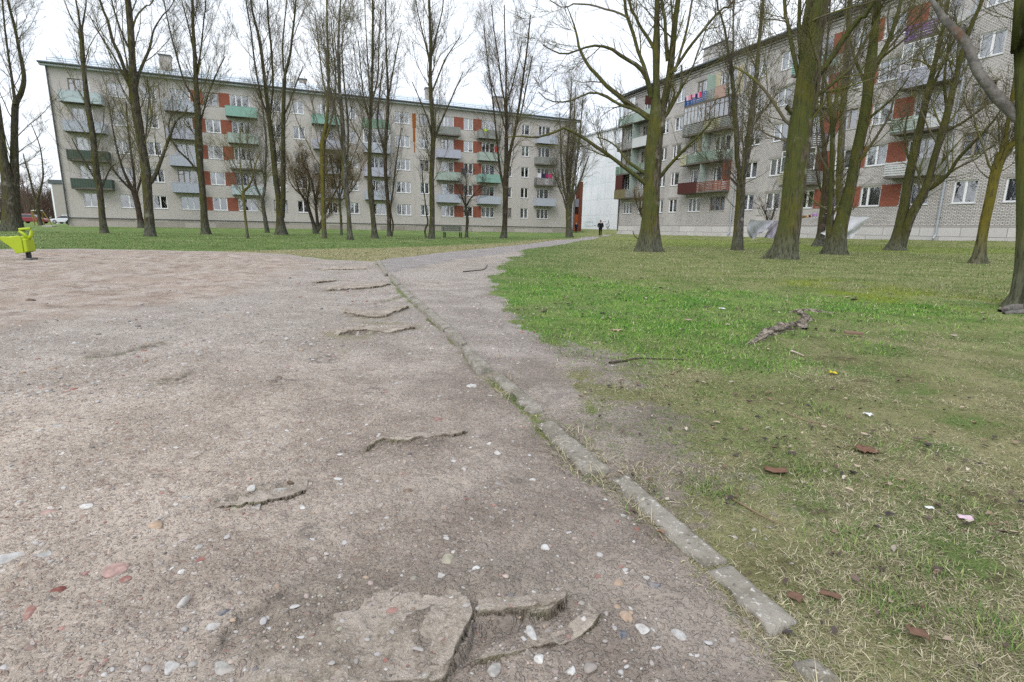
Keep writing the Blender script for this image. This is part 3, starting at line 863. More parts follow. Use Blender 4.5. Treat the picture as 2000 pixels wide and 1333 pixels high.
def block(name, label, org, ang, s0, s1, D, zbase, zwall, zsill, cols, reds, wall_m, plinth, lintel, cfix={}):
    root = empty(name, (org[0], org[1], 0), ang); tag(root, label, 'apartment block', 'five storey brick apartment blocks')
    ops = []; wins = []
    for nm, a, c, n, bal in cols:
        for fl in range(1, 6):
            z = zsill + FH * (fl - 1)
            door = bal and fl > 1
            if door:
                wdr = .74
                ops.append((a, c - wdr - .02, z, z + WH)); ops.append((c - wdr, c, z - .80, z + WH))
                wins.append((nm, fl, a, c - wdr - .02, z, 2, 'w')); wins.append((nm, fl, c - wdr, c, z - .80, 1, 'd'))
            else:
                ops.append((a, c, z, z + WH)); wins.append((nm, fl, a, c, z, n, 'w'))
    wall_with_openings(s0, s1, plinth[1], zwall, D, ops, wall_m).build('wall', wall_m, root)
    for nm, fl, a, c, z, n, k in wins:
        old = rs.random() < .16
        fr = M_WOODFR if old else M_PVC
        cu = cfix.get((nm, fl), 0)
        if cu == 0: cu = curt_choice(fl, .85)
        if k == 'w':
            add_window(root, a, z, c - a, WH, n, fr, cu, 'small' if (old and n == 2) else ('split' if n == 2 and rs.random() < .25 else ''), lintel and rs.random() < .8)
        else:
            gm, fm, _ = win_meshes(c - a, WH + .8, 1, M_PVC, 'door')
            d = put('balcony_door', gm, root, (a, 0, z)); put('frame', fm, d)
            MB().box(.075, .085, .075, c - a - .075, .12, .82).build('lower_panel', M_PVC, d)
    for a, c, in reds:
        for fl in range(1, 6):
            z = zsill + FH * (fl - 1) - .05
            MB().box(a, -.02, z, c, -.001, z + WH + .1).build('brick_panel', M_BRICK_RED, root)
    return root

# ---- left block
LO, LA = (0.0, 77.6), .408
LC = [('A1', -49.3, -47.5, 3, 1), ('A2', -46.1, -44.5, 2, 0), ('A3', -43.1, -41.8, 2, 0), ('B1', -40.5, -38.62, 3, 1), ('B2', -37.34, -35.91, 2, 0), ('B3', -34.75, -32.8, 3, 1),
      ('C1', -31.0, -29.5, 2, 0), ('C2', -28.4, -27.1, 2, 0), ('C3', -25.5, -23.8, 3, 1), ('C4', -22.4, -21.2, 2, 0), ('D1', -19.6, -17.85, 3, 1), ('D2', -16.5, -14.65, 3, 0), ('D3', -13.4, -12.2, 2, 0),
      ('E1', -10.6, -8.85, 3, 1), ('E2', -7.45, -6.2, 2, 0), ('E3', -4.95, -3.05, 3, 1), ('F1', -1.5, -.45, 2, 0), ('F2', .9, 2.07, 2, 0), ('F3', 3.45, 5.3, 3, 1)]
LR = [(-38.58, -37.38), (-35.87, -34.79), (-8.81, -7.49), (-6.16, -4.99)]
LCF = {('F3', 2): ('full', CURT[3]), ('B1', 1): ('full', CURT[3]), ('B1', 2): ('full', CURT[3]), ('C1', 1): ('full', CURT[3]), ('B2', 1): None, ('C2', 1): None, ('C3', 1): None, ('F2', 2): ('right', CURT[4]),
       ('F2', 3): None, ('A2', 1): None, ('A3', 1): ('left', CURT[1]), ('D2', 2): None, ('F2', 1): ('right', CURT[0]), ('F3', 1): ('full', CURT[1]), ('E3', 1): ('full', CURT[1])}
left = block('apartment_block', 'long pale grey brick block behind the row of trees on the left lawn', LO, LA, -50.95, 9.45, 12.0, -.6, 15.05, 1.445, LC, LR, M_BRICK_L, (-.9, .26), False, LCF)
MB().box(-50.9, .05, -1.2, 9.4, 11.95, .262).build('plinth', M_BLOCKS_L, left)
MB().box(-50.97, -.035, .262, 9.47, .04, .32).build('plinth_ledge', M_GUTTER, left)
LRO, LZR, LH = gable_roof(left, -51.35, 9.85, 15.22, 12.0, 2.15, .55, M_ROOF, None)
for x in (-50.94, 9.44): MB().poly([(x, .0, 15.05), (x, 12.0, 15.05), (x, 6.0, 17.1)]).build('gable', M_BRICK_L, left)
MB().box(-51.3, -.50, 14.92, 9.8, -.004, 15.10).build('fascia', M_FASCIA, left)
MB().tube([(-51.35, -.60, 15.17), (9.85, -.60, 15.17)], .10, 8).build('gutter', M_GUTTER, left)
sg = MB()
for k in range(41):
    x = -50.8 + k * 1.5
    sg.box(x, .28, 15.52, x + .03, .31, 15.85)
for zz in (15.62, 15.82): sg.box(-50.9, .305, zz, 9.5, .33, zz + .03)
sg.build('snow_guard', M_GUTTER, left)
for (x, w_, y, z1) in ((-41.6, 1.1, 3.2, 18.0), (-11.6, .7, 3.2, 17.9), (-1.95, 1.15, 3.0, 17.8), (-27.0, .9, 8.0, 18.3)):
    ch = MB().box(x, y, 15.8, x + w_, y + .9, z1).build('chimney', M_BRICK_CH, left)
    MB().box(x - .09, y - .09, z1 + .003, x + w_ + .09, y + .99, z1 + .12).build('chimney_cap', M_GUTTER, ch)
downpipe(left, -50.83, -.55, 15.0, M_PIPE_DK)
downpipe(left, 9.3, -.45, 15.0, M_PIPE, kick=False)

zS = lambda fl: 1.445 + FH * (fl - 1)
LB = {
 'A': ((-49.95, -46.45), {2: (P_DKGREEN, 'wavy'), 3: (P_DKGREEN, 'wavy'), 4: (P_GREY, 'solid'), 5: (P_LTBLUE, 'solid')}),
 'B1': ((-41.05, -38.25), {2: (P_GREY, 'solid'), 3: (P_GREY, 'solid'), 4: (P_LILAC, 'solid'), 5: (P_GREY, 'solid')}),
 'B3': ((-35.25, -32.1), {2: (P_LTBLUE, 'solid'), 3: (P_WHITE, 'slats'), 4: (P_MINT, 'solid'), 5: (P_TURQ, 'solid')}),
 'C3': ((-26.3, -23.2), {2: (P_LILAC, 'solid'), 3: (P_GREY, 'solid'), 4: (P_LILAC, 'solid'), 5: (P_TURQ, 'solid')}),
 'D1': ((-20.5, -17.3), {2: (P_GREY, 'solid'), 3: (P_LILAC, 'solid'), 4: (P_GREY, 'solid'), 5: (P_GREEN, 'solid')}),
 'E1': ((-11.3, -8.2), {2: (P_GREY, 'solid'), 3: (P_MINT, 'solid'), 4: (P_LILAC, 'solid'), 5: (P_WEATH, 'wavy')}),
 'E3': ((-5.65, -2.5), {2: (P_GREY, 'solid'), 3: (P_TURQ, 'solid'), 4: (P_MINT, 'solid'), 5: (P_WEATH, 'solid')}),
 'F3': ((2.9, 5.96), {2: (P_GREY, 'solid'), 3: (P_DKGREY, 'bars'), 4: (P_WEATH, 'wavy'), 5: (P_GREY, 'solid')})}
for k, ((a, c), d) in LB.items():
    for fl, (mt, st) in d.items():
        gl = None
        if k == 'D1' and fl == 4: gl = (M_PVC, [(0, 1, 4, M_PVC, CURT[0])])
        balcony(left, a, c, zS(fl), [(0, 1, mt, st)], glazed=gl)
# rust stain running down the wall, built as thin raised boxes
MB().box(-14.28, -.05, 12.3, -13.84, -.002, 13.98).box(-14.22, -.03, 10.6, -13.94, -.001, 12.3).box(-14.12, -.02, 9.3, -14.0, -.001, 10.6).build('rust_stain', M_RUST, left)

# ---- right block
RO, RA = (20.0, 53.13), -1.175
RC = [('W1', -16.96, -15.04, 3, 1), ('W2', -13.78, -12.07, 3, 1), ('W3', -10.2, -9.1, 2, 0), ('W4', -8.1, -6.8, 2, 0), ('W5', -5.0, -3.17, 3, 1), ('W6', -1.8, .18, 3, 1), ('W7', 1.62, 3.66, 3, 0),
      ('W9', 5.05, 6.45, 2, 0), ('W11', 7.9, 9.72, 3, 1), ('W12', 11.15, 12.45, 2, 0), ('W13', 13.57, 15.03, 2, 0), ('W14', 16.40, 18.22, 3, 1), ('W15', 19.58, 20.9, 2, 0), ('W16', 22.28, 23.7, 2, 0), ('W17', 25.2, 26.6, 2, 0)]
RR = [(9.76, 11.12), (12.72, 13.54), (15.06, 16.37)]
RCF = {('W11', 1): ('right', CURT[4]), ('W15', 1): None, ('W15', 2): ('sides', CURT[0]), ('W6', 1): ('sides', CURT[1]), ('W9', 1): ('full', CURT[1]), ('W13', 1): ('full', CURT[1]), ('W7', 1): ('full', CURT[5]), ('W13', 2): ('full', CURT[1]), ('W13', 3): ('full', CURT[1])}
rblk = block('apartment_block', 'white brick block on the right with mismatched patched balconies, its end facing the lawn', RO, RA, -17.85, 30.0, 12.0, -.45, 15.75, 2.045, RC, RR, M_BRICK_R, (-.9, .64), True, RCF)
pl = MB().box(-17.9, -.05, -1.4, 30.0, 11.9, .62)
pl.build('plinth', M_BLOCKS, rblk)
MB().box(-17.88, -.035, .62, 30.0, -.002, .72).build('plinth_ledge', M_CONC, rblk)
gable_roof(rblk, -18.25, 30.3, 15.98, 12.0, 2.2, .5, M_ROOF, None)
g = MB()
for x in (-17.84,): g.poly([(x, 0, 15.75), (x, 12.0, 15.75), (x, 6.0, 17.85)])
g.build('gable', M_BRICK_R, rblk)
cn = MB()
for z, p in ((15.12, .05), (15.36, .09), (15.58, .14)): cn.box(-17.9, -p, z, 30.0, -.002, z + .13)
cn.build('cornice', M_BRICK_R, rblk)
MB().box(-18.2, -.46, 15.76, 30.2, -.004, 15.86).build('fascia', M_CONC_DK, rblk)
MB().tube([(-18.25, -.56, 15.92), (30.2, -.56, 15.92)], .08, 8).build('gutter', M_GUTTER, rblk)
for (x, w_, y, z1) in ((-8.3, 3.0, 3.2, 18.9), (13.0, 2.2, 3.2, 19.0)):
    ch = MB().box(x, y, 16.4, x + w_, y + 1.0, z1).build('chimney', M_BRICK_R, rblk)
    MB().box(x - .12, y - .12, z1 + .003, x + w_ + .12, y + 1.12, z1 + .1).build('chimney_cap', M_GUTTER, ch)
downpipe(rblk, 1.28, -.35, 15.8, M_PIPE)
downpipe(rblk, 19.1, -.28, 15.8, M_PIPE)
downpipe(rblk, -17.7, -.45, 15.8, M_PIPE_DK, kick=False)
sg = MB()
for k in range(31):
    x = -17.6 + k * 1.5
    sg.box(x, .28, 16.28, x + .03, .31, 16.6)
for zz in (16.38, 16.58): sg.box(-17.7, .305, zz, 29.5, .33, zz + .03)
sg.build('snow_guard', M_GUTTER, rblk)

zR = lambda fl: 2.045 + FH * (fl - 1)
def screen(o, x, z0, z1, mat, y0=-1.0, y1=-.01, t=.05):
    return MB().box(x, y0, z0, x + t, y1, z1).build('privacy_screen', mat, o)
b = balcony(rblk, -17.45, -11.05, zR(2), [(0, .36, P_OLIVE, 'solid'), (.36, 1, P_WEATH, 'slats')]); screen(b, -17.3, zR(2) + .05, zR(2) + 1.72, P_MAROON); MB().box(-17.4, -.99, zR(2) + .05, -15.9, -.95, zR(2) + 1.7).build('privacy_screen', P_MAROON, b); screen(b, -14.4, zR(2) - .9, zR(2) + 1.7, P_MINT)
b = balcony(rblk, -17.45, -11.05, zR(3), [(0, .5, P_GREENSL, 'slats'), (.5, 1, P_GREENSL, 'slats')]); screen(b, -14.4, zR(3) - .9, zR(3) + 1.7, P_MINT)
b = balcony(rblk, -17.45, -11.05, zR(4), [(0, .5, P_WEATH, 'slats'), (.5, 1, P_WHITE, 'solid')]); screen(b, -14.4, zR(4) - .9, zR(4) + 1.7, P_MINT)
b = balcony(rblk, -17.45, -11.05, zR(5), [(0, .5, P_MINTSL, 'slats'), (.5, 1, P_MINT, 'solid')], glazed=(M_PVC, [(0, .5, 4, M_PVC, None)])); screen(b, -12.3, zR(5) + .6, zR(5) + 1.5, P_MAROON)
b = balcony(rblk, -5.55, .65, zR(2), [(0, .45, P_MAROON, 'solid'), (.45, .82, P_OXBLOOD, 'slats'), (.82, 1, P_ORANGEBR, 'slats')]); screen(b, .55, zR(2) + .02, zR(2) + 1.72, P_OXBLOOD); screen(b, -2.5, zR(2) - .9, zR(2) + 1.7, P_MINT)
b = balcony(rblk, -5.55, .65, zR(3), [(0, .16, P_YELLOW, 'solid'), (.16, .45, P_GREENSL, 'slats'), (.45, 1, P_GREENSL, 'slats')]); screen(b, -2.5, zR(3) - .9, zR(3) + 1.7, P_MINT); screen(b, -3.15, zR(3) - .7, zR(3) + 1.7, P_YELLOW)
b = balcony(rblk, -5.55, .65, zR(4), [(0, .5, P_WEATH, 'slats'), (.5, .85, P_YELLOW, 'slats'), (.85, 1, P_WEATH, 'slats')], glazed=(M_PVC, [(0, .5, 6, M_WOODFR, CURT[0]), (.5, 1, 5, P_BROWNFR, None)]))
b = balcony(rblk, -5.55, .65, zR(5), [(0, .5, P_BLUE, 'slats'), (.5, .68, P_WEATH, 'slats'), (.68, .92, P_PINK, 'solid'), (.92, 1, P_GREENSL, 'bars')]); screen(b, -2.5, zR(5) - .9, zR(5) + 1.4, P_MINTSL)
MB().box(-1.3 - 1.15, -.02, zR(5) - .9, -1.83, -.003, zR(5) + 1.55).box(.21, -.02, zR(5) - .9, 1.1, -.003, zR(5) + 1.55).build('cream_wall_paint', P_CREAM, rblk)
b = balcony(rblk, 7.1, 10.25, zR(2), [(0, .42, P_YELLOW, 'slats'), (.42, 1, P_WEATH, 'slats')], glazed=(M_PVC, [(0, 1, 5, M_PVC, None)]))
b = balcony(rblk, 7.1, 10.25, zR(3), [(0, 1, P_DKGREY, 'slats')])
b = balcony(rblk, 7.1, 10.25, zR(4), [(0, 1, P_WEATH, 'slats')])
b = balcony(rblk, 7.1, 10.25, zR(5), [(0, 1, P_TURQ, 'slats')])
b = balcony(rblk, 15.72, 19.0, zR(2), [(0, .45, P_WHITE, 'slats'), (.45, 1, P_WEATH, 'solid')])
b = balcony(rblk, 15.72, 19.0, zR(3), [(0, .55, P_MINTSL, 'slats'), (.55, 1, P_WHITE, 'slats')])
b = balcony(rblk, 15.72, 19.0, zR(4), [(0, 1, P_LILAC, 'solid')], glazed=(M_PVC, [(0, 1, 5, M_PVC, None)]))
b = balcony(rblk, 15.72, 19.0, zR(5), [(0, .6, P_PURPLE, 'slats'), (.6, 1, P_WHITE, 'bars')])

# ---- pale panel block seen in the gap
pA = at_dist(1213, 449, 95.0); pB = at_dist(1128, 447.5, 107.0)
_d = np.array([pA[0] - pB[0], pA[1] - pB[1]]); _L = float(np.hypot(*_d)); _an = math.atan2(_d[1], _d[0])
def panel_mat():
    b = NB('pale_blue_concrete_panels'); t = b.n('ShaderNodeTexCoord'); sp = b.n('ShaderNodeSeparateXYZ'); b.l(t.outputs['Object'], sp.inputs[0])
    cb = b.n('ShaderNodeCombineXYZ'); b.l(b.math('ADD', sp.outputs[0], sp.outputs[1]), cb.inputs[0]); b.l(sp.outputs[2], cb.inputs[1])
    br = b.n('ShaderNodeTexBrick'); br.inputs['Scale'].default_value = 1; br.offset = 0.0
    br.inputs['Brick Width'].default_value = 2.05; br.inputs['Row Height'].default_value = 2.8; br.inputs['Mortar Size'].default_value = .03
    br.inputs['Color1'].default_value = (.68, .69, .74, 1); br.inputs['Color2'].default_value = (.71, .72, .77, 1); br.inputs['Mortar'].default_value = (.50, .53, .58, 1)
    b.l(cb.outputs[0], br.inputs['Vector'])
    col = b.mix(b.step(b.noise(b.coord(scale=(.5, .5, .3)), 1, 5), .45, .7), br.outputs['Color'], (.58, .62, .66))
    b.bump(br.outputs['Fac'], -.02, .6)
    return b.fin(col, .8, .2)
pan = empty('panel_block', (pB[0], pB[1], pB[2] - .3), _an)
tag(pan, 'pale blue concrete panel block in the gap between the two brick blocks', 'apartment block')
M_PANEL = panel_mat()
MB().box(-.0, 0, -1.0, _L + 25, 14, 17.2).build('wall', M_PANEL, pan)
MB().box(-.25, -.25, 17.203, _L + 25.25, 14.25, 17.45).build('roof', M_FASCIA, pan)
M_PANELW = paint('white_painted_panel', (.72, .76, .80), .8, .1, 1, .2, .1)
MB().box(_L - .75, -.06, .3, _L + .2, -.003, 9.2).build('white_strip', M_PANELW, pan)
gf = MB(); M_TAG = plain('black_spray_paint', (.04, .045, .055), .8)
def strokes(px, r=.035):
    pts = []
    for x, y in px:
        rr = ray(x, y); n = np.array([math.sin(_an), -math.cos(_an)]); t = ((pB[:2]) @ n) / (rr[:2] @ n); P = rr * t
        q = P[:2] - pB[:2]; pts.append((float(q @ np.array([math.cos(_an), math.sin(_an)])), -.012, float(P[2] - pB[2] + .3)))
    gf.tube(pts, r, 5)
strokes([(1143, 434), (1143, 442), (1158, 442), (1158, 434), (1143.5, 434)], .02)
strokes([(1160, 441), (1164, 441)]); strokes([(1177, 442), (1177, 434), (1184, 433)], .02)
strokes([(1183, 438), (1184, 443), (1187, 447)], .04); strokes([(1184, 438), (1188, 438), (1189, 431), (1190, 442), (1186, 442)], .045)
strokes([(1187, 444), (1191, 449)], .04); strokes([(1188.5, 443), (1186, 448)], .04)
gf.build('graffiti', M_TAG, pan)

# ---- brick stair shaft with an orange door, beyond the end of the left block
tw = at_dist(1131, 452, 87.0)
k = depth_of(tw) / F
st = empty('stair_shaft', (tw[0], tw[1], tw[2] - .2), math.radians(-3)); tag(st, 'narrow brick shaft with orange door at the end of the grey block', 'entrance shaft')
def bx(px0, px1, y0, y1, d0, d1, nm, mt):
    x0 = (px0 - 1131) * k; x1 = (px1 - 1131) * k
    z = lambda yy: (452 - yy) * k + .2
    return MB().box(x0, d0, z(y1), x1, d1, z(y0)).build(nm, mt, st)
bx(1128, 1135, 359, 455, 0, 1.6, 'brick_pier', M_BRICK_RED)
bx(1122.5, 1127.9, 368, 391, .1, 1.5, 'brick_panel', M_BRICK_RED)
bx(1120, 1127.9, 391.2, 406, -.05, 1.5, 'sign_panel', P_LILAC)
bx(1121, 1127.9, 406.2, 420, .1, 1.5, 'dark_recess', P_MAROON)
bx(1121, 1127.9, 420.2, 455, .05, 1.5, 'orange_door', paint('orange_door', (.62, .12, .03), .6, .15, 3))
bx(1116, 1120.9, 375, 455, -.2, .2, 'pale_pillar', M_CONC)

# ---- pale annex behind the left corner of the long block
an = at_dist(121, 439, 106.0); k2 = depth_of(an) / F
ann = empty('brick_annex', (an[0], an[1], an[2] - .3), .0); tag(ann, 'narrow pale annex with dark cap behind the left corner of the long block', 'annex')
h_ = (440 - 363) * k2
MB().box(-.8, 0, 0, 2.6, 3, h_ + .3).build('wall', M_CONC, ann)
MB().box(-1.1, -.03, .3, -.803, .3, h_ + .3).build('corner_strip', M_PANELW, ann)
MB().box(-1.3, -.2, h_ + .303, 2.7, 3.1, h_ + 1.0).build('roof_cap', M_GUTTER, ann)

# ------------------------------------------------------------------ bare trees
def catmull(P, n):
    P = np.asarray(P, float)
    if len(P) == 2:
        t = np.linspace(0, 1, n)[:, None]; return P[0] * (1 - t) + P[1] * t
    Q = np.vstack([2 * P[0] - P[1], P, 2 * P[-1] - P[-2]])
    seg = np.linalg.norm(np.diff(P[:, :3], axis=0), axis=1); cum = np.concatenate([[0], np.cumsum(seg)]); u = np.linspace(0, cum[-1], n)
    i = np.clip(np.searchsorted(cum, u, 'right') - 1, 0, len(P) - 2)
    t = ((u - cum[i]) / np.maximum(seg[i], 1e-6))[:, None]
    a, b, c, d = Q[i], Q[i + 1], Q[i + 2], Q[i + 3]
    return .5 * (2 * b + (c - a) * t + (2 * a - 5 * b + 4 * c - d) * t ** 2 + (3 * b - a - 3 * c + d) * t ** 3)

class Tubes:
    """batches of tapering tubes in one mesh"""
    def __init__(s): s.V = []; s.Q = []; s.n = 0
    def add(s, P, R, k, bump=0.0, flare=None, rng=None):
        """P (N,S,3) centre lines, R (N,S) radii"""
        N, S, _ = P.shape
        T = np.empty_like(P); T[:, 1:-1] = P[:, 2:] - P[:, :-2]; T[:, 0] = P[:, 1] - P[:, 0]; T[:, -1] = P[:, -1] - P[:, -2]
        T /= np.linalg.norm(T, axis=2, keepdims=True) + 1e-9
        avg = P[:, -1] - P[:, 0]; avg /= np.linalg.norm(avg, axis=1, keepdims=True) + 1e-9
        ref = np.where(np.abs(avg[:, 2:3]) > .7, np.array([[1.0, 0, 0]]), np.array([[0, 0, 1.0]]))[:, None, :]
        U = np.cross(T, ref); U /= np.linalg.norm(U, axis=2, keepdims=True) + 1e-9
        W = np.cross(T, U)
        an = np.arange(k) * 2 * math.pi / k
        rad = R[:, :, None] * np.ones(k)
        if bump:
            hz = np.cumsum(np.concatenate([np.zeros((N, 1)), np.linalg.norm(np.diff(P, axis=1), axis=2)], 1), 1)[:, :, None]
            ph = np.arange(N)[:, None, None] * 7.3
            rad = rad * (1 + bump * (fbm(np.cos(an) * 1.6 + ph + 3, hz * 1.3 + np.sin(an) * 1.6, 4, 3) - .5) * 2)
            rad = rad * (1 + bump * .5 * np.sin(an * 5 + ph + hz * .25))
            if flare:
                kk, ph0 = flare
                g = np.exp(-hz / (R[:, :1, None] * 1.15 + .03))
                lob = .55 + .45 * np.cos(an * kk + ph0) + .25 * np.cos(an * (kk + 2) + ph0 * 2)
                rad = rad * (1 + g * np.clip(lob, .05, 1.3) * .55)
        C = P[:, :, None, :] + (U[:, :, None, :] * np.cos(an)[:, None] + W[:, :, None, :] * np.sin(an)[:, None]) * rad[..., None]
        base = s.n + np.arange(N)[:, None, None] * (S * k)
        i = np.arange(S - 1)[None, :, None] * k; j = np.arange(k)[None, None, :]; j2 = (j + 1) % k
        s.Q.append(np.stack([base + i + j, base + i + j2, base + i + k + j2, base + i + k + j], -1).reshape(-1, 4))
        s.V.append(C.reshape(-1, 3)); s.n += N * S * k
    def mesh(s, name, mats, smooth=True):
        return np_mesh(name, np.concatenate(s.V), np.concatenate(s.Q), None, mats, None, smooth)

def sprout(P, R, n, rng, t0, t1, ang, length, rratio, rmin, S, trop, wander, shrink=.55, rmax=9, even=False):
    """side shoots from every line of a batch; returns new (lines, radii)"""
    N, SS, _ = P.shape
    if n < 1 or N == 0: return None
    M = N * n
    par = np.repeat(np.arange(N), n)
    t = rng.uniform(t0, t1, M)
    f = t * (SS - 1); i = np.clip(f.astype(int), 0, SS - 2); a = (f - i)[:, None]
    p0 = P[par, i] * (1 - a) + P[par, i + 1] * a
    rp = R[par, i] * (1 - a[:, 0]) + R[par, i + 1] * a[:, 0]
    T = P[par, i + 1] - P[par, i]; T /= np.linalg.norm(T, axis=1, keepdims=True) + 1e-9
    q = rng.normal(size=(M, 3)); q -= (q * T).sum(1, keepdims=True) * T; q /= np.linalg.norm(q, axis=1, keepdims=True) + 1e-9
    th = np.radians(rng.uniform(ang[0], ang[1], M))[:, None]
    D = T * np.cos(th) + q * np.sin(th)
    L = rng.uniform(length[0], length[1], M) * (1 - shrink * (t - t0) / max(1e-6, t1 - t0))
    r0 = np.clip(np.minimum(rp * rratio * rng.uniform(.6, 1.0, M), rmax), rmin, None)
    X = np.empty((M, S + 1, 3)); X[:, 0] = p0
    for k in range(S):
        D = D + rng.normal(size=(M, 3)) * wander; D[:, 2] += trop
        D /= np.linalg.norm(D, axis=1, keepdims=True)
        X[:, k + 1] = X[:, k] + D * (L / S)[:, None]
    RR = r0[:, None] * (1 - np.linspace(0, 1, S + 1)[None, :] * .72)
    RR = np.maximum(RR, rmin * .8)
    return X, RR

TREE_N = [0]

def base_w(stems): return .5 * stems[0]['p'][0][2]

def tree(label, base, stems, bark, twig, group, seed=0, sides=12, ext=4.0, lv1=(16, (2.0, 5.0), (22, 48), .10, (.25, .98)), lv2=(9, (.7, 2.1)), lv3=(10, (.25, .8)),
         tw=.0042, roots=4, D=None, name='bare_tree', wander=.10, limb_lv1=None, shift=0.0, trop=None, extra=None):
    rng = np.random.default_rng(1000 + seed)
    g = on_ground(base[0], base[1]) if D is None else at_dist(base[0], base[1], D)
    gd = g[:2] / np.linalg.norm(g[:2]); Dg = float(np.linalg.norm(g[:2]))
    TREE_SOIL_SHADE.append((g[0], g[1], .16 + base_w(stems) * depth_of(g) / F * .95))
    wscale = .86 if group == GR else .78
    root = empty(name, (g[0], g[1], g[2]))
    tag(root, label, 'tree', group)
    tr = Tubes(); cr = Tubes()
    lines = []
    for si, stm in enumerate(stems):
        pts = stm['p']; slope = stm.get('s', rng.uniform(-.25, .25) if si else 0.0)
        P3 = []; acc = 0.0; last = None
        for x, y, wd in pts:
            r = ray(x, y)
            if last is not None: acc += math.hypot(x - last[0], y - last[1])
            last = (x, y)
            k0 = depth_of(r * (Dg / (r[:2] @ gd))) / F
            dd = Dg + slope * acc * k0
            p = r * (dd / (r[:2] @ gd))
            P3.append((*p, .5 * wd * wscale * depth_of(p) / F))
        P3 = np.array(P3)
        if pts[-1][1] <= 6 or stm.get('ext'):
            e = stm.get('ext', ext)
            dr = P3[-1, :3] - P3[-2, :3]; dr /= np.linalg.norm(dr); dr = dr * .6 + np.array([0, 0, .4]); dr /= np.linalg.norm(dr)
            P3 = np.vstack([P3, np.append(P3[-1, :3] + dr * e, max(.012, P3[-1, 3] * .25))])
        if si == 0:
            P3[0, 2] -= .12
        ln = np.linalg.norm(np.diff(P3[:, :3], axis=0), axis=1).sum()
        n = int(np.clip(ln / .28, 6, 70))
        C = catmull(P3, n)
        C[:, 3] = np.maximum(C[:, 3], .008)
        wob = rng.normal(size=(n, 3)); wob = np.cumsum(wob, 0) * .0; C[:, :3] += wob
        big = C[0, 3]
        tgt = tr if (si == 0 or big > .05) else cr
        m = stm.get('mat')
        if m is not None:
            t2 = Tubes(); t2.add(C[None, :, :3], C[None, :, 3], 12, .14); o = put(stm['name'], t2.mesh(stm['name'], [m]), root, None)
            o.location = (-g[0], -g[1], -g[2]); o['label'] = stm['label']
        else:
            tgt.add(C[None, :, :3], C[None, :, 3], sides if big > .08 else 7, .11 if si else .12, (roots, seed * 1.7) if si == 0 else None)
        if stm.get('bare'): continue
        a0, a1 = stm.get('t', lv1[4] if si == 0 else (.08, .98))
        lines.append((C, a0, a1, ln, stm.get('n')))
    n1, L1, A1, tp1, _ = lv1
    acc1 = []
    for C, a0, a1, ln, nn in lines:
        k = nn if nn is not None else max(3, int(n1 * ln * (a1 - a0) / 10.0))
        r = sprout(C[None, :, :3], C[None, :, 3], k, rng, a0, a1, A1, L1, .38 if group == GL else .45, .008, 7, tp1, wander, .45, rmax=.032 if group == GL else .045)
        if r: acc1.append(r)
    B1 = np.concatenate([a[0] for a in acc1]); Q1 = np.concatenate([a[1] for a in acc1])
    # twigs straight on the stems too
    cr.add(B1, Q1, 5)
    r2 = sprout(B1, Q1, lv2[0], rng, .12, .97, (18, 46), lv2[1], .55, tw * 1.5, 5, (trop or .085), .13, .4)
    cr.add(r2[0], r2[1], 4)
    r3 = sprout(r2[0], r2[1], lv3[0], rng, .1, .98, (25, 60), lv3[1], .6, tw, 3, .05, .16, .3)
    cr.add(r3[0], r3[1], 3)
    acc2 = []
    for C, a0, a1, ln, nn in lines:
        r = sprout(C[None, :, :3], C[None, :, 3], max(4, int(ln * 2.2)), rng, a0, a1, (30, 70), (.4, 1.4), .3, tw * 1.3, 4, .09, .15, .2, rmax=.02)
        cr.add(r[0], r[1], 3)
        r = sprout(r[0], r[1], 4, rng, .15, .95, (25, 60), (.2, .6), .6, tw, 3, .05, .16, .2)
        cr.add(r[0], r[1], 3)
    if extra: extra(cr, tr, rng, lines)
    to = put('trunk', tr.mesh('trunk', [bark]), root); to.location = (-g[0], -g[1], -g[2])
    co = put('crown', cr.mesh('crown', [twig]), root); co.location = (-g[0], -g[1], -g[2])
    TREE_N[0] += len(to.data.vertices) + len(co.data.vertices)
    return root, g

GL = 'bare poplars in rows on the left lawn'
GR = 'mossy bare trees on the right lawn'
def S(*p, **k): return dict(p=list(p), **k)
POP = (14, (1.8, 6.2), (14, 44), .10, (.18, .98))

tree('massive dark trunk forking low, at the left edge above the lime rocker', (24, 452), [
    S((24, 452, 38), (23, 420, 36), (20, 390, 34), (14, 350, 24), (5, 300, 19), (-3, 230, 15), (-12, 150, 11), (-20, 60, 8), (-26, 0, 6)),
    S((26, 400, 26), (28, 350, 20), (28, 290, 16), (29, 230, 14), (31, 203, 13), (42, 180, 11), (47, 150, 9), (38, 100, 7), (28, 50, 6), (15, 0, 5)),
    S((30, 205, 8), (24, 160, 6), (18, 120, 5), (10, 60, 4), (4, 0, 3))], M_BK_OLIVE, M_TW_MOSS, GL, 1, 16, lv1=(15, (2, 5), (22, 50), .08, (.45, .98)))
tree('slight dark young tree with V fork between the lime rocker and the block corner', (80, 441), [
    S((81, 443, 9), (76, 420, 8), (71, 395, 8)), S((71, 396, 6), (64, 375, 5), (58, 345, 4), (50, 320, 3), (45, 300, 2)), S((71, 396, 6), (79, 370, 5), (84, 345, 4), (82, 310, 3), (76, 280, 2.5), (60, 240, 1.5))],
    M_BK_OLIVE, M_TW, GL, 2, 9, lv1=(18, (1.2, 3.0), (30, 60), .05, (.5, .98)), lv2=(6, (.5, 1.3)))
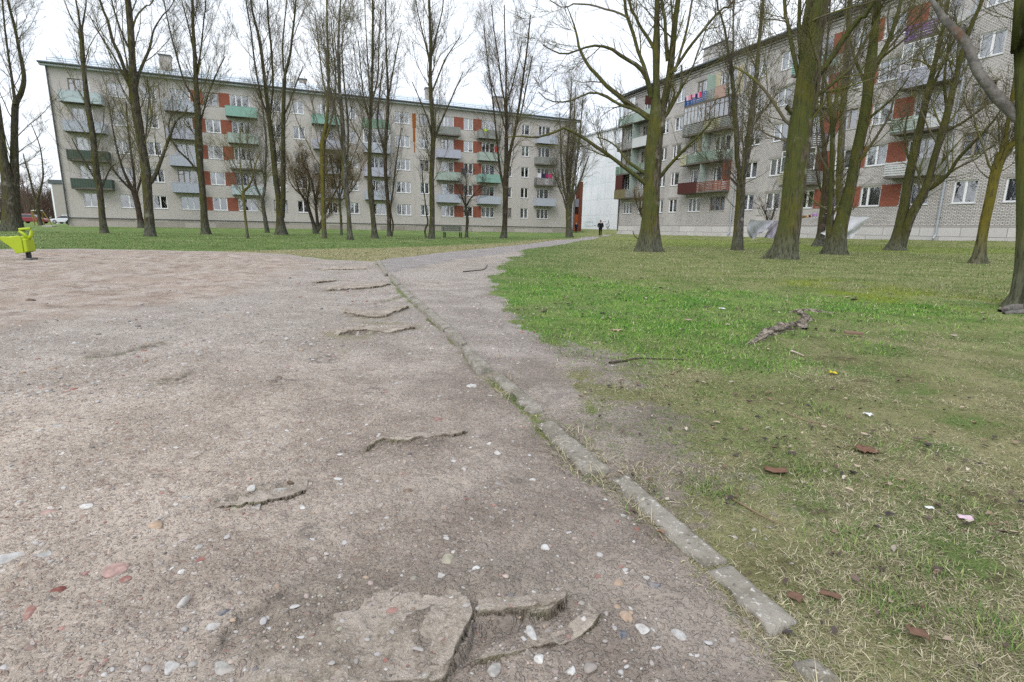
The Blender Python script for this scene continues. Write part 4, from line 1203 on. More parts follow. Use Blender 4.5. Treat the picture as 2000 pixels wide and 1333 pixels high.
tree('slim olive poplar in front of the far left balconies, with a nest-like burl high up', (203, 456), [
    S((204, 457, 19), (200, 430, 15), (196, 385, 14), (188, 330, 14), (181, 265, 13), (172, 210, 12), (165, 150, 10), (161, 90, 9), (158, 66, 12), (157, 55, 6), (152, 20, 4), (148, 0, 3.5)),
    S((158, 66, 5), (163, 40, 4), (166, 20, 3.5), (168, 0, 3)), S((196, 380, 5), (185, 350, 4), (150, 290, 3), (140, 270, 2)), S((195, 375, 5), (204, 355, 4), (215, 330, 3), (226, 320, 2))],
    M_BK_OLIVE, M_TW_MOSS, GL, 3, 12, lv1=POP)
tree('stout olive poplar with a low right bough, third from the left', (291, 462), [
    S((293, 463, 26), (292, 440, 22), (289, 400, 21), (285, 340, 21), (278, 290, 19), (270, 240, 19), (262, 190, 20), (259, 130, 15), (256, 70, 15), (252, 20, 14), (250, 0, 13)),
    S((291, 360, 11), (302, 345, 10), (315, 312, 8), (325, 285, 7), (333, 262, 6), (345, 235, 4.5), (362, 222, 3), (366, 205, 2)),
    S((263, 195, 10), (248, 150, 9), (232, 105, 8), (220, 80, 7), (210, 40, 6), (195, 0, 5)), S((265, 175, 8), (273, 140, 7), (292, 95, 6), (300, 60, 4), (318, 30, 3), (340, 0, 2)),
    S((259, 110, 5), (240, 70, 4), (226, 30, 3.5), (218, 0, 3)), S((258, 60, 5), (268, 30, 4), (290, 8, 3.5), (300, 0, 3)), S((262, 190, 7), (243, 150, 5), (222, 110, 4), (190, 60, 3), (175, 30, 2)), S((296, 230, 4), (292, 190, 3.5), (287, 150, 3))],
    M_BK_OLIVE, M_TW_MOSS, GL, 4, 16, lv1=POP)
tree('dark brown fan shaped tree close to the block, behind the stout olive poplar', (276, 446), [
    S((277, 447, 15), (272, 420, 13), (266, 390, 13), (260, 372, 12)), S((260, 374, 8), (248, 350, 7), (238, 325, 5), (228, 290, 4), (220, 250, 3), (212, 200, 2)), S((262, 376, 8), (262, 345, 6), (256, 300, 5), (250, 250, 4), (246, 200, 3)),
    S((258, 372, 6), (240, 355, 5), (220, 330, 4), (205, 305, 2.5)), S((266, 380, 6), (276, 345, 5), (282, 300, 4), (288, 230, 3), (292, 180, 2))], M_BK_DARK, M_TW, GL, 5, 12, lv1=(20, (1.6, 4), (20, 45), .08, (.5, .98)))
tree('poplar with bushy burl knots halfway up, between the red panels and grey balconies', (401, 458), [
    S((402, 458, 20), (399, 430, 17), (396, 385, 15), (391, 330, 15), (388, 280, 17), (386, 215, 14), (383, 160, 11), (380, 100, 9), (377, 50, 7), (376, 0, 6)),
    S((386, 240, 7), (378, 195, 5), (360, 160, 4), (345, 110, 4), (332, 60, 3), (320, 0, 2.5)), S((384, 150, 5), (392, 100, 4), (398, 40, 3), (402, 0, 3)), S((388, 250, 5), (398, 215, 4), (410, 175, 3.5), (425, 140, 3), (440, 110, 2)),
    S((380, 110, 4), (370, 60, 3.5), (360, 20, 3), (355, 0, 2.5)), S((392, 345, 6), (370, 315, 5), (345, 290, 4), (330, 255, 3), (335, 225, 3), (350, 215, 2))], M_BK_OLIVE, M_TW_MOSS, GL, 6, 12, lv1=(22, (1.8, 5.5), (18, 45), .11, (.30, .98)))
tree('thin young tree with a mustard stem that forks at the pale first floor balcony', (482, 466), [
    S((484, 467, 8), (481, 440, 6.5), (477, 405, 6.5), (475, 374, 8)), S((475, 374, 5), (487, 363, 5), (494, 345, 4), (499, 320, 3), (508, 300, 2)), S((475, 374, 4), (472, 350, 3.5), (469, 320, 3), (468, 280, 2.5), (471, 240, 2)), S((472, 345, 3), (460, 325, 2.5), (450, 305, 1.5))],
    M_BK_YEL, M_TW_MOSS, GL, 7, 9, lv1=(16, (1.0, 2.8), (22, 50), .06, (.8, .98)), lv2=(6, (.5, 1.2)))
tree('grey green leaning tree close against the block, left of the double stemmed poplar', (521, 455), [
    S((523, 457, 11), (518, 430, 10), (514, 405, 9), (512, 385, 9)), S((513, 390, 6), (503, 372, 5), (496, 350, 4), (490, 320, 3.5), (482, 270, 3)), S((513, 390, 7), (518, 360, 6), (518, 330, 5.5), (520, 280, 5), (514, 220, 4), (508, 170, 3))], M_BK_GREY, M_TW, GL, 8, 10, lv1=(20, (1.5, 4), (20, 45), .1, (.5, .98)))
tree('double stemmed dark poplar with a widely flared foot before the block', (548, 459), [
    S((549, 459, 26), (547, 430, 19), (544, 390, 14), (538, 345, 13), (533, 290, 13), (528, 250, 11), (522, 200, 9), (515, 140, 8), (507, 80, 7), (495, 30, 5), (490, 0, 4)),
    S((551, 425, 13), (553, 380, 12), (553, 330, 12), (553, 270, 10), (554, 200, 9), (556, 150, 7), (566, 110, 6), (572, 60, 5), (578, 0, 4)), S((534, 290, 6), (528, 230, 5), (533, 170, 5), (530, 100, 5), (524, 40, 4), (522, 0, 4)),
    S((531, 250, 5), (510, 190, 4), (497, 120, 4), (490, 60, 3.5), (480, 0, 3)), S((554, 140, 5), (552, 90, 4), (556, 40, 3), (560, 0, 3)), S((553, 230, 4), (566, 200, 4), (580, 160, 3), (592, 130, 2))], M_BK_OLIVE, M_TW, GL, 9, 14, lv1=POP)

def willow_hair(cx, cy, rx, ry, cnt):
    def f(cr, tr, rng, lines):
        pass
    return f
tree('tan globe crowned bushy tree with two brown stems, mid lawn', (617, 457), [
    S((618, 458, 14.4), (613, 440, 9.4), (605, 415, 7.9), (598, 395, 6.5), (588, 380, 5.0), (580, 360, 3.6), (575, 330, 2.9)), S((622, 452, 8.6), (619, 425, 7.2), (617, 395, 6.5), (622, 365, 5.0), (628, 330, 3.6)), S((606, 415, 5.8), (601, 390, 4.3), (604, 360, 3.6), (600, 320, 2.9)),
    S((624, 448, 7.9), (631, 425, 6.5), (642, 400, 5.8), (655, 375, 4.3), (672, 345, 3.6)), S((617, 400, 5.0), (612, 370, 4.3), (606, 345, 3.6), (592, 320, 2.9)), S((590, 382, 3.6), (578, 372, 2.9), (566, 355, 2.2), (562, 335, 1.4))],
    M_BK_DARK, M_TW_TAN, GL, 10, 12, lv1=(26, (1.2, 3.4), (16, 50), .10, (.35, .98)), lv2=(14, (.6, 1.7)), lv3=(12, (.3, .8)), tw=.004, name='bushy_tree')
tree('tan bushy tree with rounded crown just right of the globe crowned one', (667, 460), [
    S((667, 461, 6.5), (666, 430, 5.8), (664, 405, 5.8), (663, 385, 5.8)), S((663, 388, 4.3), (672, 360, 3.6), (682, 330, 2.9), (690, 305, 2.2)), S((663, 388, 4.3), (655, 360, 3.6), (648, 325, 2.9), (642, 300, 2.2)), S((664, 395, 3.6), (684, 375, 2.9), (700, 350, 2.2), (706, 330, 2.5)), S((663, 385, 3.6), (664, 350, 2.9), (666, 310, 2.2))],
    M_BK_OLIVE, M_TW_TAN, GL, 11, 10, lv1=(24, (1.2, 3.2), (16, 50), .10, (.4, .98)), lv2=(14, (.6, 1.6)), lv3=(12, (.3, .8)), tw=.004, name='bushy_tree')
tree('moss green slim poplar before the globe crowned bush, with a burl at roof height', (634, 466), [
    S((634, 466, 13), (632, 430, 11), (631, 390, 11), (630, 340, 11), (630, 300, 13), (631, 275, 14), (638, 235, 8), (641, 190, 7), (641, 120, 6), (639, 60, 5), (638, 0, 4)), S((631, 285, 6), (642, 255, 5), (652, 210, 4), (656, 150, 4), (650, 90, 3), (646, 30, 2.5)), S((640, 200, 4), (630, 150, 3.5), (622, 90, 3), (616, 30, 2))],
    M_BK_YEL, M_TW_MOSS, GL, 12, 10, lv1=POP)
tree('patchy poplar with pale barkless foot, right of the globe crowned bush', (683, 469), [
    S((684, 469, 15), (682, 440, 11), (681, 415, 10), (677, 380, 12), (673, 340, 12), (671, 290, 11), (668, 230, 10), (663, 170, 8), (661, 110, 7), (662, 50, 5), (665, 0, 4)), S((672, 300, 6), (662, 260, 5), (650, 200, 5), (640, 150, 4), (636, 90, 3)), S((674, 340, 6), (680, 290, 5), (679, 230, 4.5), (672, 160, 4), (668, 90, 3), (676, 30, 2)), S((663, 140, 4), (655, 90, 3), (650, 30, 2))],
    M_BK_GREY, M_TW, GL, 13, 11, lv1=POP)
tree('straight poplar with bulging olive waist, left of the rust stained wall strip', (732, 466), [
    S((733, 466, 16), (730, 440, 12), (726, 400, 12), (724, 375, 15), (722, 340, 10), (722, 280, 9), (724, 220, 8), (727, 150, 7), (728, 80, 6), (728, 0, 5)), S((727, 200, 4), (738, 150, 4), (740, 90, 3), (743, 20, 2)), S((725, 250, 4), (712, 200, 3.5), (705, 140, 3), (700, 80, 2)), S((724, 215, 4), (720, 150, 3.5), (716, 80, 3), (712, 0, 2))],
    M_BK_OLIVE, M_TW, GL, 14, 11, lv1=POP)
tree('forked brown poplar in front of the tall three pane windows, beside the rust strip', (762, 462), [
    S((760, 462, 11), (760, 440, 10), (759, 410, 10), (756, 380, 9), (753, 340, 9), (752, 300, 9), (755, 250, 8), (758, 200, 7), (756, 140, 5), (754, 80, 4), (753, 0, 3)), S((765, 462, 5), (768, 440, 4.5), (763, 410, 4), (768, 370, 4), (772, 330, 4), (778, 290, 3), (784, 250, 2)), S((753, 310, 6), (744, 270, 5), (737, 240, 4.5), (742, 180, 4), (748, 120, 3)), S((757, 200, 4), (766, 150, 3.5), (775, 100, 3), (784, 60, 2))],
    M_BK_DARK, M_TW, GL, 15, 10, lv1=POP)
tree('tall olive poplar just left of the park bench', (843, 467), [
    S((843, 468, 17), (844, 440, 14), (844, 400, 13), (843, 350, 12), (845, 300, 12), (846, 250, 11), (842, 200, 10), (840, 150, 9), (841, 100, 8), (840, 50, 7), (838, 0, 6)), S((845, 290, 6), (855, 255, 5), (872, 215, 4), (892, 170, 3), (905, 140, 2)), S((844, 180, 5), (856, 150, 4), (868, 120, 4), (880, 100, 3), (900, 70, 2)), S((841, 130, 5), (832, 90, 4), (822, 50, 3), (812, 0, 2.5)), S((843, 110, 5), (852, 70, 4), (862, 30, 3), (866, 0, 3)), S((845, 280, 5), (838, 240, 4), (822, 200, 3), (805, 160, 2))],
    M_BK_OLIVE, M_TW, GL, 16, 12, lv1=POP)
tree('short dark crooked sapling leaning beside the foot of the tall olive poplar', (832, 465), [
    S((833, 465, 5), (830, 450, 5), (836, 435, 4.5), (832, 415, 4), (830, 390, 3), (826, 360, 2.5), (824, 320, 2))], M_BK_DARK, M_TW_DK, GL, 17, 7, lv1=(14, (.8, 2.2), (20, 50), .08, (.5, .98)), lv2=(5, (.4, 1.0)))
tree('small dark spreading sapling immediately right of the park bench', (911, 464), [
    S((911, 465, 9), (912, 445, 7), (913, 430, 8), (911, 415, 6), (909, 402, 6)), S((910, 405, 4), (902, 385, 3.5), (896, 370, 2.5), (886, 352, 1.5)), S((910, 405, 4), (918, 390, 3.5), (930, 375, 2.5), (944, 358, 1.5)), S((910, 404, 3.5), (909, 385, 3), (912, 365, 2), (908, 340, 1.5))],
    M_BK_DARK, M_TW_DK, GL, 18, 9, lv1=(24, (.8, 2.0), (25, 55), .05, (.7, .98)), lv2=(7, (.4, 1.0)))
tree('dark stemmed poplar with broad fan crown and nest before the right end balconies', (984, 466), [
    S((984, 467, 16), (986, 440, 13), (987, 400, 13), (988, 360, 14), (989, 320, 12), (989, 270, 8), (989, 235, 7), (988, 215, 9), (987, 205, 11), (988, 190, 5), (988, 130, 4), (986, 70, 3), (985, 10, 2.5)), S((990, 340, 9), (996, 300, 8), (1005, 260, 6), (1015, 200, 6), (1022, 150, 5), (1030, 90, 4), (1036, 30, 3)), S((988, 380, 7), (978, 340, 6), (972, 290, 5), (966, 230, 4), (958, 160, 3), (950, 100, 2.5), (945, 50, 2)),
    S((987, 205, 5), (980, 170, 4), (974, 120, 3.5), (965, 60, 3), (960, 10, 2)), S((989, 205, 4), (1000, 170, 3.5), (1010, 130, 3), (1020, 80, 2.5)), S((1006, 255, 5), (1018, 220, 4), (1028, 170, 3.5), (1040, 110, 3)), S((989, 260, 4), (975, 210, 3.5), (962, 170, 3), (950, 140, 2))],
    M_BK_DARK, M_TW, GL, 19, 12, lv1=POP)
tree('grey many stemmed vase shaped poplar at the right corner of the long block', (1111, 464), [
    S((1112, 466, 18), (1111, 440, 14), (1111, 415, 15), (1112, 395, 15)), S((1110, 400, 7), (1103, 375, 6), (1098, 345, 5), (1096, 310, 4), (1095, 270, 3), (1093, 220, 2)), S((1111, 398, 8), (1108, 350, 7), (1108, 300, 5), (1112, 250, 4), (1115, 190, 3), (1117, 150, 2)), S((1114, 398, 8), (1120, 360, 6), (1126, 320, 5), (1132, 270, 4), (1136, 220, 2.5), (1140, 180, 2)), S((1115, 400, 6), (1126, 370, 5), (1138, 340, 4), (1150, 305, 2.5)), S((1112, 396, 6), (1114, 340, 5), (1120, 280, 4), (1122, 220, 3), (1124, 170, 2)), S((1107, 410, 5), (1100, 385, 4), (1088, 355, 3), (1080, 330, 2))],
    M_BK_GREY, M_TW, GL, 20, 12, lv1=(20, (1.6, 4.2), (14, 36), .12, (.6, .98)))

BIGB = (13, (1.8, 4.6), (22, 55), .05, (.30, .98))
tree('largest moss green tree with spreading boughs, right of the footpath', (1268, 492), [
    S((1268, 493, 46), (1269, 470, 43), (1270, 430, 37), (1272, 390, 36), (1274, 350, 36), (1277, 310, 37), (1280, 270, 36), (1284, 235, 36), (1282, 205, 23), (1282, 170, 15), (1282, 120, 15), (1282, 90, 17), (1283, 50, 12), (1284, 0, 11), s=0, t=(.55, .98)),
    S((1288, 240, 20), (1296, 205, 17), (1304, 170, 16), (1310, 130, 15), (1315, 80, 13), (1320, 30, 12), (1325, 0, 11)),
    S((1280, 100, 9), (1266, 75, 8), (1250, 52, 7), (1238, 25, 6), (1228, 0, 6), s=.2), S((1304, 120, 10), (1300, 75, 8), (1298, 30, 8), (1292, 0, 7), s=-.2),
    S((1276, 233, 13), (1258, 224, 11), (1241, 212, 11), (1222, 200, 11), (1205, 184, 10), (1188, 172, 9), (1165, 146, 8), (1150, 130, 7), (1132, 96, 6), (1127, 70, 5), (1118, 40, 3), (1108, 14, 2), s=.15),
    S((1272, 190, 13), (1264, 155, 11), (1252, 135, 10), (1235, 122, 8), (1216, 112, 8), (1198, 98, 7), (1178, 91, 6), (1155, 90, 5), (1130, 98, 4), (1105, 106, 4), (1085, 102, 3), (1060, 88, 2.5), s=-.3),
    S((1266, 160, 10), (1258, 130, 9), (1246, 100, 8), (1238, 70, 8), (1226, 35, 8), (1220, 0, 7), s=.25), S((1228, 36, 5), (1205, 24, 5), (1180, 18, 4.5), (1155, 10, 4), (1120, 8, 3.5), (1080, 5, 2.5), s=.1),
    S((1278, 240, 10), (1262, 230, 9), (1240, 215, 7), (1210, 205, 6), (1185, 190, 6), (1160, 181, 5), (1140, 186, 4), (1120, 196, 4), (1095, 200, 3.5), (1070, 196, 2.5), (1052, 180, 2), s=-.15),
    S((1276, 372, 11), (1262, 360, 10), (1241, 343, 9), (1220, 327, 9), (1199, 311, 8), (1175, 294, 8), (1153, 279, 7.5), (1135, 266, 7), (1118, 258, 6), (1105, 249, 6), (1085, 258, 5), (1060, 266, 4.5), (1040, 269, 4), (1010, 266, 3), (985, 270, 2), s=-.25),
    S((1270, 342, 9), (1252, 334, 8), (1234, 321, 7), (1222, 312, 6), (1213, 297, 5), (1200, 283, 4), (1180, 272, 3), (1165, 268, 2), s=.3),
    S((1290, 345, 9), (1306, 325, 7), (1318, 312, 7), (1325, 304, 7), (1340, 288, 6), (1354, 276, 5), (1375, 255, 4), (1395, 230, 2.5), s=-.35),
    S((1290, 240, 9), (1300, 228, 9), (1312, 206, 8), (1325, 184, 8), (1332, 165, 6), (1331, 128, 4), s=-.1), S((1326, 180, 6), (1338, 160, 5), (1350, 140, 4), (1362, 105, 3.5), (1375, 70, 3), (1384, 40, 2), s=-.2),
    S((1310, 145, 8), (1325, 125, 7), (1345, 95, 7), (1365, 70, 6), (1385, 45, 6), (1400, 28, 5), (1420, 10, 4.5), (1438, -4, 4), s=.2), S((1318, 140, 6), (1330, 100, 6), (1342, 55, 5.5), (1350, 10, 5), (1353, -5, 4), s=.1),
    S((1306, 158, 6), (1318, 180, 5), (1310, 205, 6), (1302, 222, 5), s=.1, bare=1), S((1252, 470, 3), (1240, 462, 3), (1236, 452, 2), s=-.2, bare=1)],
    M_BK_MOSS, M_TW_MOSS, GR, 21, 20, lv1=(11, (1.0, 2.8), (25, 60), .03, (.55, .98)), lv2=(9, (.4, 1.3)), lv3=(8, (.15, .55)), tw=.004, roots=5, ext=4)
tree('slender grey two stemmed tree with cracked dark base, left of the biggest leaning trunk', (1440, 489), [
    S((1441, 490, 25), (1441, 470, 22), (1443, 430, 20), (1446, 390, 20), (1447, 360, 19), (1448, 335, 19)), S((1449, 345, 14), (1458, 310, 13), (1463, 270, 14), (1466, 235, 13), (1470, 200, 10), (1476, 160, 10), (1480, 120, 9), (1484, 70, 8), (1488, 30, 7), (1491, 0, 7)), S((1446, 345, 11), (1440, 310, 10), (1438, 260, 10), (1434, 200, 9), (1430, 150, 8), (1424, 110, 6), (1416, 60, 5), (1405, 20, 4), (1400, 0, 4)),
    S((1428, 130, 5), (1432, 90, 4.5), (1432, 50, 4), (1434, 0, 4)), S((1448, 340, 4), (1452, 300, 4), (1450, 260, 3), (1452, 220, 2.5)), S((1442, 365, 5), (1432, 352, 4), (1424, 345, 4), (1416, 330, 3))],
    M_BK_GREY, M_TW, GR, 22, 12, lv1=(14, (1.0, 3.2), (18, 45), .08, (.5, .98)), tw=.005)
tree('thick leaning trunk with mustard moss and a sawn limb stub, beside the grey sheets', (1531, 506), [
    S((1530, 507, 58), (1533, 490, 50), (1538, 460, 46), (1543, 430, 44), (1548, 380, 45), (1553, 335, 47), (1560, 285, 48), (1567, 235, 48), (1573, 190, 46), (1580, 140, 45), (1586, 90, 42), (1591, 50, 44), (1595, 20, 46), (1600, 0, 44), t=(.62, .98)),
    S((1556, 232, 10), (1549, 222, 11), (1541, 214, 11), (1536, 209, 11), s=-.5, bare=1), S((1568, 180, 12), (1560, 150, 11), (1552, 115, 10), (1543, 70, 9), (1536, 30, 8), (1532, 0, 8), s=.1), S((1570, 170, 10), (1564, 120, 9), (1562, 60, 9), (1562, 0, 8), s=.2), S((1572, 165, 11), (1568, 110, 12), (1572, 50, 13), (1580, 0, 12), s=-.1),
    S((1594, 150, 14), (1612, 130, 13), (1630, 105, 12), (1650, 72, 12), (1672, 45, 11), (1692, 20, 10), (1710, -4, 9), s=-.2), S((1588, 190, 10), (1606, 180, 9), (1630, 160, 8), (1655, 140, 7), (1675, 110, 6), (1695, 70, 5), (1720, 30, 4), s=.2), S((1590, 205, 8), (1597, 180, 7), (1601, 140, 6), (1592, 100, 5), (1582, 75, 4), s=-.4),
    S((1552, 252, 7), (1535, 238, 7), (1518, 212, 7), (1500, 185, 7), (1478, 160, 6), (1455, 142, 5), (1432, 130, 4), s=-.2), S((1545, 280, 5), (1525, 272, 4.5), (1500, 264, 4), (1480, 250, 3), s=-.2), S((1573, 268, 5), (1585, 235, 5), (1600, 215, 4), (1612, 195, 3), s=-.3), S((1540, 320, 7), (1533, 318, 6), s=-.4, bare=1), S((1510, 492, 22), (1497, 503, 14), (1480, 508, 7), s=-.1, bare=1)],
    M_BK_MOSS, M_TW_MOSS, GR, 23, 22, lv1=(14, (1.2, 3.4), (25, 60), .03, (.45, .98)), lv2=(10, (.4, 1.5)), lv3=(9, (.15, .55)), tw=.004, roots=5, ext=5)
tree('two stemmed mossy trunk growing in front of the white sheet', (1627, 497), [
    S((1628, 498, 46), (1632, 475, 38), (1638, 450, 31), (1647, 420, 27), (1656, 385, 25), (1664, 350, 23), (1672, 310, 23), (1680, 270, 22), (1688, 230, 22), (1694, 190, 21), (1698, 150, 22), (1703, 110, 20), (1708, 60, 16), (1714, 20, 12), (1717, 0, 12), t=(.5, .98)),
    S((1620, 470, 18), (1621, 440, 15), (1622, 410, 13), (1623, 370, 12), (1625, 320, 11), (1626, 280, 10), (1627, 240, 10), (1620, 200, 9), (1615, 170, 6), (1605, 130, 4), s=-.05), S((1626, 240, 6), (1634, 200, 5), (1640, 160, 4), (1650, 120, 3)),
    S((1700, 150, 14), (1712, 125, 12), (1726, 100, 10), (1740, 70, 9), (1752, 30, 8), (1760, 0, 7), s=.2), S((1690, 240, 7), (1705, 225, 6), (1730, 205, 5), (1755, 180, 4), (1775, 150, 3), s=-.25), S((1668, 330, 6), (1690, 300, 6), (1710, 270, 6), (1735, 230, 5), (1745, 195, 4), s=-.3), S((1690, 165, 8), (1680, 140, 7), (1668, 110, 6), (1660, 70, 4), s=.2), S((1716, 118, 6), (1745, 95, 5), (1775, 70, 4), (1810, 40, 3), s=-.1), S((1655, 400, 4), (1665, 410, 3), (1672, 398, 2.5), s=-.3, bare=1)],
    M_BK_MOSS, M_TW_MOSS, GR, 24, 16, lv1=(16, (1.2, 3.6), (22, 55), .04, (.35, .98)), lv2=(10, (.4, 1.5)), lv3=(9, (.15, .55)), tw=.004, ext=4)
tree('dark plain trunk standing between the thick leaning trunk and the white sheet', (1599, 481), [
    S((1600, 482, 30), (1602, 465, 18), (1606, 430, 16), (1610, 390, 15), (1613, 350, 13), (1612, 310, 10), (1608, 270, 8), (1604, 230, 7), (1606, 180, 6), (1612, 120, 5), (1618, 60, 4), (1622, 0, 3), t=(.4, .98)), S((1612, 380, 7), (1604, 372, 6), (1598, 355, 4), (1594, 330, 3)), S((1610, 300, 5), (1622, 250, 4.5), (1630, 200, 4), (1642, 140, 3))], M_BK_DARK, M_TW, GR, 25, 12, lv1=(16, (1.2, 3.4), (20, 50), .07, (.4, .98)), tw=.005)
tree('pale grey straight trunk half hidden behind the two stemmed mossy one', (1644, 477), [
    S((1644, 478, 16), (1642, 440, 15), (1640, 400, 14), (1640, 350, 14), (1642, 300, 14), (1645, 250, 13), (1648, 200, 13), (1651, 150, 13), (1655, 100, 12), (1658, 50, 11), (1661, 0, 10), t=(.45, .98)), S((1650, 170, 6), (1665, 130, 5), (1680, 90, 4), (1690, 40, 3)), S((1646, 230, 5), (1634, 190, 4), (1620, 140, 3), (1605, 100, 2))], M_BK_GREY, M_TW, GR, 26, 11, lv1=(14, (1.2, 3.4), (18, 45), .07, (.4, .98)), tw=.005)
tree('pair of slanting stems rising together from one flared foot, under the slatted balconies', (1746, 489), [
    S((1748, 490, 40), (1752, 470, 24), (1758, 440, 21), (1766, 400, 20), (1773, 360, 19), (1781, 320, 18), (1790, 280, 16), (1799, 240, 15), (1810, 190, 13), (1822, 140, 11), (1834, 90, 9), (1845, 40, 8), (1852, 0, 7), t=(.4, .98)),
    S((1760, 484, 18), (1766, 460, 19), (1776, 430, 18), (1788, 405, 18), (1802, 380, 18), (1812, 355, 15), (1822, 320, 14), (1832, 285, 14), (1843, 250, 15), (1852, 215, 14), (1864, 165, 11), (1876, 115, 10), (1890, 70, 9), (1908, 25, 8), (1918, 0, 7), s=-.08),
    S((1806, 374, 11), (1822, 365, 10), (1840, 352, 9), (1856, 335, 7), (1870, 312, 7), (1890, 290, 7), (1905, 275, 6), (1925, 255, 5), (1945, 230, 4), (1955, 215, 3), s=-.35), S((1852, 340, 5), (1875, 325, 4), (1905, 312, 3.5), (1930, 290, 3), (1945, 285, 2), s=-.2),
    S((1838, 262, 7), (1860, 250, 6), (1880, 240, 5.5), (1905, 222, 5), (1925, 205, 4), (1950, 185, 3), s=-.25), S((1798, 245, 8), (1812, 200, 7), (1830, 150, 6), (1850, 110, 5), (1868, 70, 4), s=.25), S((1780, 330, 6), (1770, 290, 5), (1768, 250, 4), (1776, 210, 3), s=.2), S((1850, 220, 7), (1845, 170, 6), (1848, 120, 5), (1860, 60, 4), s=.2), S((1822, 135, 5), (1800, 120, 4), (1775, 115, 3), s=-.1)],
    M_BK_OLIVE, M_TW_MOSS, GR, 27, 14, lv1=(16, (1.2, 3.6), (22, 55), .04, (.3, .98)), lv2=(10, (.4, 1.5)), lv3=(9, (.15, .55)), tw=.004)
tree('curved yellow green trunk forking at head height, second from the right edge', (1909, 515), [
    S((1909, 516, 34), (1913, 495, 22), (1918, 460, 19), (1925, 425, 19), (1933, 390, 19), (1941, 350, 20), (1950, 315, 21), (1957, 298, 20)), S((1957, 300, 13), (1964, 265, 9), (1970, 230, 9), (1978, 190, 9), (1984, 150, 8), (1988, 110, 7), (1992, 60, 6), (1995, 0, 5)), S((1958, 302, 15), (1970, 288, 14), (1982, 276, 13), (1998, 255, 11), (2020, 220, 9), (2040, 170, 8), (2060, 90, 6)), S((1955, 300, 4), (1952, 275, 3.5), (1950, 240, 3), (1948, 225, 2))],
    M_BK_YEL, M_TW_MOSS, GR, 28, 13, lv1=(12, (1.0, 3.0), (22, 55), .05, (.75, .98)), tw=.005)
def edge_tree():
    return tree('huge lichen spotted trunk cut by the right edge, bearing a pale barkless dead limb', (2007, 602), [
        S((2007, 604, 86), (2009, 590, 72), (2011, 570, 60), (2013, 530, 56), (2015, 470, 55), (2016, 400, 55), (2016, 330, 56), (2015, 250, 58), (2013, 170, 58), (2011, 90, 58), (2013, 0, 56), t=(.8, .98), n=4),
        S((1996, 238, 24), (1985, 228, 23), (1968, 213, 22), (1950, 193, 22), (1930, 170, 21), (1912, 145, 20), (1900, 115, 18), (1891, 90, 18), (1878, 72, 19), (1862, 58, 18), (1846, 42, 16), (1834, 22, 15), (1822, 4, 14), (1810, -14, 13), s=-.12, mat=M_DEADWOOD, name='dead_limb', label='pale barkless dead limb with rusty streaks', bare=1, ext=.01),
        S((1876, 68, 13), (1880, 55, 11), (1884, 49, 7), s=-.4, mat=M_DEADWOOD, name='broken_stub', label='short broken stub on the dead limb', bare=1)],
        M_BK_MOSS, M_TW_MOSS, GR, 29, 24, lv1=(4, (1.0, 2.4), (30, 60), .04, (.8, .98)), roots=6, tw=.004, ext=6)
edge_tree()
tree('thin leafless shrub between the grey sheets and the white brick wall', (1503, 460), [S((1503, 461, 5), (1502, 445, 4), (1500, 430, 3.5), (1494, 415, 3), (1486, 400, 2)), S((1503, 452, 4), (1507, 430, 3.5), (1512, 410, 3), (1518, 390, 2)), S((1501, 440, 3), (1496, 425, 2.5), (1498, 400, 2), (1503, 378, 1.5))], M_BK_DARK, M_TW_DK, None, 30, 7, lv1=(34, (.6, 1.6), (20, 55), .05, (.3, .98)), lv2=(6, (.3, .8)), lv3=(4, (.15, .4)), name='bare_shrub', D=38)
tree('thin leafless shrub against the wall behind the largest moss green tree', (1262, 458), [S((1262, 459, 5), (1258, 440, 4), (1252, 415, 3.5), (1250, 395, 3), (1248, 375, 2)), S((1256, 430, 3), (1244, 400, 2.5), (1238, 375, 2)), S((1252, 410, 3), (1262, 385, 2.5), (1270, 360, 1.5))], M_BK_DARK, M_TW_TAN, None, 31, 7, lv1=(34, (.7, 1.8), (20, 55), .06, (.3, .98)), lv2=(7, (.4, .9)), lv3=(5, (.15, .4)), name='bare_shrub', D=55)

# far wood at the left edge, one brown mass of stems
def far_wood():
    rng = np.random.default_rng(77); T_ = Tubes()
    n = 520
    px = rng.uniform(-420, 175, n); Y = rng.uniform(118, 190, n)
    P = np.empty((n, 7, 3)); R = np.empty((n, 7))
    for i in range(n):
        r = ray(px[i], 430); b = r * (Y[i] / r[1]); h = rng.uniform(6, 12.5) * (1 - .25 * (px[i] > 60))
        z0 = float(gz(b[0], b[1])) - .3
        lean = rng.normal(size=2) * .06
        for k in range(7):
            t = k / 6
            P[i, k] = (b[0] + lean[0] * h * t + rng.normal() * .08, b[1] + lean[1] * h * t, z0 + h * t)
            R[i, k] = .16 * (1 - .85 * t) + .01
    T_.add(P, R, 5)
    a = sprout(P, R, 14, rng, .12, .97, (25, 65), (1.5, 4.2), .5, .03, 5, .06, .14, .4)
    T_.add(a[0], a[1], 3)
    c = sprout(a[0], a[1], 5, rng, .15, .97, (25, 60), (.6, 1.8), .6, .024, 3, .05, .15, .3)
    T_.add(c[0], c[1], 3)
    o = put('bare_wood', T_.mesh('bare_wood', [twig_mat('far_wood_twigs', (.10, .075, .062), (.13, .085, .065))]))
    tag(o, 'brown leafless wood far behind the parked cars', 'wood', kind='stuff')
far_wood()

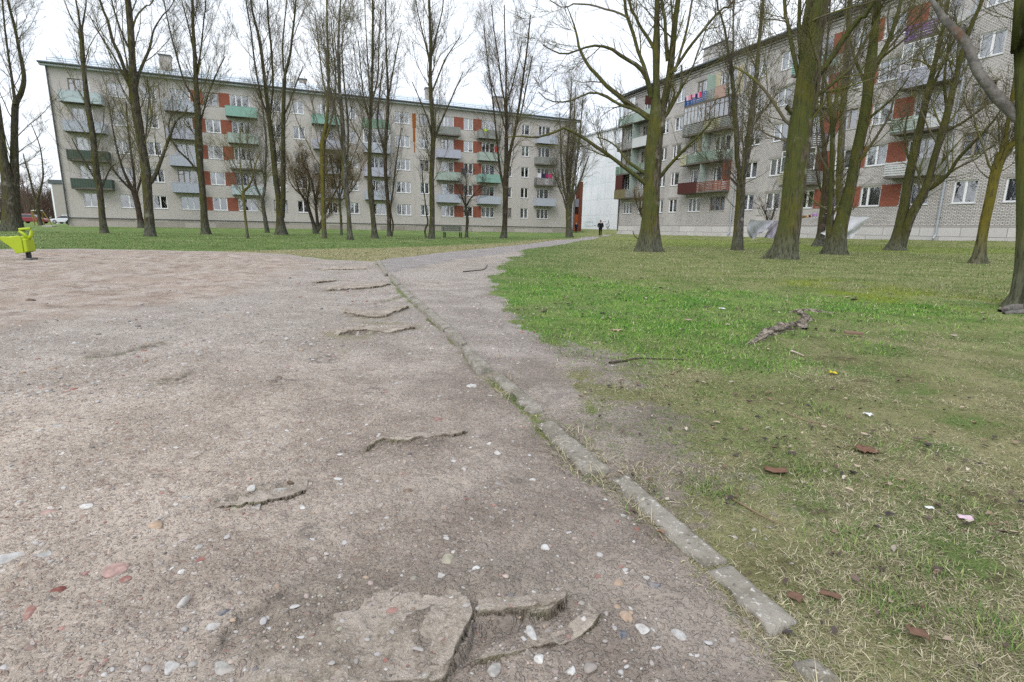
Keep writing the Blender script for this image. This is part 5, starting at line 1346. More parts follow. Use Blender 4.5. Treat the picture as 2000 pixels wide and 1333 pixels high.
# ------------------------------------------------------------------ kerb stones
def kerb_mat():
    b = NB('mossy_kerb_concrete'); P = b.world()
    n = b.noise(P, 9, 6, .7); f = b.noise(P, 70, 4, .65)
    col = b.mix(b.step(n, .35, .65), (.175, .16, .13), (.29, .27, .235))
    col = b.mix(b.math('MULTIPLY', b.step(f, .56, .68), .8), col, (.58, .56, .52))
    col = b.mix(b.math('MULTIPLY', b.step(b.noise(P, 5, 5, .7), .60, .74), .5), col, (.16, .15, .07))
    col = b.mix(b.math('MULTIPLY', b.step(b.noise(P, 38, 3), .60, .72), .7), col, (.09, .08, .07))
    b.bump(b.math('ADD', n, b.math('MULTIPLY', f, .8)), .012, .9)
    return b.fin(col, .95, .12)
M_KERB = kerb_mat()

KERBS = []
def slab_stone(name, px, h, jag, label, group, mat, cat='kerb stone', sink=.10, nz=.0035):
    q = [on_ground(*p)[:2] for p in px]           # left far, left near, right near, right far
    q = [np.array(p) for p in q]
    L = max(np.linalg.norm(q[1] - q[0]), .05); n = int(max(6, min(60, L / .018))); m = 8; h *= (.7 if px[0][1] < 735 else .45)
    KERBS.append(np.array(q))
    V = []; rng = np.random.default_rng(int(px[0][0] * 7 + px[0][1]))
    top = np.zeros((n + 1, m + 1, 3))
    for i in range(n + 1):
        t = i / n
        for j in range(m + 1):
            u = j / m
            e = .5 - abs(u - .5)
            p = (q[0] * (1 - t) + q[1] * t) * (1 - u) + (q[3] * (1 - t) + q[2] * t) * u
            top[i, j, :2] = p
    X = top[..., 0]; Y = top[..., 1]
    jn = (fbm(X * 14, Y * 14, 51, 4) - .5) * jag
    for i in range(n + 1):
        for j in (0, m):
            d = top[i, m - j, :2] - top[i, j, :2]; d /= np.linalg.norm(d) + 1e-9
            top[i, j, :2] += d * max(0, jn[i, j] * 2.0)
    for j in range(m + 1):
        for i, k in ((0, 1), (n, n - 1)):
            d = top[k, j, :2] - top[i, j, :2]; d /= np.linalg.norm(d) + 1e-9
            top[i, j, :2] += d * abs(jn[i, j]) * 1.2
    X = top[..., 0]; Y = top[..., 1]
    edge = np.minimum(np.minimum(np.arange(m + 1), m - np.arange(m + 1))[None, :], np.minimum(np.arange(n + 1), n - np.arange(n + 1))[:, None])
    top[..., 2] = gz(X, Y) + h + (fbm(X * 22, Y * 22, 61, 4) - .5) * nz * 2 + (fbm(X * 3, Y * 3, 63, 2) - .5) * .012 - np.where(edge == 0, .003 + jag * .2, 0)
    V = top.reshape(-1, 3); idx = np.arange((n + 1) * (m + 1)).reshape(n + 1, m + 1)
    Q = np.stack([idx[:-1, :-1], idx[1:, :-1], idx[1:, 1:], idx[:-1, 1:]], -1).reshape(-1, 4)
    ring = np.concatenate([idx[:, 0], idx[-1, 1:], idx[:-1, -1][::-1], idx[0, 1:-1][::-1]])
    low = V[ring].copy(); low[:, 2] -= h + sink
    b0 = len(V); k = len(ring); nxt = (np.arange(k) + 1) % k
    Q2 = np.stack([ring, b0 + np.arange(k), b0 + nxt, ring[nxt]], -1)
    me = np_mesh(name, np.vstack([V, low]), np.vstack([Q, Q2]), None, [mat])
    o = put(name, me); tag(o, label, cat, group)
    return o

KG = 'concrete kerb stones along the path edge'
for px, h, jag, lab in (
    ([(735, 512), (752, 541), (759, 539), (742, 511)], .06, .01, 'farthest kerb stone, jutting out where the paved footpath begins'),
    ([(757, 539), (775, 562), (784, 560), (765, 538)], .055, .01, 'second farthest kerb stone, just below the footpath corner'),
    ([(776, 563), (800, 588), (810, 585), (786, 561)], .05, .01, 'third farthest kerb stone, beside the mossy crust ledge'),
    ([(801, 589), (827, 613), (839, 608), (812, 586)], .05, .012, 'fourth farthest kerb stone, level with the paired crust ledges'),
    ([(828, 614), (866, 651), (881, 645), (841, 609)], .05, .012, 'long even kerb stone left of the trodden earth, above the angular ended one'),
    ([(867, 652), (900, 683), (912, 679), (882, 646)], .05, .015, 'kerb stone ending in a sharp broken tip to the right'),
    ([(901, 687), (932, 735), (960, 727), (912, 682)], .05, .015, 'short wide kerb stone directly above the crumbling one'),
    ([(960, 738), (1034, 814), (1064, 806), (984, 736)], .045, .05, 'crumbling kerb stone with a ragged broken left edge'),
    ([(1048, 835), (1146, 936), (1191, 925), (1079, 827)], .05, .018, 'kerb stone with clear gaps at both ends and a broken near end'),
    ([(1193, 945), (1371, 1114), (1421, 1104), (1222, 934)], .045, .018, 'long lichen speckled kerb stone, second nearest to the bottom'),
    ([(1374, 1117), (1497, 1248), (1560, 1222), (1425, 1107)], .035, .025, 'nearest complete kerb stone, sinking into straw grass'),
    ([(1532, 1292), (1600, 1352), (1652, 1338), (1585, 1286)], .02, .05, 'white chipped kerb fragment almost buried at the bottom edge')):
    slab_stone('kerb_stone', px, h, jag, lab, KG, M_KERB)

PLATES = []
def on_plates(x, y, z):
    z = z.copy()
    for poly, xy, zz in PLATES:
        lo = poly.min(0); hi = poly.max(0)
        k = np.nonzero((x > lo[0]) & (x < hi[0]) & (y > lo[1]) & (y < hi[1]))[0]
        if len(k) == 0: continue
        k = k[sdist(x[k], y[k], poly) > .004]
        for q in k: z[q] = max(z[q], zz[np.argmin((xy[:, 0] - x[q]) ** 2 + (xy[:, 1] - y[q]) ** 2)])
    return z
def paving_mat():
    b = NB('old_crumbling_paving'); P = b.world()
    n = b.noise(P, 7, 6, .7); f = b.noise(P, 55, 5, .7); g = b.noise(P, 170, 3, .6)
    col = b.mix(b.step(n, .36, .64), (.27, .23, .19), (.42, .37, .32))
    col = b.mix(b.math('MULTIPLY', b.step(f, .52, .68), .7), col, (.15, .12, .09))
    col = b.mix(b.math('MULTIPLY', b.step(g, .52, .66), .55), col, (.50, .46, .41))
    gn = b.n('ShaderNodeNewGeometry'); sp = b.n('ShaderNodeSeparateXYZ'); b.l(gn.outputs['Normal'], sp.inputs[0])
    side = b.math('SUBTRACT', 1.0, b.step(sp.outputs[2], .45, .85))
    ms = b.math('MAXIMUM', b.math('MULTIPLY', b.step(b.noise(P, 9, 5, .7), .56, .68), .45), b.math('MULTIPLY', side, .7))
    col = b.mix(b.math('MULTIPLY', ms, b.step(f, .3, .5)), col, b.mix(b.step(b.noise(P, 14, 3), .45, .62), (.10, .082, .06), (.115, .11, .05)))
    b.bump(b.math('ADD', f, b.math('MULTIPLY', g, .6)), .012, 1.0)
    return b.fin(col, .95, .1)
M_PAVE = paving_mat()
def plate(front, back, h, label, amp=.012, n=110, m=26, jag=.03, lump=.012):
    """old paving remnant: raised broken front edge, dipping into the earth behind"""
    A = catmull(np.array([on_ground(*p)[:2] for p in front]), n); B_ = catmull(np.array([on_ground(*p)[:2] for p in back]), n)
    r_ = float(np.hypot(*A.mean(0))); t = np.linspace(0, 1, m)[:, None, None] ** 1.3
    G = A[None] * (1 - t) + B_[None] * t
    X, Y = G[..., 0], G[..., 1]; u = np.linspace(0, 1, n)[None, :]; t = t[..., 0]
    jn = (fbm(X * 6, Y * 6, 301, 4) - .5) * jag * 2 * (.5 + .25 * r_) + (fbm(X * 26, Y * 26, 303, 3) - .5) * jag * .7
    D = (A - B_); D /= np.linalg.norm(D, axis=1, keepdims=True)
    G = G + D[None] * (jn * (1 - t) ** 2)[..., None]
    X, Y = G[..., 0], G[..., 1]
    e = sm(u, 0, .10) * (1 - sm(u, .90, 1))
    prof = h * (1 - t) ** .8 * (.35 + .65 * e) * (.7 + .6 * fbm(X * 4, Y * 4, 305, 3)) - .022 * sm(t, .55, 1) - .02 * (1 - e)
    Z = gz(X, Y) + relief(X.ravel(), Y.ravel(), None).reshape(X.shape) * .6 + prof + (fbm(X * 15, Y * 15, 307, 4) - .5) * lump * 2 + (fbm(X * 50, Y * 50, 309, 3) - .5) * .007
    Z[0] -= h * .25
    PLATES.append((np.vstack([A, B_[::-1]]), G.reshape(-1, 2)[::3].copy(), Z.ravel()[::3].copy()))
    V = np.stack([X, Y, Z], -1).reshape(-1, 3); idx = np.arange(n * m).reshape(m, n)
    Q = np.stack([idx[:-1, :-1], idx[:-1, 1:], idx[1:, 1:], idx[1:, :-1]], -1).reshape(-1, 4)
    lows = []; b0 = len(V)
    fr = idx[0]
    k1 = V[fr].copy(); k1[:, :2] += D * (.004 * (1 + r_ * .3)) * rngp.normal(size=(n, 1)); k1[:, 2] -= h * .55 + rngp.uniform(0, .006, n)
    k2 = V[fr].copy(); k2[:, :2] -= D * .01; k2[:, 2] -= h + .08
    i = np.arange(n - 1)
    Q1 = np.stack([fr[:-1], b0 + i, b0 + i + 1, fr[1:]], -1); Q2 = np.stack([b0 + i, b0 + n + i, b0 + n + i + 1, b0 + i + 1], -1)
    o = put('paving_remnant', np_mesh('paving_remnant', np.vstack([V, k1, k2]), np.vstack([Q, Q1, Q2])[:, ::-1], None, [M_PAVE], None, False))
    tag(o, label, 'paving slab', 'broken remnants of old paving on the earth'); return o
rngp = np.random.default_rng(31)
plate([(704, 884), (722, 875), (746, 867), (800, 868), (850, 862), (905, 851), (922, 846)], [(718, 862), (740, 855), (765, 848), (810, 845), (850, 842), (895, 836), (915, 836)], .011, 'wide flat paving remnant with a dark wavy front edge, left of the kerb gap')
plate([(650, 657), (700, 649), (760, 650), (822, 640)], [(640, 641), (700, 634), (760, 632), (822, 630)], .014, 'low mossy paving remnant, the nearer of the stacked pair left of the kerb')
plate([(662, 612), (700, 617), (745, 621), (790, 605), (800, 600)], [(650, 600), (700, 603), (745, 604), (780, 597), (796, 596)], .018, 'ragged paving remnant with a scalloped edge, farther of the stacked pair')
plate([(626, 569), (690, 566), (740, 562), (768, 557)], [(640, 556), (690, 554), (740, 552), (762, 552)], .026, 'long straight paving remnant reaching the far kerb stones')
plate([(614, 555), (636, 553), (658, 550)], [(618, 549), (640, 547), (660, 546)], .022, 'small paving fragment left of the long straight remnant')
plate([(618, 529), (670, 528), (722, 526)], [(630, 521), (680, 520), (730, 519)], .022, 'farthest paving remnant, near the start of the footpath')
plate([(640, 1390), (780, 1350), (855, 1338), (888, 1292), (914, 1252), (924, 1218), (908, 1180)], [(395, 1360), (420, 1300), (470, 1245), (540, 1190), (630, 1135), (740, 1112), (850, 1128)], .020, 'big olive brown paving remnant at the bottom centre with embedded stones', jag=.020, lump=.017, n=160, m=80)
plate([(918, 1222), (960, 1218), (1000, 1213), (1060, 1208), (1098, 1190), (1108, 1168)], [(915, 1180), (950, 1172), (1000, 1168), (1050, 1152), (1085, 1140), (1100, 1142)], .024, 'finger shaped paving remnant jutting right from the big bottom one', jag=.012, lump=.010, n=120, m=40)
plate([(900, 1305), (960, 1285), (1030, 1270), (1100, 1262), (1160, 1230), (1172, 1180)], [(960, 1240), (1000, 1236), (1060, 1225), (1110, 1205), (1130, 1180), (1135, 1150)], .008, 'mossy rubbly paving remnant below the finger shaped one', jag=.03, lump=.018, n=110, m=40)
plate([(405, 992), (440, 990), (480, 985), (530, 978), (580, 968), (610, 955)], [(430, 955), (470, 948), (510, 944), (540, 936), (580, 928), (620, 922)], .007, 'small mossy rubble remnant holding grey stones, left middle ground', jag=.04, lump=.016, n=90, m=30)

# ------------------------------------------------------------------ stones
import bmesh
def ico(sub):
    bm = bmesh.new(); bmesh.ops.create_icosphere(bm, subdivisions=sub, radius=1.0)
    bm.verts.ensure_lookup_table()
    V = np.array([v.co[:] for v in bm.verts]); T = np.array([[v.index for v in f.verts] for f in bm.faces]); bm.free()
    return V, T
ICO1, ICO2, ICO3 = ico(1), ico(2), ico(3)

def rock_shape(V, seed, ang=.16):
    rng = np.random.default_rng(seed); W = V.copy()
    for k in range(9):
        d = rng.normal(size=3); d /= np.linalg.norm(d); c = rng.uniform(.38, .9)
        p = W @ d; over = np.maximum(p - c, 0)
        W = W - over[:, None] * d * (1 - ang)
    return W + rng.normal(size=W.shape) * .015

def stone_mat(name, c):
    b = NB(name); P = b.world()
    n = b.noise(P, 45, 5, .65)
    col = b.mix(b.step(n, .35, .65), tuple(k * .72 for k in c), tuple(min(1, k * 1.12) for k in c))
    col = b.mix(b.math('MULTIPLY', b.step(b.noise(P, 160, 3), .58, .7), .4), col, (.2, .17, .15))
    col = b.mix(b.math('MULTIPLY', b.step(b.noise(P, 26, 5, .7), .48, .66), .55), col, (.36, .31, .28))
    b.bump(n, .004, .8)
    return b.fin(col, .9, .12)
ST = {k: stone_mat(k + '_stone', c) for k, c in dict(red=(.29, .15, .13), pink=(.37, .25, .225), dark_red=(.20, .08, .07), white=(.50, .495, .48), pale_grey=(.43, .425, .415), grey=(.34, .33, .31), tan=(.40, .30, .22), slate=(.095, .11, .135), brown=(.13, .095, .07), olive_grey=(.32, .30, .235)).items()}
SG = 'loose stones on the gravelly earth'
def stone(px, py, w, col, flat, lab, seed, asp=.65, rot=0.0, group=SG):
    P = on_ground(px, py); s = w * depth_of(P) / F / 2
    V = rock_shape(ICO3[0], seed)
    V = V * np.array([s, s * asp / .62, s * flat]); c, s_ = math.cos(rot), math.sin(rot)
    V = np.stack([V[:, 0] * c - V[:, 1] * s_, V[:, 0] * s_ + V[:, 1] * c, V[:, 2]], -1)
    me = np_mesh('stone', V, None, ICO3[1], [ST[col]], None, True)
    o = put('stone', me, None, (P[0], P[1], float(on_plates(np.array([P[0]]), np.array([P[1]]), np.array([P[2]]) + relief(np.array([P[0]]), np.array([P[1]]), None))[0]) - s * flat * .22)); tag(o, lab, 'stone', group)
for k, a in enumerate([
    (57, 1197, 36, 'red', .55, 'smooth red pebble near the lower left corner', .9, .6), (228, 1113, 54, 'pink', .25, 'flat pinkish red slab stone, largest on the left', .6, .2), (243, 1132, 24, 'red', .4, 'small red stone touching the pinkish slab', .6, .2),
    (110, 1152, 32, 'dark_red', .4, 'dark wine red stone between the pebble and the slab', .5, .5), (18, 1088, 62, 'pale_grey', .25, 'broad flat whitish stone cut by the left edge', .6, .1), (86, 1083, 32, 'pale_grey', .3, 'narrow pale grey stone beside the broad whitish one', .5, .5),
    (168, 990, 26, 'white', .5, 'clean white chip standing out on the left gravel', .5, -.1), (105, 997, 40, 'pink', .2, 'half buried mauve pink stone left of the white chip', .5, .3), (305, 1026, 24, 'tan', .4, 'rounded tan stone lying upright in the left gravel', 1.0, 1.0), (392, 1090, 22, 'red', .4, 'reddish oval stone above the pale pebbles', .6, .5), (353, 1117, 18, 'white', .4, 'white triangular chip below the reddish oval', .6, .9),
    (1062, 1076, 26, 'white', .7, 'bright white stone at the back of the broken crust', .7, 0), (874, 1100, 28, 'olive_grey', .6, 'round olive grey stone behind the broken crust', .75, 0), (930, 1128, 18, 'white', .6, 'small white stone embedded in the crust top', .8, 0), (860, 1138, 22, 'white', .4, 'pale angular stone at the left rim of the crust', .7, .7),
    (1280, 1145, 26, 'slate', .4, 'dark slate stone nearer the kerb, the upper of two', .9, .8), (1216, 1243, 26, 'slate', .4, 'dark slate stone, the lower of two', .7, .1), (1327, 1240, 30, 'pale_grey', .3, 'flat blue grey stone below the last kerb stone', .8, .6), (1265, 1131, 26, 'pale_grey', .35, 'long pale stone touching the upper slate one', .4, -.5), (1222, 1207, 30, 'tan', .5, 'sandy brown lump right of the crust', .7, .2), (1252, 1232, 34, 'white', .25, 'whitish rough lump between the two slates', .6, .1),
    (1040, 1236, 26, 'white', .7, 'upright pale stone in the crust hollow', 1.3, .2), (1057, 1289, 30, 'white', .55, 'angular white stone left of the bottom pair', .6, .3), (1114, 1311, 28, 'white', .6, 'bluish white stone, lowest right of the crust', .8, -.3), (966, 1305, 28, 'grey', .5, 'grey wedge stone at the foot of the crust', 1.0, -.4), (1133, 1182, 18, 'grey', .6, 'grey chip on the right flank of the crust', .7, -.4),
    (417, 1226, 30, 'pale_grey', .5, 'tilted pale grey stone by the mossy ledge', .8, .7), (440, 1306, 36, 'grey', .5, 'large grey stone at the lower end of the mossy ledge', 1.0, .9), (334, 1300, 34, 'pale_grey', .5, 'whitish stone left of the large grey ledge stone', .8, .6), (440, 1203, 28, 'slate', .3, 'thin dark grey sliver above the tilted stone', .35, .4),
    (502, 988, 24, 'grey', .7, 'angular grey stone at the small upper heap', .9, .3), (545, 961, 32, 'grey', .5, 'long grey stone on top of the small upper heap', .5, .4), (493, 958, 22, 'white', .5, 'white topped stone in the small upper heap', .6, -.2), (460, 991, 26, 'olive_grey', .4, 'low olive grey stone left in the small upper heap', .5, .1), (567, 945, 16, 'brown', .6, 'brown pebble at the right of the small upper heap', .7, 0), (590, 993, 14, 'white', .5, 'white chip right below the small upper heap', 1.1, .7),
    (921, 757, 22, 'white', .5, 'pale rounded stone beside the crumbling kerb', .6, .1), (546, 738, 17, 'brown', .7, 'dark clod alone on the middle gravel', .7, .1), (57, 588, 24, 'brown', .5, 'dark clod on the sand below the lime rocker', .6, 0), (856, 825, 18, 'red', .5, 'red pebble between crust ledge and kerb gap', .6, 0), (955, 869, 13, 'white', .6, 'white chip below the crust ledge', .8, 0), (971, 886, 17, 'white', .6, 'bright white angular stone right below the crust ledge', .8, .4), (908, 920, 15, 'pale_grey', .6, 'pale grey pebble on the bare patch below the ledge', .8, .3), (1040, 942, 14, 'pale_grey', .6, 'blue grey pebble near the gap between kerb stones', .8, .2), (800, 964, 24, 'brown', .4, 'flat brown stone in the middle gravel', .4, .1), (665, 889, 14, 'white', .5, 'white chip near the left end of the crust ledge', .7, .2), (342, 873, 13, 'white', .4, 'pale flat chip far left of the crust ledge', .5, .1), (112, 834, 22, 'pale_grey', .2, 'thin pale sliver stone on the far left gravel', .4, .5), (77, 841, 20, 'pale_grey', .25, 'pale flat stone left of the thin sliver', .5, .1),
    ]):
    px, py, w_, c_, fl, lab, asp, rot = a
    stone(px, py, w_, c_, fl, lab, 200 + k, asp, rot)

def scatter_gravel():
    rng = np.random.default_rng(5)
    shapes2 = np.stack([rock_shape(ICO2[0], 900 + k) for k in range(24)]); shapes1 = np.stack([rock_shape(ICO1[0], 950 + k, .4) for k in range(24)])
    V = []; T = []; C = []; n0 = 0
    pal = np.array([(.30, .27, .25), (.36, .33, .31), (.44, .42, .40), (.47, .46, .45), (.50, .49, .48), (.34, .20, .175), (.30, .13, .11), (.38, .29, .22), (.17, .16, .165), (.33, .31, .26), (.40, .33, .30)])
    pw = np.array([20, 20, 14, 6, 2, 6, 2.5, 9, 5, 10, 18.]); pw /= pw.sum()
    for cnt, (sh, tri), r0, r1, s0, s1 in ((2600, (shapes2, ICO2[1]), .75, 3.4, .004, .011), (16000, (shapes1, ICO1[1]), .7, 3.6, .0022, .006), (4500, (shapes1, ICO1[1]), 3.0, 8.5, .006, .018), (110, (shapes2, ICO2[1]), .8, 6.0, .012, .022), (900, (shapes2 * np.array([1, .8, .35]), ICO2[1]), .8, 7.0, .006, .017)):
        th = np.radians(rng.uniform(-52, 50, cnt)); r = np.exp(rng.uniform(math.log(r0), math.log(r1), cnt))
        x, y = r * np.sin(th), r * np.cos(th)
        m = masks(x, y)
        ok = (rng.uniform(size=cnt) < m['dirt'] * (1 - .75 * m['side']) * (1 - m['path']) * (1 - .7 * m['sand'])) & (fbm(x * 1.7, y * 1.7, 70, 3) > rng.uniform(.25, .62, cnt))
        x, y, r = x[ok], y[ok], r[ok]; n = len(x)
        s = np.exp(rng.uniform(math.log(s0), math.log(s1), n)) * (.75 + .12 * r)
        z = on_plates(x, y, gz(x, y) + relief(x, y, None))
        W = sh[rng.integers(0, len(sh), n)]
        sc = np.stack([s, s * rng.uniform(.5, 1, n), s * rng.uniform(.3, .75, n)], -1)
        W = W * sc[:, None, :]; a = rng.uniform(0, 6.28, n); ca, sa = np.cos(a)[:, None], np.sin(a)[:, None]
        W = np.stack([W[..., 0] * ca - W[..., 1] * sa + x[:, None], W[..., 0] * sa + W[..., 1] * ca + y[:, None], W[..., 2] + (z + sc[:, 2] * rng.uniform(-.45, .3, n))[:, None]], -1)
        k = W.shape[1]
        V.append(W.reshape(-1, 3)); T.append((tri[None] + (n0 + np.arange(n)[:, None, None] * k)).reshape(-1, 3)); n0 += n * k
        c = pal[rng.choice(len(pal), n, p=pw)] * rng.uniform(.65, 1.0, (n, 1))
        if cnt == 900: c = np.array([(.42, .41, .41), (.38, .37, .37), (.46, .45, .44), (.33, .31, .30)])[rng.integers(0, 4, n)]
        C.append(np.repeat(c, k, 0))
    b = NB('mixed_gravel'); P = b.world()
    col = b.mix(.5, b.attr('tint', 'Color'), b.mix(b.noise(P, 120, 4), (.5, .5, .5), (1.5, 1.5, 1.5)), 'MULTIPLY')
    b.fin(col, .88, .2)
    o = put('gravel', np_mesh('gravel', np.concatenate(V), None, np.concatenate(T), [b.m], {'tint': np.concatenate(C)}, True))
    tag(o, 'mixed grey pink and white gravel strewn over the bare earth', 'gravel', kind='stuff')
scatter_gravel()

# ------------------------------------------------------------------ grass, leaves
def blades(name, label, n, th, rr, ok_fn, hl, wd, lean, cols, seed, tuft=0):
    rng = np.random.default_rng(seed)
    t = np.radians(rng.uniform(th[0], th[1], n)); r = np.exp(rng.uniform(math.log(rr[0]), math.log(rr[1]), n))
    x, y = r * np.sin(t), r * np.cos(t)
    p = ok_fn(x, y, rng)
    k = rng.uniform(size=n) < p
    x, y, r = x[k], y[k], r[k]; n = len(x)
    z = gz(x, y) + relief(x, y, None) - .003
    L = rng.uniform(hl[0], hl[1], n) * (1 + .03 * r); w2 = rng.uniform(wd[0], wd[1], n) * (1 + .22 * r) / 2
    a = rng.uniform(0, 6.283, n); tl = np.radians(rng.uniform(lean[0], lean[1], n)); t2 = np.minimum(tl + np.radians(rng.uniform(5, 40, n)), np.radians(97))
    dx, dy = np.cos(a), np.sin(a); sx, sy = -dy, dx
    B = np.stack([x, y, z], -1)
    h1 = L * .5
    M = B + np.stack([dx * np.sin(tl) * h1, dy * np.sin(tl) * h1, np.cos(tl) * h1], -1)
    E = M + np.stack([dx * np.sin(t2) * h1, dy * np.sin(t2) * h1, np.cos(t2) * h1], -1)
    side = np.stack([sx, sy, rng.uniform(-.3, .3, n)], -1) * w2[:, None]
    V = np.stack([B - side, B + side, M - side * .85, M + side * .85, E], 1).reshape(-1, 3)
    i = np.arange(n)[:, None] * 5
    Q = np.concatenate([i, i + 1, i + 3, i + 2], 1); T = np.concatenate([i + 2, i + 3, i + 4], 1)
    C = cols(x, y, rng) * rng.uniform(.65, 1.2, (n, 1))
    b = NB(name + '_blade'); b.fin(b.attr('tint', 'Color'), .8, .15)
    o = put(name, np_mesh(name, V, Q, T, [b.m], {'tint': np.repeat(C, 5, 0)}))
    tag(o, label, 'grass', kind='stuff')
    return o

def cov(x, y):
    m = masks(x, y)
    return np.clip(1 - m['dirt'], 0, 1) * (1 - m['path']) * (1 - .9 * m['dark']), m

STRAW = np.array([(.40, .355, .235), (.28, .25, .155), (.50, .455, .32), (.16, .135, .085)]); GREEN = np.array([(.12, .19, .05), (.18, .23, .075), (.08, .145, .04), (.23, .265, .10)])
def cols_dry(x, y, rng):
    n = len(x); g = sm(fbm(x * 1.5, y * 1.5, 81, 4) + .12 * (fbm(x * .5, y * .5, 83, 2) - .5) + .035 * (np.hypot(x, y) - 2.5), .44, .64)
    a = STRAW[rng.integers(0, 4, n)]; b_ = GREEN[rng.integers(0, 4, n)]
    return np.where((rng.uniform(size=n) < .12 + .75 * g)[:, None], b_, a)
def ok_dry(x, y, rng):
    c, m = cov(x, y)
    patch = sm(fbm(x * 2.3, y * 2.3, 87, 4), .30, .52)
    side = sm(x, -.3, .2) 
    return np.clip(c * 1.1 + .10 * (1 - c) * (m['side'] > .5) * 0, 0, 1) * (.22 + .78 * patch) * side * (1 - .7 * m['lush'])
blades('straw_grass', 'tangled straw coloured winter grass right of the kerb', 620000, (-4, 58), (.7, 9.5), ok_dry, (.012, .036), (.0007, .0014), (55, 92), cols_dry, 1)
def cols_gr(x, y, rng):
    n = len(x); return np.where((rng.uniform(size=n) < .12)[:, None], STRAW[rng.integers(0, 4, n)], GREEN[rng.integers(0, 4, n)] * np.array([.95, 1.35, .7]))
def ok_lush(x, y, rng):
    c, m = cov(x, y)
    return c * np.clip(m['lush'] * (.35 + .65 * sm(fbm(x * 1.4, y * 1.4, 91, 3), .3, .5)), 0, 1)
blades('green_grass', 'lush green grass patch beside the trodden earth', 110000, (-8, 52), (3.0, 11.0), ok_lush, (.018, .05), (.0013, .0024), (25, 75), cols_gr, 2)
TUFTS = [on_ground(*p)[:2] for p in ((1380, 955), (1385, 770), (1600, 800), (1690, 690), (1790, 965), (1590, 925), (1350, 690), (1480, 655), (1405, 965), (1880, 985), (1830, 740), (1130, 690), (1610, 810), (1740, 880), (1660, 1060), (1950, 1230), (1760, 1180), (1830, 1120))]
def ok_tuft(x, y, rng):
    p = np.zeros(len(x))
    for k, t in enumerate(TUFTS):
        d = np.hypot(x - t[0], (y - t[1])); p = np.maximum(p, np.exp(-(d / (.035 + .022 * np.hypot(*t))) ** 2))
    return p
blades('grass_tufts', 'small green tufts growing among the straw grass', 150000, (0, 56), (.8, 7), ok_tuft, (.014, .038), (.0010, .0018), (15, 75), lambda x, y, r: GREEN[r.integers(0, 4, len(x))] * 1.1, 3)
KW = gpoly([(x - 9, y + 2) for x, y in CURB_L[6:]] + [(x + 55, y - 12) for x, y in CURB_L[6:]][::-1])
def ok_kerb(x, y, rng):
    free = np.ones(len(x))
    for q in KERBS: free = free * (sdist(x, y, q) < -.004)
    return free * sm(sdist(x, y, KW), -.03, .02) * sm(fbm(x * 3.1, y * 3.1, 95, 3), .42, .6) * .9
blades('kerb_grass', 'dry grass fringe hugging the kerb stones', 90000, (-8, 40), (.75, 2.9), ok_kerb, (.03, .08), (.001, .002), (45, 88), lambda x, y, r: np.where((r.uniform(size=len(x)) < .2)[:, None], GREEN[r.integers(0, 4, len(x))], STRAW[r.integers(0, 4, len(x))]), 4)
def ok_far(x, y, rng):
    c, m = cov(x, y); return c * .8
def cols_far(x, y, rng):
    n = len(x); m = masks(x, y)
    g = GREEN[rng.integers(0, 4, n)]; s_ = STRAW[rng.integers(0, 4, n)]
    f = rng.uniform(size=n)[:, None] < (.10 + .24 * (m['side'] * (1 - m['bright']) * (1 - m['lush'])) + .4 * m['band'])[:, None]
    return np.where(f, s_ * .9, g * (1 - .2 * (1 - m['side'][:, None])) + m['moss'][:, None] * np.array([.08, .06, 0]))
blades('lawn_grass', 'short winter lawn of the wide courtyard', 170000, (-52, 52), (8.5, 46), ok_far, (.02, .05), (.0012, .002), (20, 75), cols_far, 6)

def leaf_litter(name, label, n, seed, r0, r1, l0, l1, on_green):
    rng = np.random.default_rng(seed)
    th = np.radians(rng.uniform(-3, 56, n)); r = np.exp(rng.uniform(math.log(r0), math.log(r1), n)); x, y = r * np.sin(th), r * np.cos(th)
    c, m = cov(x, y)
    k = rng.uniform(size=n) < c * (.15 + .75 * sm(fbm(x * .9, y * .9, 99, 3), .45, .62) + .25 * m['lush'])
    if on_green: k = rng.uniform(size=n) < c * m['lush'] * (.15 + .85 * sm(fbm(x * 1.1, y * 1.1, 199, 3), .42, .60))
    x, y, r = x[k], y[k], r[k]; n = len(x)
    z = gz(x, y) + relief(x, y, None) + .010
    L = rng.uniform(l0, l1, n) * (1 + .05 * r); W = L * rng.uniform(.35, .75, n); a = rng.uniform(0, 6.28, n); cu = rng.uniform(.1, .9, n)
    u = np.array([(-1, 0), (-.4, -.8), (.4, -.75), (1, 0), (.4, .75), (-.4, .8), (0, 0)])
    lx = u[None, :, 0] * L[:, None]; ly = u[None, :, 1] * W[:, None]
    lz = (np.abs(u[None, :, 1]) * cu[:, None] * W[:, None] * .9) + np.abs(u[None, :, 0]) * rng.uniform(-.2, .4, (n, 1)) * L[:, None] + rng.normal(size=(n, 7)) * .002
    ca, sa = np.cos(a)[:, None], np.sin(a)[:, None]
    V = np.stack([x[:, None] + lx * ca - ly * sa, y[:, None] + lx * sa + ly * ca, z[:, None] + lz], -1).reshape(-1, 3)
    f = np.array([(6, 0, 1), (6, 1, 2), (6, 2, 3), (6, 3, 4), (6, 4, 5), (6, 5, 0)])
    T = (f[None] + np.arange(n)[:, None, None] * 7).reshape(-1, 3)
    pal = np.array([(.17, .11, .075), (.25, .18, .13), (.36, .29, .22), (.09, .065, .055), (.13, .09, .08), (.40, .35, .29), (.055, .045, .045), (.07, .055, .05)])
    C = pal[rng.integers(0, len(pal), n)] * rng.uniform(.7, 1.2, (n, 1))
    b = NB(name + '_leaf'); b.fin(b.attr('tint', 'Color'), .8, .2)
    o = put(name, np_mesh(name, V, None, T, [b.m], {'tint': np.repeat(C, 7, 0)}))
    tag(o, label, 'leaf litter', kind='stuff')
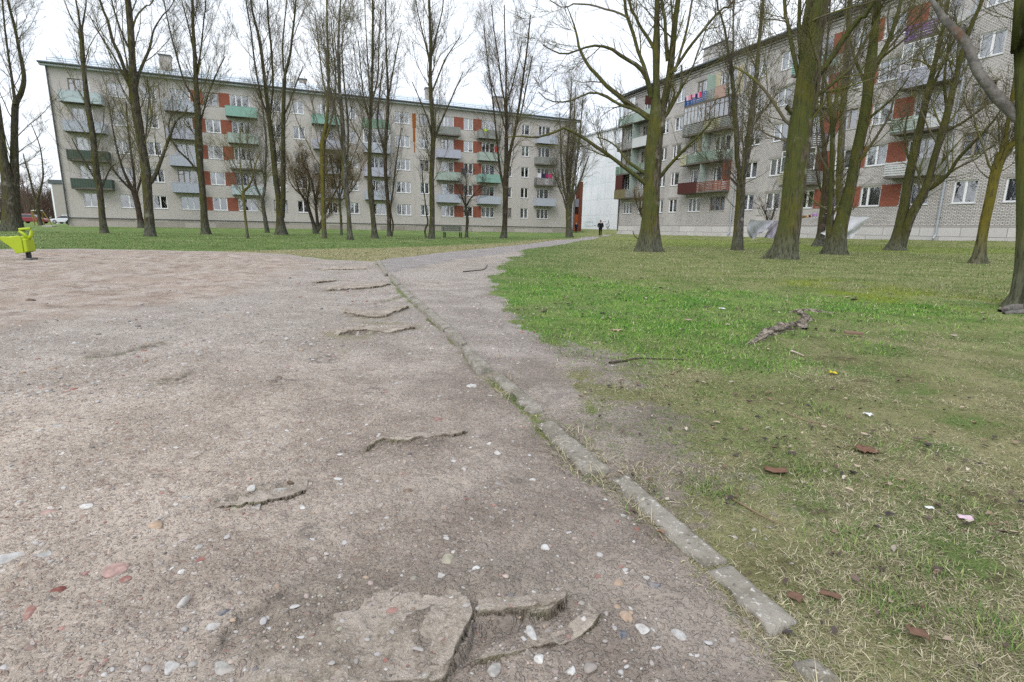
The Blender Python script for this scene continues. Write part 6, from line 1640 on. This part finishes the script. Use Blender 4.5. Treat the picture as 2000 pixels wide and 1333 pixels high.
leaf_litter('fallen_leaves', 'brown dead leaves and bark scraps littering the right lawn', 3000, 9, .9, 16, .005, .015, False)
leaf_litter('leaf_scraps', 'curled pale and dark leaf scraps on the fresh green grass patch', 900, 19, 4.6, 12, .014, .032, True)
build_ground()

# ------------------------------------------------------------------ sticks, root, litter
def on(px, py, dz=0.0):
    p = on_ground(px, py); return np.array([p[0], p[1], p[2] + dz])
def stick(pts, r, mat, label, name='stick', cat='stick', k=7, bump=.2):
    r = r * .55; P = np.array([on(x, y, r * .4 + .004) for x, y in pts]); n = max(8, len(P) * 5)
    C = catmull(np.column_stack([P, np.linspace(r, r * .5, len(P))]), n)
    C[:, 2] = np.maximum(C[:, 2], 0 * C[:, 2] + gz(C[:, 0], C[:, 1]) + relief(C[:, 0], C[:, 1], None) + r * .5)
    t = Tubes(); t.add(C[None, :, :3], C[None, :, 3], k, bump)
    o = put(name, t.mesh(name, [mat])); tag(o, label, cat); return o
M_STK = paint('dry_stick', (.27, .20, .13), .9, .4, 30, .1, .4); M_STKD = paint('dark_stick', (.09, .07, .06), .9, .4, 30, .1, .4); M_CHIP = paint('pale_wood_chip', (.52, .44, .36), .85, .3, 20, .15, .3)
stick([(1430, 978), (1455, 992), (1490, 1012), (1528, 1028)], .0065, M_STK, 'straight tan stick on straw grass near the kerb')
stick([(1534, 808), (1560, 820), (1600, 832), (1648, 846)], .007, M_STK, 'long thin stick above the bare leaf patch')
stick([(1190, 711), (1230, 706), (1270, 703), (1335, 705)], .012, M_STKD, 'dark thin root running along the edge of the green patch', 'surface_root', 'root')
stick([(905, 532), (925, 530), (945, 527), (952, 518)], .02, M_STKD, 'dark twig lying on earth below the footpath', 'stick')
stick([(1545, 688), (1555, 691), (1571, 698)], .014, M_CHIP, 'pale tapering wood chip below the exposed root', 'wood_chip', 'wood chip')
stick([(1543, 732), (1556, 738), (1569, 744)], .006, M_CHIP, 'thin pale grey splinter above the yellow leaf', 'wood_splinter', 'splinter')
stick([(1310, 735), (1322, 727), (1334, 722)], .010, M_STK, 'curled tan leaf scrap at the left rim of the straw grass', 'bark_scrap', 'bark')
def root_mat():
    b = NB('bleached_root_wood'); P = b.world()
    n = b.noise(b.world((1, 1, 3)), 16, 6, .75)
    col = b.mix(b.step(n, .40, .58), (.075, .06, .05), (.38, .33, .27))
    col = b.mix(b.math('MULTIPLY', b.step(b.noise(P, 5, 5, .7), .52, .62), .8), col, (.12, .095, .075))
    b.bump(n, .03, 1.0)
    return b.fin(col, .9, .1)
M_ROOT = root_mat()
# exposed root: two weathered lengths, joined
t = Tubes()
for pts in ([(1462, 672, 10), (1482, 664, 18), (1503, 652, 27), (1520, 648, 26), (1540, 641, 24), (1558, 638, 24), (1570, 645, 14)], [(1560, 640, 18), (1568, 630, 16), (1575, 622, 14), (1566, 614, 12), (1560, 610, 12), (1574, 608, 13), (1590, 609, 11), (1610, 611, 8), (1632, 612, 4)], [(1563, 612, 9), (1552, 610, 7), (1542, 610, 4)]):
    P = np.array([[*on(x, y), .5 * w_ * depth_of(on(x, y)) / F] for x, y, w_ in pts]); P[:, 2] += P[:, 3] * .0
    C = catmull(P, 60); C[:, 3] = np.maximum(C[:, 3], .006) * (.8 + .5 * fbm(np.arange(60) * .23, np.arange(60) * 0. + len(pts), 12, 3)); C[:, 2] += (fbm(np.arange(60) * .17, np.arange(60) * 0. + 3.3, 14, 3) - .5) * .06; t.add(C[None, :, :3], C[None, :, 3], 18, .8)
for a_ in t.V:
    g_ = gz(a_[:, 0], a_[:, 1]) + relief(a_[:, 0], a_[:, 1], None); a_[:, 2] = g_ + (a_[:, 2] - g_) * .6
o = put('exposed_root', t.mesh('exposed_root', [M_ROOT])); tag(o, 'weathered grey exposed tree root crooked like a hook in the lawn', 'root')
t = Tubes()
for pts in ([(1952, 610, 8), (1972, 606, 14), (1992, 604, 16), (2030, 600, 18)], [(1960, 614, 6), (1985, 612, 9), (2020, 610, 10)]):
    P = np.array([[*on(x, y), .5 * w_ * depth_of(on(x, y)) / F] for x, y, w_ in pts]); P[:, 2] += P[:, 3] * .4
    C = catmull(P, 24); t.add(C[None, :, :3], C[None, :, 3], 12, .4)
o = put('driftwood_branch', t.mesh('driftwood_branch', [M_DEADWOOD])); tag(o, 'bleached broken branch lying at the foot of the huge right trunk', 'branch')

def crumple(px, py, w, h, mat, label, name, cat, seed, rot=0.0):
    p = on(px, py, .012); s = depth_of(p) / F; n = 7; rng = np.random.default_rng(seed)
    V = []
    for i in range(n):
        for j in range(n):
            u, v = i / (n - 1) - .5, j / (n - 1) - .5
            V.append((u * w * s + rng.normal() * w * s * .02, v * h * s * 1.8, .16 * h * s * math.sin(u * 7 + seed) * math.cos(v * 5) + rng.normal() * h * s * .09 + .05 * h * s))
    Q = [(i * n + j, (i + 1) * n + j, (i + 1) * n + j + 1, i * n + j + 1) for i in range(n - 1) for j in range(n - 1)]
    o = put(name, np_mesh(name, V, Q, None, [mat]), None, p); o.rotation_euler = (0, 0, rot)
    md = o.modifiers.new('thickness', 'SOLIDIFY'); md.thickness = .0008
    tag(o, label, cat); return o
M_PAPER = plain('white_paper', (.70, .72, .74), .7); M_PINKW = paint('pink_white_wrapper', (.66, .50, .58), .5, .4, 60, .4, .2); M_YLEAF = plain('yellow_leaf', (.60, .46, .03), .7); M_BKP = paint('brown_plank_scrap', (.24, .16, .12), .85, .3, 14, .1, .3)
crumple(1884, 1018, 24, 9, M_PINKW, 'pink and white candy wrapper on the straw grass', 'sweet_wrapper', 'wrapper', 3, -.5)
crumple(1814, 999, 15, 5, M_PAPER, 'small white paper scrap left of the candy wrapper', 'paper_scrap', 'paper', 4, -.3)
crumple(1695, 814, 12, 9, M_PAPER, 'pale cardboard bit at the mid right lawn', 'cardboard_scrap', 'paper', 5, .3)
crumple(1626, 732, 13, 8, M_YLEAF, 'bright yellow leaf lying under the exposed root', 'yellow_leaf', 'leaf', 6, -.2)
crumple(1410, 605, 11, 5, M_PAPER, 'white scrap on the green grass patch', 'paper_scrap', 'paper', 7, 0)
crumple(1206, 648, 18, 8, paint('pinkish_leaf', (.48, .34, .27), .8, .3, 30), 'large pinkish dead leaf on the green grass patch', 'dead_leaf', 'leaf', 8, .1)
crumple(1515, 925, 40, 11, paint('brown_bark_sheet', (.20, .115, .08), .85, .4, 18, .1, .4), 'torn brown bark sheet lying on the bare earth spot', 'bark_sheet', 'bark', 9, -.3)
crumple(1620, 1170, 34, 9, paint('rusty_bark_sheet', (.19, .115, .08), .85, .4, 18, .1, .4), 'rust brown leaf curl in the near straw grass', 'dead_leaf', 'leaf', 10, -.6)
crumple(1552, 1174, 26, 14, paint('rusty_bark_sheet', (.19, .115, .08), .85, .4, 18, .1, .4), 'rust brown leaf beside the last kerb stone', 'dead_leaf', 'leaf', 11, -.8)
crumple(1690, 884, 36, 18, paint('brown_bark_sheet', (.20, .115, .08), .85, .4, 18, .1, .4), 'brown curled leaf with white rim in the mid straw grass', 'dead_leaf', 'leaf', 12, .2)
crumple(1790, 1245, 26, 18, paint('rusty_bark_sheet', (.19, .115, .08), .85, .4, 18, .1, .4), 'small rust brown leaf near the lower right corner', 'dead_leaf', 'leaf', 13, 1.2)
p = on(1665, 658, .02); s = depth_of(p) / F
o = MB().box(-16 * s, -5 * s, 0, 16 * s, 5 * s, 5 * s).build('wood_block', M_BKP, None, p, bevel=.004); o.rotation_euler = (0, 0.05, -.12); tag(o, 'reddish brown plank offcut right of the exposed root', 'wood block')

# ------------------------------------------------------------------ lime spring rocker
def rocker():
    p = on_ground(62, 507); s = depth_of(p) / F
    root = empty('spring_rocker', p, math.atan2(-p[0], p[1]) - .42); tag(root, 'lime green plastic spring rocker standing in the sand at the left edge', 'spring rocker')
    ml = paint('lime_plastic', (.36, .46, .015), .45, .12, 2, .4, .15)
    Z = lambda y: (507 - y) * s; X = lambda x: (x - 62) * s * .76
    side = [(9, 466), (16, 463), (35, 464), (50, 461), (55, 464), (57, 470), (57, 494), (40, 495), (37, 488), (30, 482), (20, 475)]
    for nm, y0, y1 in (('side_panel', -.16, -.12), ('side_panel', .12, .16)):
        m = MB(); m.prism([(X(a), y0, Z(b)) for a, b in side], [(X(a), y1, Z(b)) for a, b in side]); m.build(nm, ml, root, bevel=.012)
    m = MB(); m.prism([(X(57.4), -.15, Z(494)), (X(66), -.15, Z(491)), (X(65), -.15, Z(468)), (X(57.4), -.15, Z(467))], [(X(57.4), .15, Z(494)), (X(66), .15, Z(491)), (X(65), .15, Z(468)), (X(57.4), .15, Z(467))])
    m.build('front_panel', ml, root, bevel=.015)
    m = MB(); m.box(X(22), -.118, Z(474), X(56), .118, Z(471)); m.build('seat', ml, root, bevel=.01)
    m = MB(); m.tube([(X(61), 0, Z(468)), (X(55), 0, Z(459)), (X(45), 0, Z(453)), (X(46), 0, Z(450)), (X(56), 0, Z(449)), (X(70), 0, Z(448)), (X(71.5), 0, Z(453)), (X(68), 0, Z(462)), (X(63), 0, Z(467))], [.035, .028, .026, .026, .026, .026, .028, .03, .035], 10)
    m.build('handle', ml, root, smooth=True)
    mk = plain('black_spring_steel', (.03, .03, .032), .5, .4)
    pts = [(X(57) + .03 * math.cos(a), .03 * math.sin(a), .03 + .0 + a / (2 * math.pi * 6) * (Z(494) - .03)) for a in np.linspace(0, 2 * math.pi * 6, 90)]
    MB().tube(pts, .016, 6).build('spring', mk, root, smooth=True)
    MB().box(X(52), -.14, -.05, X(68), .14, .03).build('base_plate', paint('dull_base_plate', (.16, .15, .14), .8), root, bevel=.01)
rocker()

# ------------------------------------------------------------------ bench
def bench():
    p = on_ground(884, 464.5)
    root = empty('park_bench', p, math.radians(24)); tag(root, 'old wooden park bench with dark backrest on the lawn between two trees', 'bench')
    mw = paint('weathered_green_slats', (.15, .17, .14), .85, .35, 6, .1, .4); ms = paint('worn_grey_seat', (.34, .36, .31), .85, .3, 6, .1, .4); mi = plain('dark_iron', (.035, .05, .04), .6)
    m = MB()
    for k in range(4): m.box(-.85, -.30 + k * .125, .42, .85, -.30 + k * .125 + .10, .46)
    m.build('seat', ms, root)
    m = MB()
    for k in range(3): m.box(-.85, .235 + .03 * k, .52 + k * .125, .85, .265 + .03 * k, .62 + k * .125)
    m.build('backrest', mw, root)
    for x in (-.7, .62):
        for y in (-.26, .16): MB().box(x, y, -.05, x + .08, y + .06, .418).build('leg', mi, root)
        MB().tube([(x + .04, .222, .35), (x + .04, .25, .6), (x + .04, .325, .86)], .025, 6).build('back_support', mi, root)
bench()

# ------------------------------------------------------------------ laundry
def sheet(rows, D, mat, label, cat, group, seed, name='bed_sheet', amp=.12, nu=28, nv=22):
    R = len(rows); Cn = len(rows[0])
    A = np.array(rows, float)
    A = np.stack([catmull(A[i], nu) for i in range(R)]); A = np.stack([catmull(A[:, j], nv) for j in range(nu)], 1)
    V = np.empty((nv, nu, 3))
    for i in range(nv):
        for j in range(nu):
            u, v = j / nu, i / nv
            V[i, j] = at_dist(A[i, j, 0], A[i, j, 1], D + amp * v * (math.sin(u * 9 + v * 5 + seed) + .5 * math.sin(u * 17 - v * 8 + seed)) + .25 * v * math.sin(u * 3 + seed))
    idx = np.arange(nv * nu).reshape(nv, nu); Q = np.stack([idx[:-1, :-1], idx[1:, :-1], idx[1:, 1:], idx[:-1, 1:]], -1).reshape(-1, 4)
    o = put(name, np_mesh(name, V.reshape(-1, 3), Q, None, [mat], None, True)); tag(o, label, cat, group); return o
def cloth(name, c):
    b = NB(name); n = b.noise(b.world(), 3, 4)
    return b.fin(b.mix(n, tuple(k * .9 for k in c), c), .9, .1)
GLD = 'sheets drying on lines between the trees'
DS = 33.0
sheet([[(1466, 429), (1480, 431), (1500, 431), (1514, 431)], [(1460, 440), (1476, 440), (1492, 442), (1506, 438)], [(1459, 452), (1470, 452), (1490, 452), (1499, 448)], [(1463, 463), (1472, 468), (1477, 462), (1482, 455)]], DS, cloth('pale_grey_cloth', (.36, .37, .41)), 'billowing pale grey sheet, leftmost on the washing line', 'laundry', GLD, 1)
sheet([[(1513, 431), (1524, 432), (1535, 433)], [(1505, 441), (1515, 442), (1527, 443)], [(1499, 452), (1509, 454), (1522, 455)], [(1493, 464), (1506, 466), (1519, 466)]], DS - .4, cloth('lilac_grey_cloth', (.27, .25, .30)), 'lilac grey sheet slanting down behind the thick leaning trunk', 'laundry', GLD, 2)
DW = 27.0
sheet([[(1627, 420), (1652, 422), (1680, 424), (1701, 424)], [(1622, 436), (1650, 438), (1676, 436), (1690, 432)], [(1612, 450), (1640, 453), (1666, 450), (1681, 445)], [(1602, 456), (1620, 462), (1650, 466), (1664, 465)]], DW, cloth('white_cloth', (.52, .53, .56)), 'wide white sheet blown sideways behind the two stemmed mossy trunk', 'laundry', GLD, 3, amp=.2)
GSM = 'small garments pegged on the line between trunks'
for k, (x0, x1, y0, y1, c, lab) in enumerate(((1560, 1566, 422, 430, (.42, .34, .44), 'lilac sock like garment, first on the short line right of the leaning trunk'), (1566, 1578, 421, 427, (.55, .36, .20), 'orange beige garment, widest on the short line'), (1579, 1585, 420, 426, (.22, .09, .05), 'dark rusty garment between beige and purple ones'), (1586, 1597, 417, 424, (.30, .17, .34), 'purple garment at the right end of the short line'))):
    sheet([[(x0, y0), ((x0 + x1) / 2, y0 + .4), (x1, y0 - 1)], [(x0 + .5, (y0 + y1) / 2), ((x0 + x1) / 2, (y0 + y1) / 2 + .5), (x1 - .5, (y0 + y1) / 2 - 1)], [(x0, y1), ((x0 + x1) / 2, y1 - 1), (x1, y1 - 1)]], DS + .3, cloth('garment_cloth_' + lab.split()[0], c), lab, 'laundry', GSM, k, 'garment', .05, 8, 8)
mline = plain('pale_line', (.5, .5, .48), .7)
def line(pts, D, label):
    P = [at_dist(x, y, d) for (x, y), d in zip(pts, D)]
    o = MB().tube(P, .008, 5).build('washing_line', mline); tag(o, label, 'washing line', 'washing lines')
line([(1447, 424), (1466, 429), (1514, 431), (1560, 421)], [29.5, DS, DS - .2, DS + .3], 'washing line carrying the two grey sheets')
line([(1548, 423), (1566, 421.5), (1598, 417), (1609, 414)], [DS - .5, DS + .3, DS + .3, 30], 'washing line carrying the small garments')
line([(1612, 417), (1627, 420), (1701, 424), (1765, 414)], [DW, DW, DW, 26], 'washing line carrying the white sheet')
line([(1592, 405), (1640, 404), (1660, 403.5)], [30, 26, 22.5], 'bare washing line higher up, crossing in front of the pale straight trunk')

def on_block(o, a, x, y, off):
    o = np.array(o); d = np.array([math.cos(a), math.sin(a)]); n = np.array([d[1], -d[0]])
    r = ray(x, y); t = ((o + n * off) @ n) / (r[:2] @ n); return r * t
def hung(org, ang, x0, x1, y0, y1, c, off, label, grp, k):
    V = []; n = 8
    for i in range(n):
        for j in range(n):
            u, v = j / (n - 1), i / (n - 1)
            V.append(on_block(org, ang, x0 + (x1 - x0) * u, y0 + (y1 - y0) * v - (1.2 * u * (1 if ang < 0 else -.3)) , off + .03 * math.sin(u * 8 + k)))
    Q = [(i * n + j, (i + 1) * n + j, (i + 1) * n + j + 1, i * n + j + 1) for i in range(n - 1) for j in range(n - 1)]
    o = put('garment', np_mesh('garment', V, Q, None, [cloth('balcony_cloth_%s' % label.split()[0], c)], None, True)); tag(o, label, 'laundry', grp)
G1 = 'laundry over the blue balcony rail'
for k, (x0, x1, y0, y1, c, lab) in enumerate(((1340.5, 1345.5, 188, 197.5, (.62, .42, .47), 'palest pink garment, lower left end of the blue rail'), (1346, 1349.3, 187, 196.5, (.60, .25, .36), 'rose garment, second from the left on the blue rail'), (1349.5, 1352, 186, 195, (.50, .03, .07), 'narrow scarlet garment on the blue rail'), (1352.5, 1357.5, 185, 191, (.60, .33, .43), 'short light pink garment, middle of the blue rail'), (1358, 1362.3, 184, 193.5, (.03, .03, .10), 'navy garment between the pinks on the blue rail'), (1362.6, 1366.2, 182, 191.5, (.62, .30, .42), 'candy pink garment next to the crimson one on the blue rail'), (1366.5, 1370, 180, 190.5, (.52, .05, .12), 'crimson garment at the upper right end of the blue rail'))):
    hung(RO, RA, x0, x1, y0, y1, c, 1.08, lab, G1, k)
G2 = 'laundry on the slatted balcony at the right end of the long block'
for k, (x0, x1, y0, y1, c, lab) in enumerate(((1050, 1057, 338.5, 347, (.62, .62, .65), 'white garment on the dark barred balcony of the long block'), (1057.6, 1065.5, 339.5, 347.5, (.035, .03, .07), 'navy garment on the dark barred balcony of the long block'), (1066, 1072, 340, 348, (.30, .03, .12), 'maroon garment on the dark barred balcony of the long block'), (1072.6, 1078.5, 340, 348, (.45, .04, .12), 'red garment at the right of the dark barred balcony'))):
    hung(LO, LA, x0, x1, y0, y1, c, 1.08, lab, G2, k)
hung(LO, LA, 946, 952, 252, 256.5, (.52, .72, .02), 1.08, 'lime green cloth on a grey top floor balcony', None, 1)
hung(LO, LA, 966, 971, 286, 298, (.42, .03, .03), .9, 'red cloth standing on the mint balcony beside the window', None, 2)

# satellite dish on the long block
P = on_block(LO, LA, 905.5, 337, .45)
dm = paint('dark_dish', (.10, .105, .11), .6, .2, 3)
root = empty('satellite_dish', P, LA + .5); tag(root, 'dark round satellite dish below a window between the red panels', 'satellite dish')
m = MB(); n = 18
for i in range(4):
    for j in range(n):
        a0, a1 = 2 * math.pi * j / n, 2 * math.pi * (j + 1) / n; r0, r1 = .48 * i / 4, .48 * (i + 1) / 4
        f = lambda r: .5 * r * r
        q = lambda r, a: (r * math.cos(a), f(r) - .05 - .25 * r * math.sin(a) - .05, r * math.sin(a))
        q2 = lambda r, a: (r * math.cos(a), -f(r) + .02 + .2 * r * math.sin(a), r * math.sin(a))
        m.poly([q2(r0, a0), q2(r0, a1), q2(r1, a1), q2(r1, a0)] if i else [q2(0, 0), q2(r1, a1), q2(r1, a0)])
o = m.build('reflector', dm, root, smooth=True); o.modifiers.new('thickness', 'SOLIDIFY').thickness = .02
MB().tube([(0, .02, -.3), (0, -.35, -.1), (0, -.42, .0)], .02, 6).build('feed_arm', dm, root)
MB().tube([(0, .03, 0), (0, .2, -.1), (-.1, .42, -.1)], .025, 6).build('wall_bracket', dm, root)

# ------------------------------------------------------------------ people
def skinned(name, V, E, R, mat, parent, sub=2):
    me = bpy.data.meshes.new(name); me.from_pydata(V, E, []); me.materials.append(mat); me.update()
    o = put(name, me, parent)
    md = o.modifiers.new('skin', 'SKIN'); md.use_smooth_shade = True
    lay = me.skin_vertices[0].data
    for d, r in zip(lay, R): d.radius = r if isinstance(r, tuple) else (r, r)
    lay[0].use_root = True
    s_ = o.modifiers.new('smooth', 'SUBSURF'); s_.levels = sub; s_.render_levels = sub
    return o
def person(p, rz, H, label, coat, trous, hat, skinc=(.45, .27, .20), step=.16):
    root = empty('person', p, rz); tag(root, label, 'person')
    k = H / 1.75; M_ = lambda *v: tuple(a * k for a in v)
    sk = plain('skin_' + label.split()[0], skinc, .6)
    # pelvis root, spine, neck, head, legs, arms with hands in the coat pockets
    V = [M_(0, 0, .95), M_(0, 0, 1.15), M_(0, .01, 1.38), M_(0, 0, 1.50), M_(0, -.015, 1.58), M_(0, -.01, 1.67),
         M_(-.10, 0, .90), M_(-.11, -step * .35, .50), M_(-.11, -step * .3, .08), M_(-.12, -step * .3 - .14, .03), M_(.10, 0, .90), M_(.11, step * .2, .50), M_(.11, step * .6, .10), M_(.12, step * .6 - .13, .03),
         M_(-.20, .01, 1.40), M_(-.30, .04, 1.15), M_(-.21, -.10, 1.00), M_(.20, .01, 1.40), M_(.30, .04, 1.15), M_(.21, -.10, 1.00), M_(-.17, -.16, .97), M_(.17, -.16, .97), M_(0, -.10, 1.595)]
    E_ = [(0, 1), (1, 2), (2, 3), (3, 4), (4, 5), (0, 6), (6, 7), (7, 8), (8, 9), (0, 10), (10, 11), (11, 12), (12, 13), (2, 14), (14, 15), (15, 16), (2, 17), (17, 18), (18, 19), (16, 20), (19, 21), (4, 22)]
    R = [.13, .13, .14, .055, .085, .075, .085, .06, .045, .04, .085, .06, .045, .04, .06, .045, .035, .06, .045, .035, .035, .035, .014]
    skinned('body', V, E_, [r * k for r in R], sk, root)
    cm = paint('coat_' + label.split()[0], coat, .85, .25, 4, .15, .1); tm = plain('trousers_' + label.split()[0], trous, .85)
    V2 = [M_(0, 0, .80), M_(0, 0, .98), M_(0, 0, 1.18), M_(0, .01, 1.36), M_(0, 0, 1.49), M_(-.215, .015, 1.395), M_(-.315, .045, 1.14), M_(-.215, -.12, .99), M_(.215, .015, 1.395), M_(.315, .045, 1.14), M_(.215, -.12, .99)]
    skinned('coat', V2, [(0, 1), (1, 2), (2, 3), (3, 4), (3, 5), (5, 6), (6, 7), (3, 8), (8, 9), (9, 10)], [(.20 * k, .17 * k), (.215 * k, .18 * k), (.20 * k, .17 * k), (.19 * k, .165 * k), .10 * k, .095 * k, .085 * k, .07 * k, .095 * k, .085 * k, .07 * k], cm, root)
    V3 = [M_(0, 0, .93), M_(-.10, 0, .86), M_(-.11, -step * .35, .50), M_(-.11, -step * .3, .10), M_(.10, 0, .86), M_(.11, step * .2, .50), M_(.11, step * .6, .12)]
    skinned('trousers', V3, [(0, 1), (1, 2), (2, 3), (0, 4), (4, 5), (5, 6)], [.14 * k, .11 * k, .08 * k, .07 * k, .11 * k, .08 * k, .07 * k], tm, root)
    sh = plain('black_shoes', (.02, .02, .022), .6)
    for x, y in ((-.115, -step * .3), (.115, step * .6)):
        skinned('shoe', [M_(x, y + .03, .05), M_(x, y - .08, .045), M_(x, y - .17, .035)], [(0, 1), (1, 2)], [.055 * k, .05 * k, .04 * k], sh, root, 1)
    hm = paint('hat_' + label.split()[0], hat, .9, .2, 8)
    skinned('hood', [M_(0, .045, 1.53), M_(0, .05, 1.62), M_(0, .02, 1.72), M_(0, -.03, 1.745)], [(0, 1), (1, 2), (2, 3)], [.095 * k, .10 * k, .098 * k, .07 * k], hm, root)
p = on_ground(1172, 462.3); Hh = 29 * depth_of(p) / F
person(p, .15, min(max(Hh, 1.6), 1.9), 'person in black hooded jacket walking towards us on the footpath, hands in pockets', (.012, .014, .022), (.012, .012, .016), (.014, .015, .022))
p = at_dist(1125, 454.3, 84.0); p[2] = min(p[2], float(gz(p[0], p[1])) + .02)
person(p, .4, 1.45, 'distant person in dark blue coat and white hat by the orange door', (.02, .035, .09), (.02, .02, .04), (.65, .65, .66))

# ------------------------------------------------------------------ cars
def car(p, rz, label, paint_m, prof, cab, wheels, L):
    root = empty('parked_car', p, rz); tag(root, label, 'car')
    gl = plain('car_glass', (.03, .035, .045), .15, .6); ty = plain('tyre_rubber', (.018, .018, .018), .85); rm = plain('wheel_rim', (.32, .33, .34), .4, .4)
    def loft(pr, hw, nm, m):
        V = []; Q = []; k = len(pr)
        for f in (-1, -.88, .88, 1):
            for x, z in pr:
                ins = 1 - .10 * max(0, (z - .75)) / .7
                sh = 1.0 if abs(f) < .95 else .97
                V.append((x * sh, f * hw * ins, z if abs(f) < .95 else .3 + (z - .3) * .93))
        for a in range(3):
            for i in range(k):
                j = (i + 1) % k; Q.append((a * k + i, a * k + j, (a + 1) * k + j, (a + 1) * k + i))
        me = bpy.data.meshes.new(nm); me.from_pydata(V, [], Q + [tuple(range(k))[::-1], tuple(3 * k + i for i in range(k))]); me.materials.append(m); me.update()
        o = put(nm, me, root); b = o.modifiers.new('bevel', 'BEVEL'); b.width = .05; b.segments = 2; b.limit_method = 'ANGLE'; b.angle_limit = math.radians(35)
        return o
    body = loft(prof, .86, 'body', paint_m)
    loft(cab, .80, 'cabin_glass', gl)
    x0 = min(a for a, _ in cab); x1 = max(a for a, _ in cab); zt = max(b for _, b in cab)
    xt = [a for a, b in cab if b > zt - .12]
    loft([(min(xt) - .05, zt - .02), (max(xt) + .05, zt - .02), (max(xt) - .1, zt + .06), (min(xt) + .1, zt + .06)], .72, 'roof', paint_m)
    for xx in wheels:
        for s_ in (-1, 1):
            w = MB().tube([(xx, s_ * .74, .31), (xx, s_ * .90, .31)], .31, 20).build('wheel', ty, root)
            MB().tube([(xx, s_ * .895, .31), (xx, s_ * .91, .31)], .20, 14).build('rim', rm, w)
    for s_ in (-1, 1):
        MB().box(L / 2 - .16, s_ * .62 - .14, .62, L / 2 - .03, s_ * .62 + .14, .76).build('headlight', rm, root, bevel=.02)
        MB().box(-L / 2 + .02, s_ * .66 - .1, .7, -L / 2 + .1, s_ * .66 + .1, .95).build('tail_light', M_RUST, root, bevel=.02)
    return root
red = plain('red_car_paint', (.20, .012, .018), .3, .5); sil = plain('silver_white_car_paint', (.62, .65, .70), .3, .5)
p = at_dist(66, 437.5, 88.0); p[2] = float(gz(p[0], p[1])) + .02
car(p, .25, 'red hatchback parked at the left edge, seen behind two trunks', red, [(-2.0, .28), (-2.02, .6), (-1.95, .98), (-.3, 1.0), (.85, .96), (1.7, .80), (2.0, .62), (2.0, .28)], [(-1.85, .98), (-1.55, 1.38), (-.7, 1.45), (.2, 1.42), (1.0, .97)], (-1.2, 1.25), 4.0)
p = at_dist(131, 438.5, 94.0); p[2] = float(gz(p[0], p[1])) + .02
car(p, math.pi + .12, 'silver white saloon half hidden by the corner of the long block', sil, [(-2.2, .28), (-2.2, .62), (-2.1, .92), (-1.2, .98), (.75, .93), (1.75, .80), (2.15, .62), (2.15, .28)], [(-1.75, .95), (-1.0, 1.38), (-.3, 1.42), (.3, 1.38), (1.15, .92)], (-1.35, 1.35), 4.3)

# ------------------------------------------------------------------ odds and ends on the left
p = on_ground(83, 441.0); s = depth_of(p) / F
root = empty('swing_frame', p); tag(root, 'small yellow swing frame with white top bar near the red car', 'swing frame')
yl = paint('yellow_pipe', (.34, .25, .06), .6, .3, 5); X = lambda x: (x - 83) * s; Z = lambda y: (441 - y) * s
for a, c in (((85.5, 413), (82.5, 441)), ((87.5, 413), (98.5, 441)), ((66, 413.5), (63.5, 441)), ((67, 413.5), (71, 441))):
    MB().tube([(X(a[0]), 0, Z(a[1])), (X(c[0]), .3, Z(c[1]) - .05)], .05, 8).build('leg', yl, root)
MB().tube([(X(66), 0, Z(412.6)), (X(88), 0, Z(412.6))], .055, 8).build('top_bar', M_PVC, root)
p = on_ground(97, 443.5); s = depth_of(p) / F
o = MB().prism([(-9*s, -.35, -.1), (10*s, -.3, -.1), (9*s, .3, -.1), (-8*s, .35, -.1)], [(-9*s, -.35, .14), (10*s, -.3, .08), (9*s, .3, .12), (-8*s, .35, .16)]).build('concrete_slab', M_CONC, None, p, bevel=.02); tag(o, 'low tilted concrete slab beside the V forked young tree', 'slab')
# dark clipped shrub at the corner
p = on_ground(143, 441.5); rng = np.random.default_rng(4); n = 900
d = rng.normal(size=(n, 3)); d /= np.linalg.norm(d, axis=1, keepdims=True); c = d * rng.uniform(.35, 1, (n, 1)) * np.array([.62, .62, .42]) + np.array([0, 0, .36])
a = rng.normal(size=(n, 3)) * .06; b_ = rng.normal(size=(n, 3)) * .06
V = np.stack([c - a, c + b_, c + a, c - b_], 1).reshape(-1, 3); Q = np.arange(n * 4).reshape(-1, 4)
root = empty('evergreen_shrub', p); tag(root, 'low dark evergreen shrub at the left corner of the long block', 'shrub')
put('foliage', np_mesh('foliage', V, Q, None, [paint('dark_leaves', (.03, .05, .02), .8, .4, 3)]), root)
MB().tube([(0, 0, -.1), (.02, 0, .35)], .04, 6).build('stem', M_BK_DARK, root)
print('TREE VERTS', TREE_N)
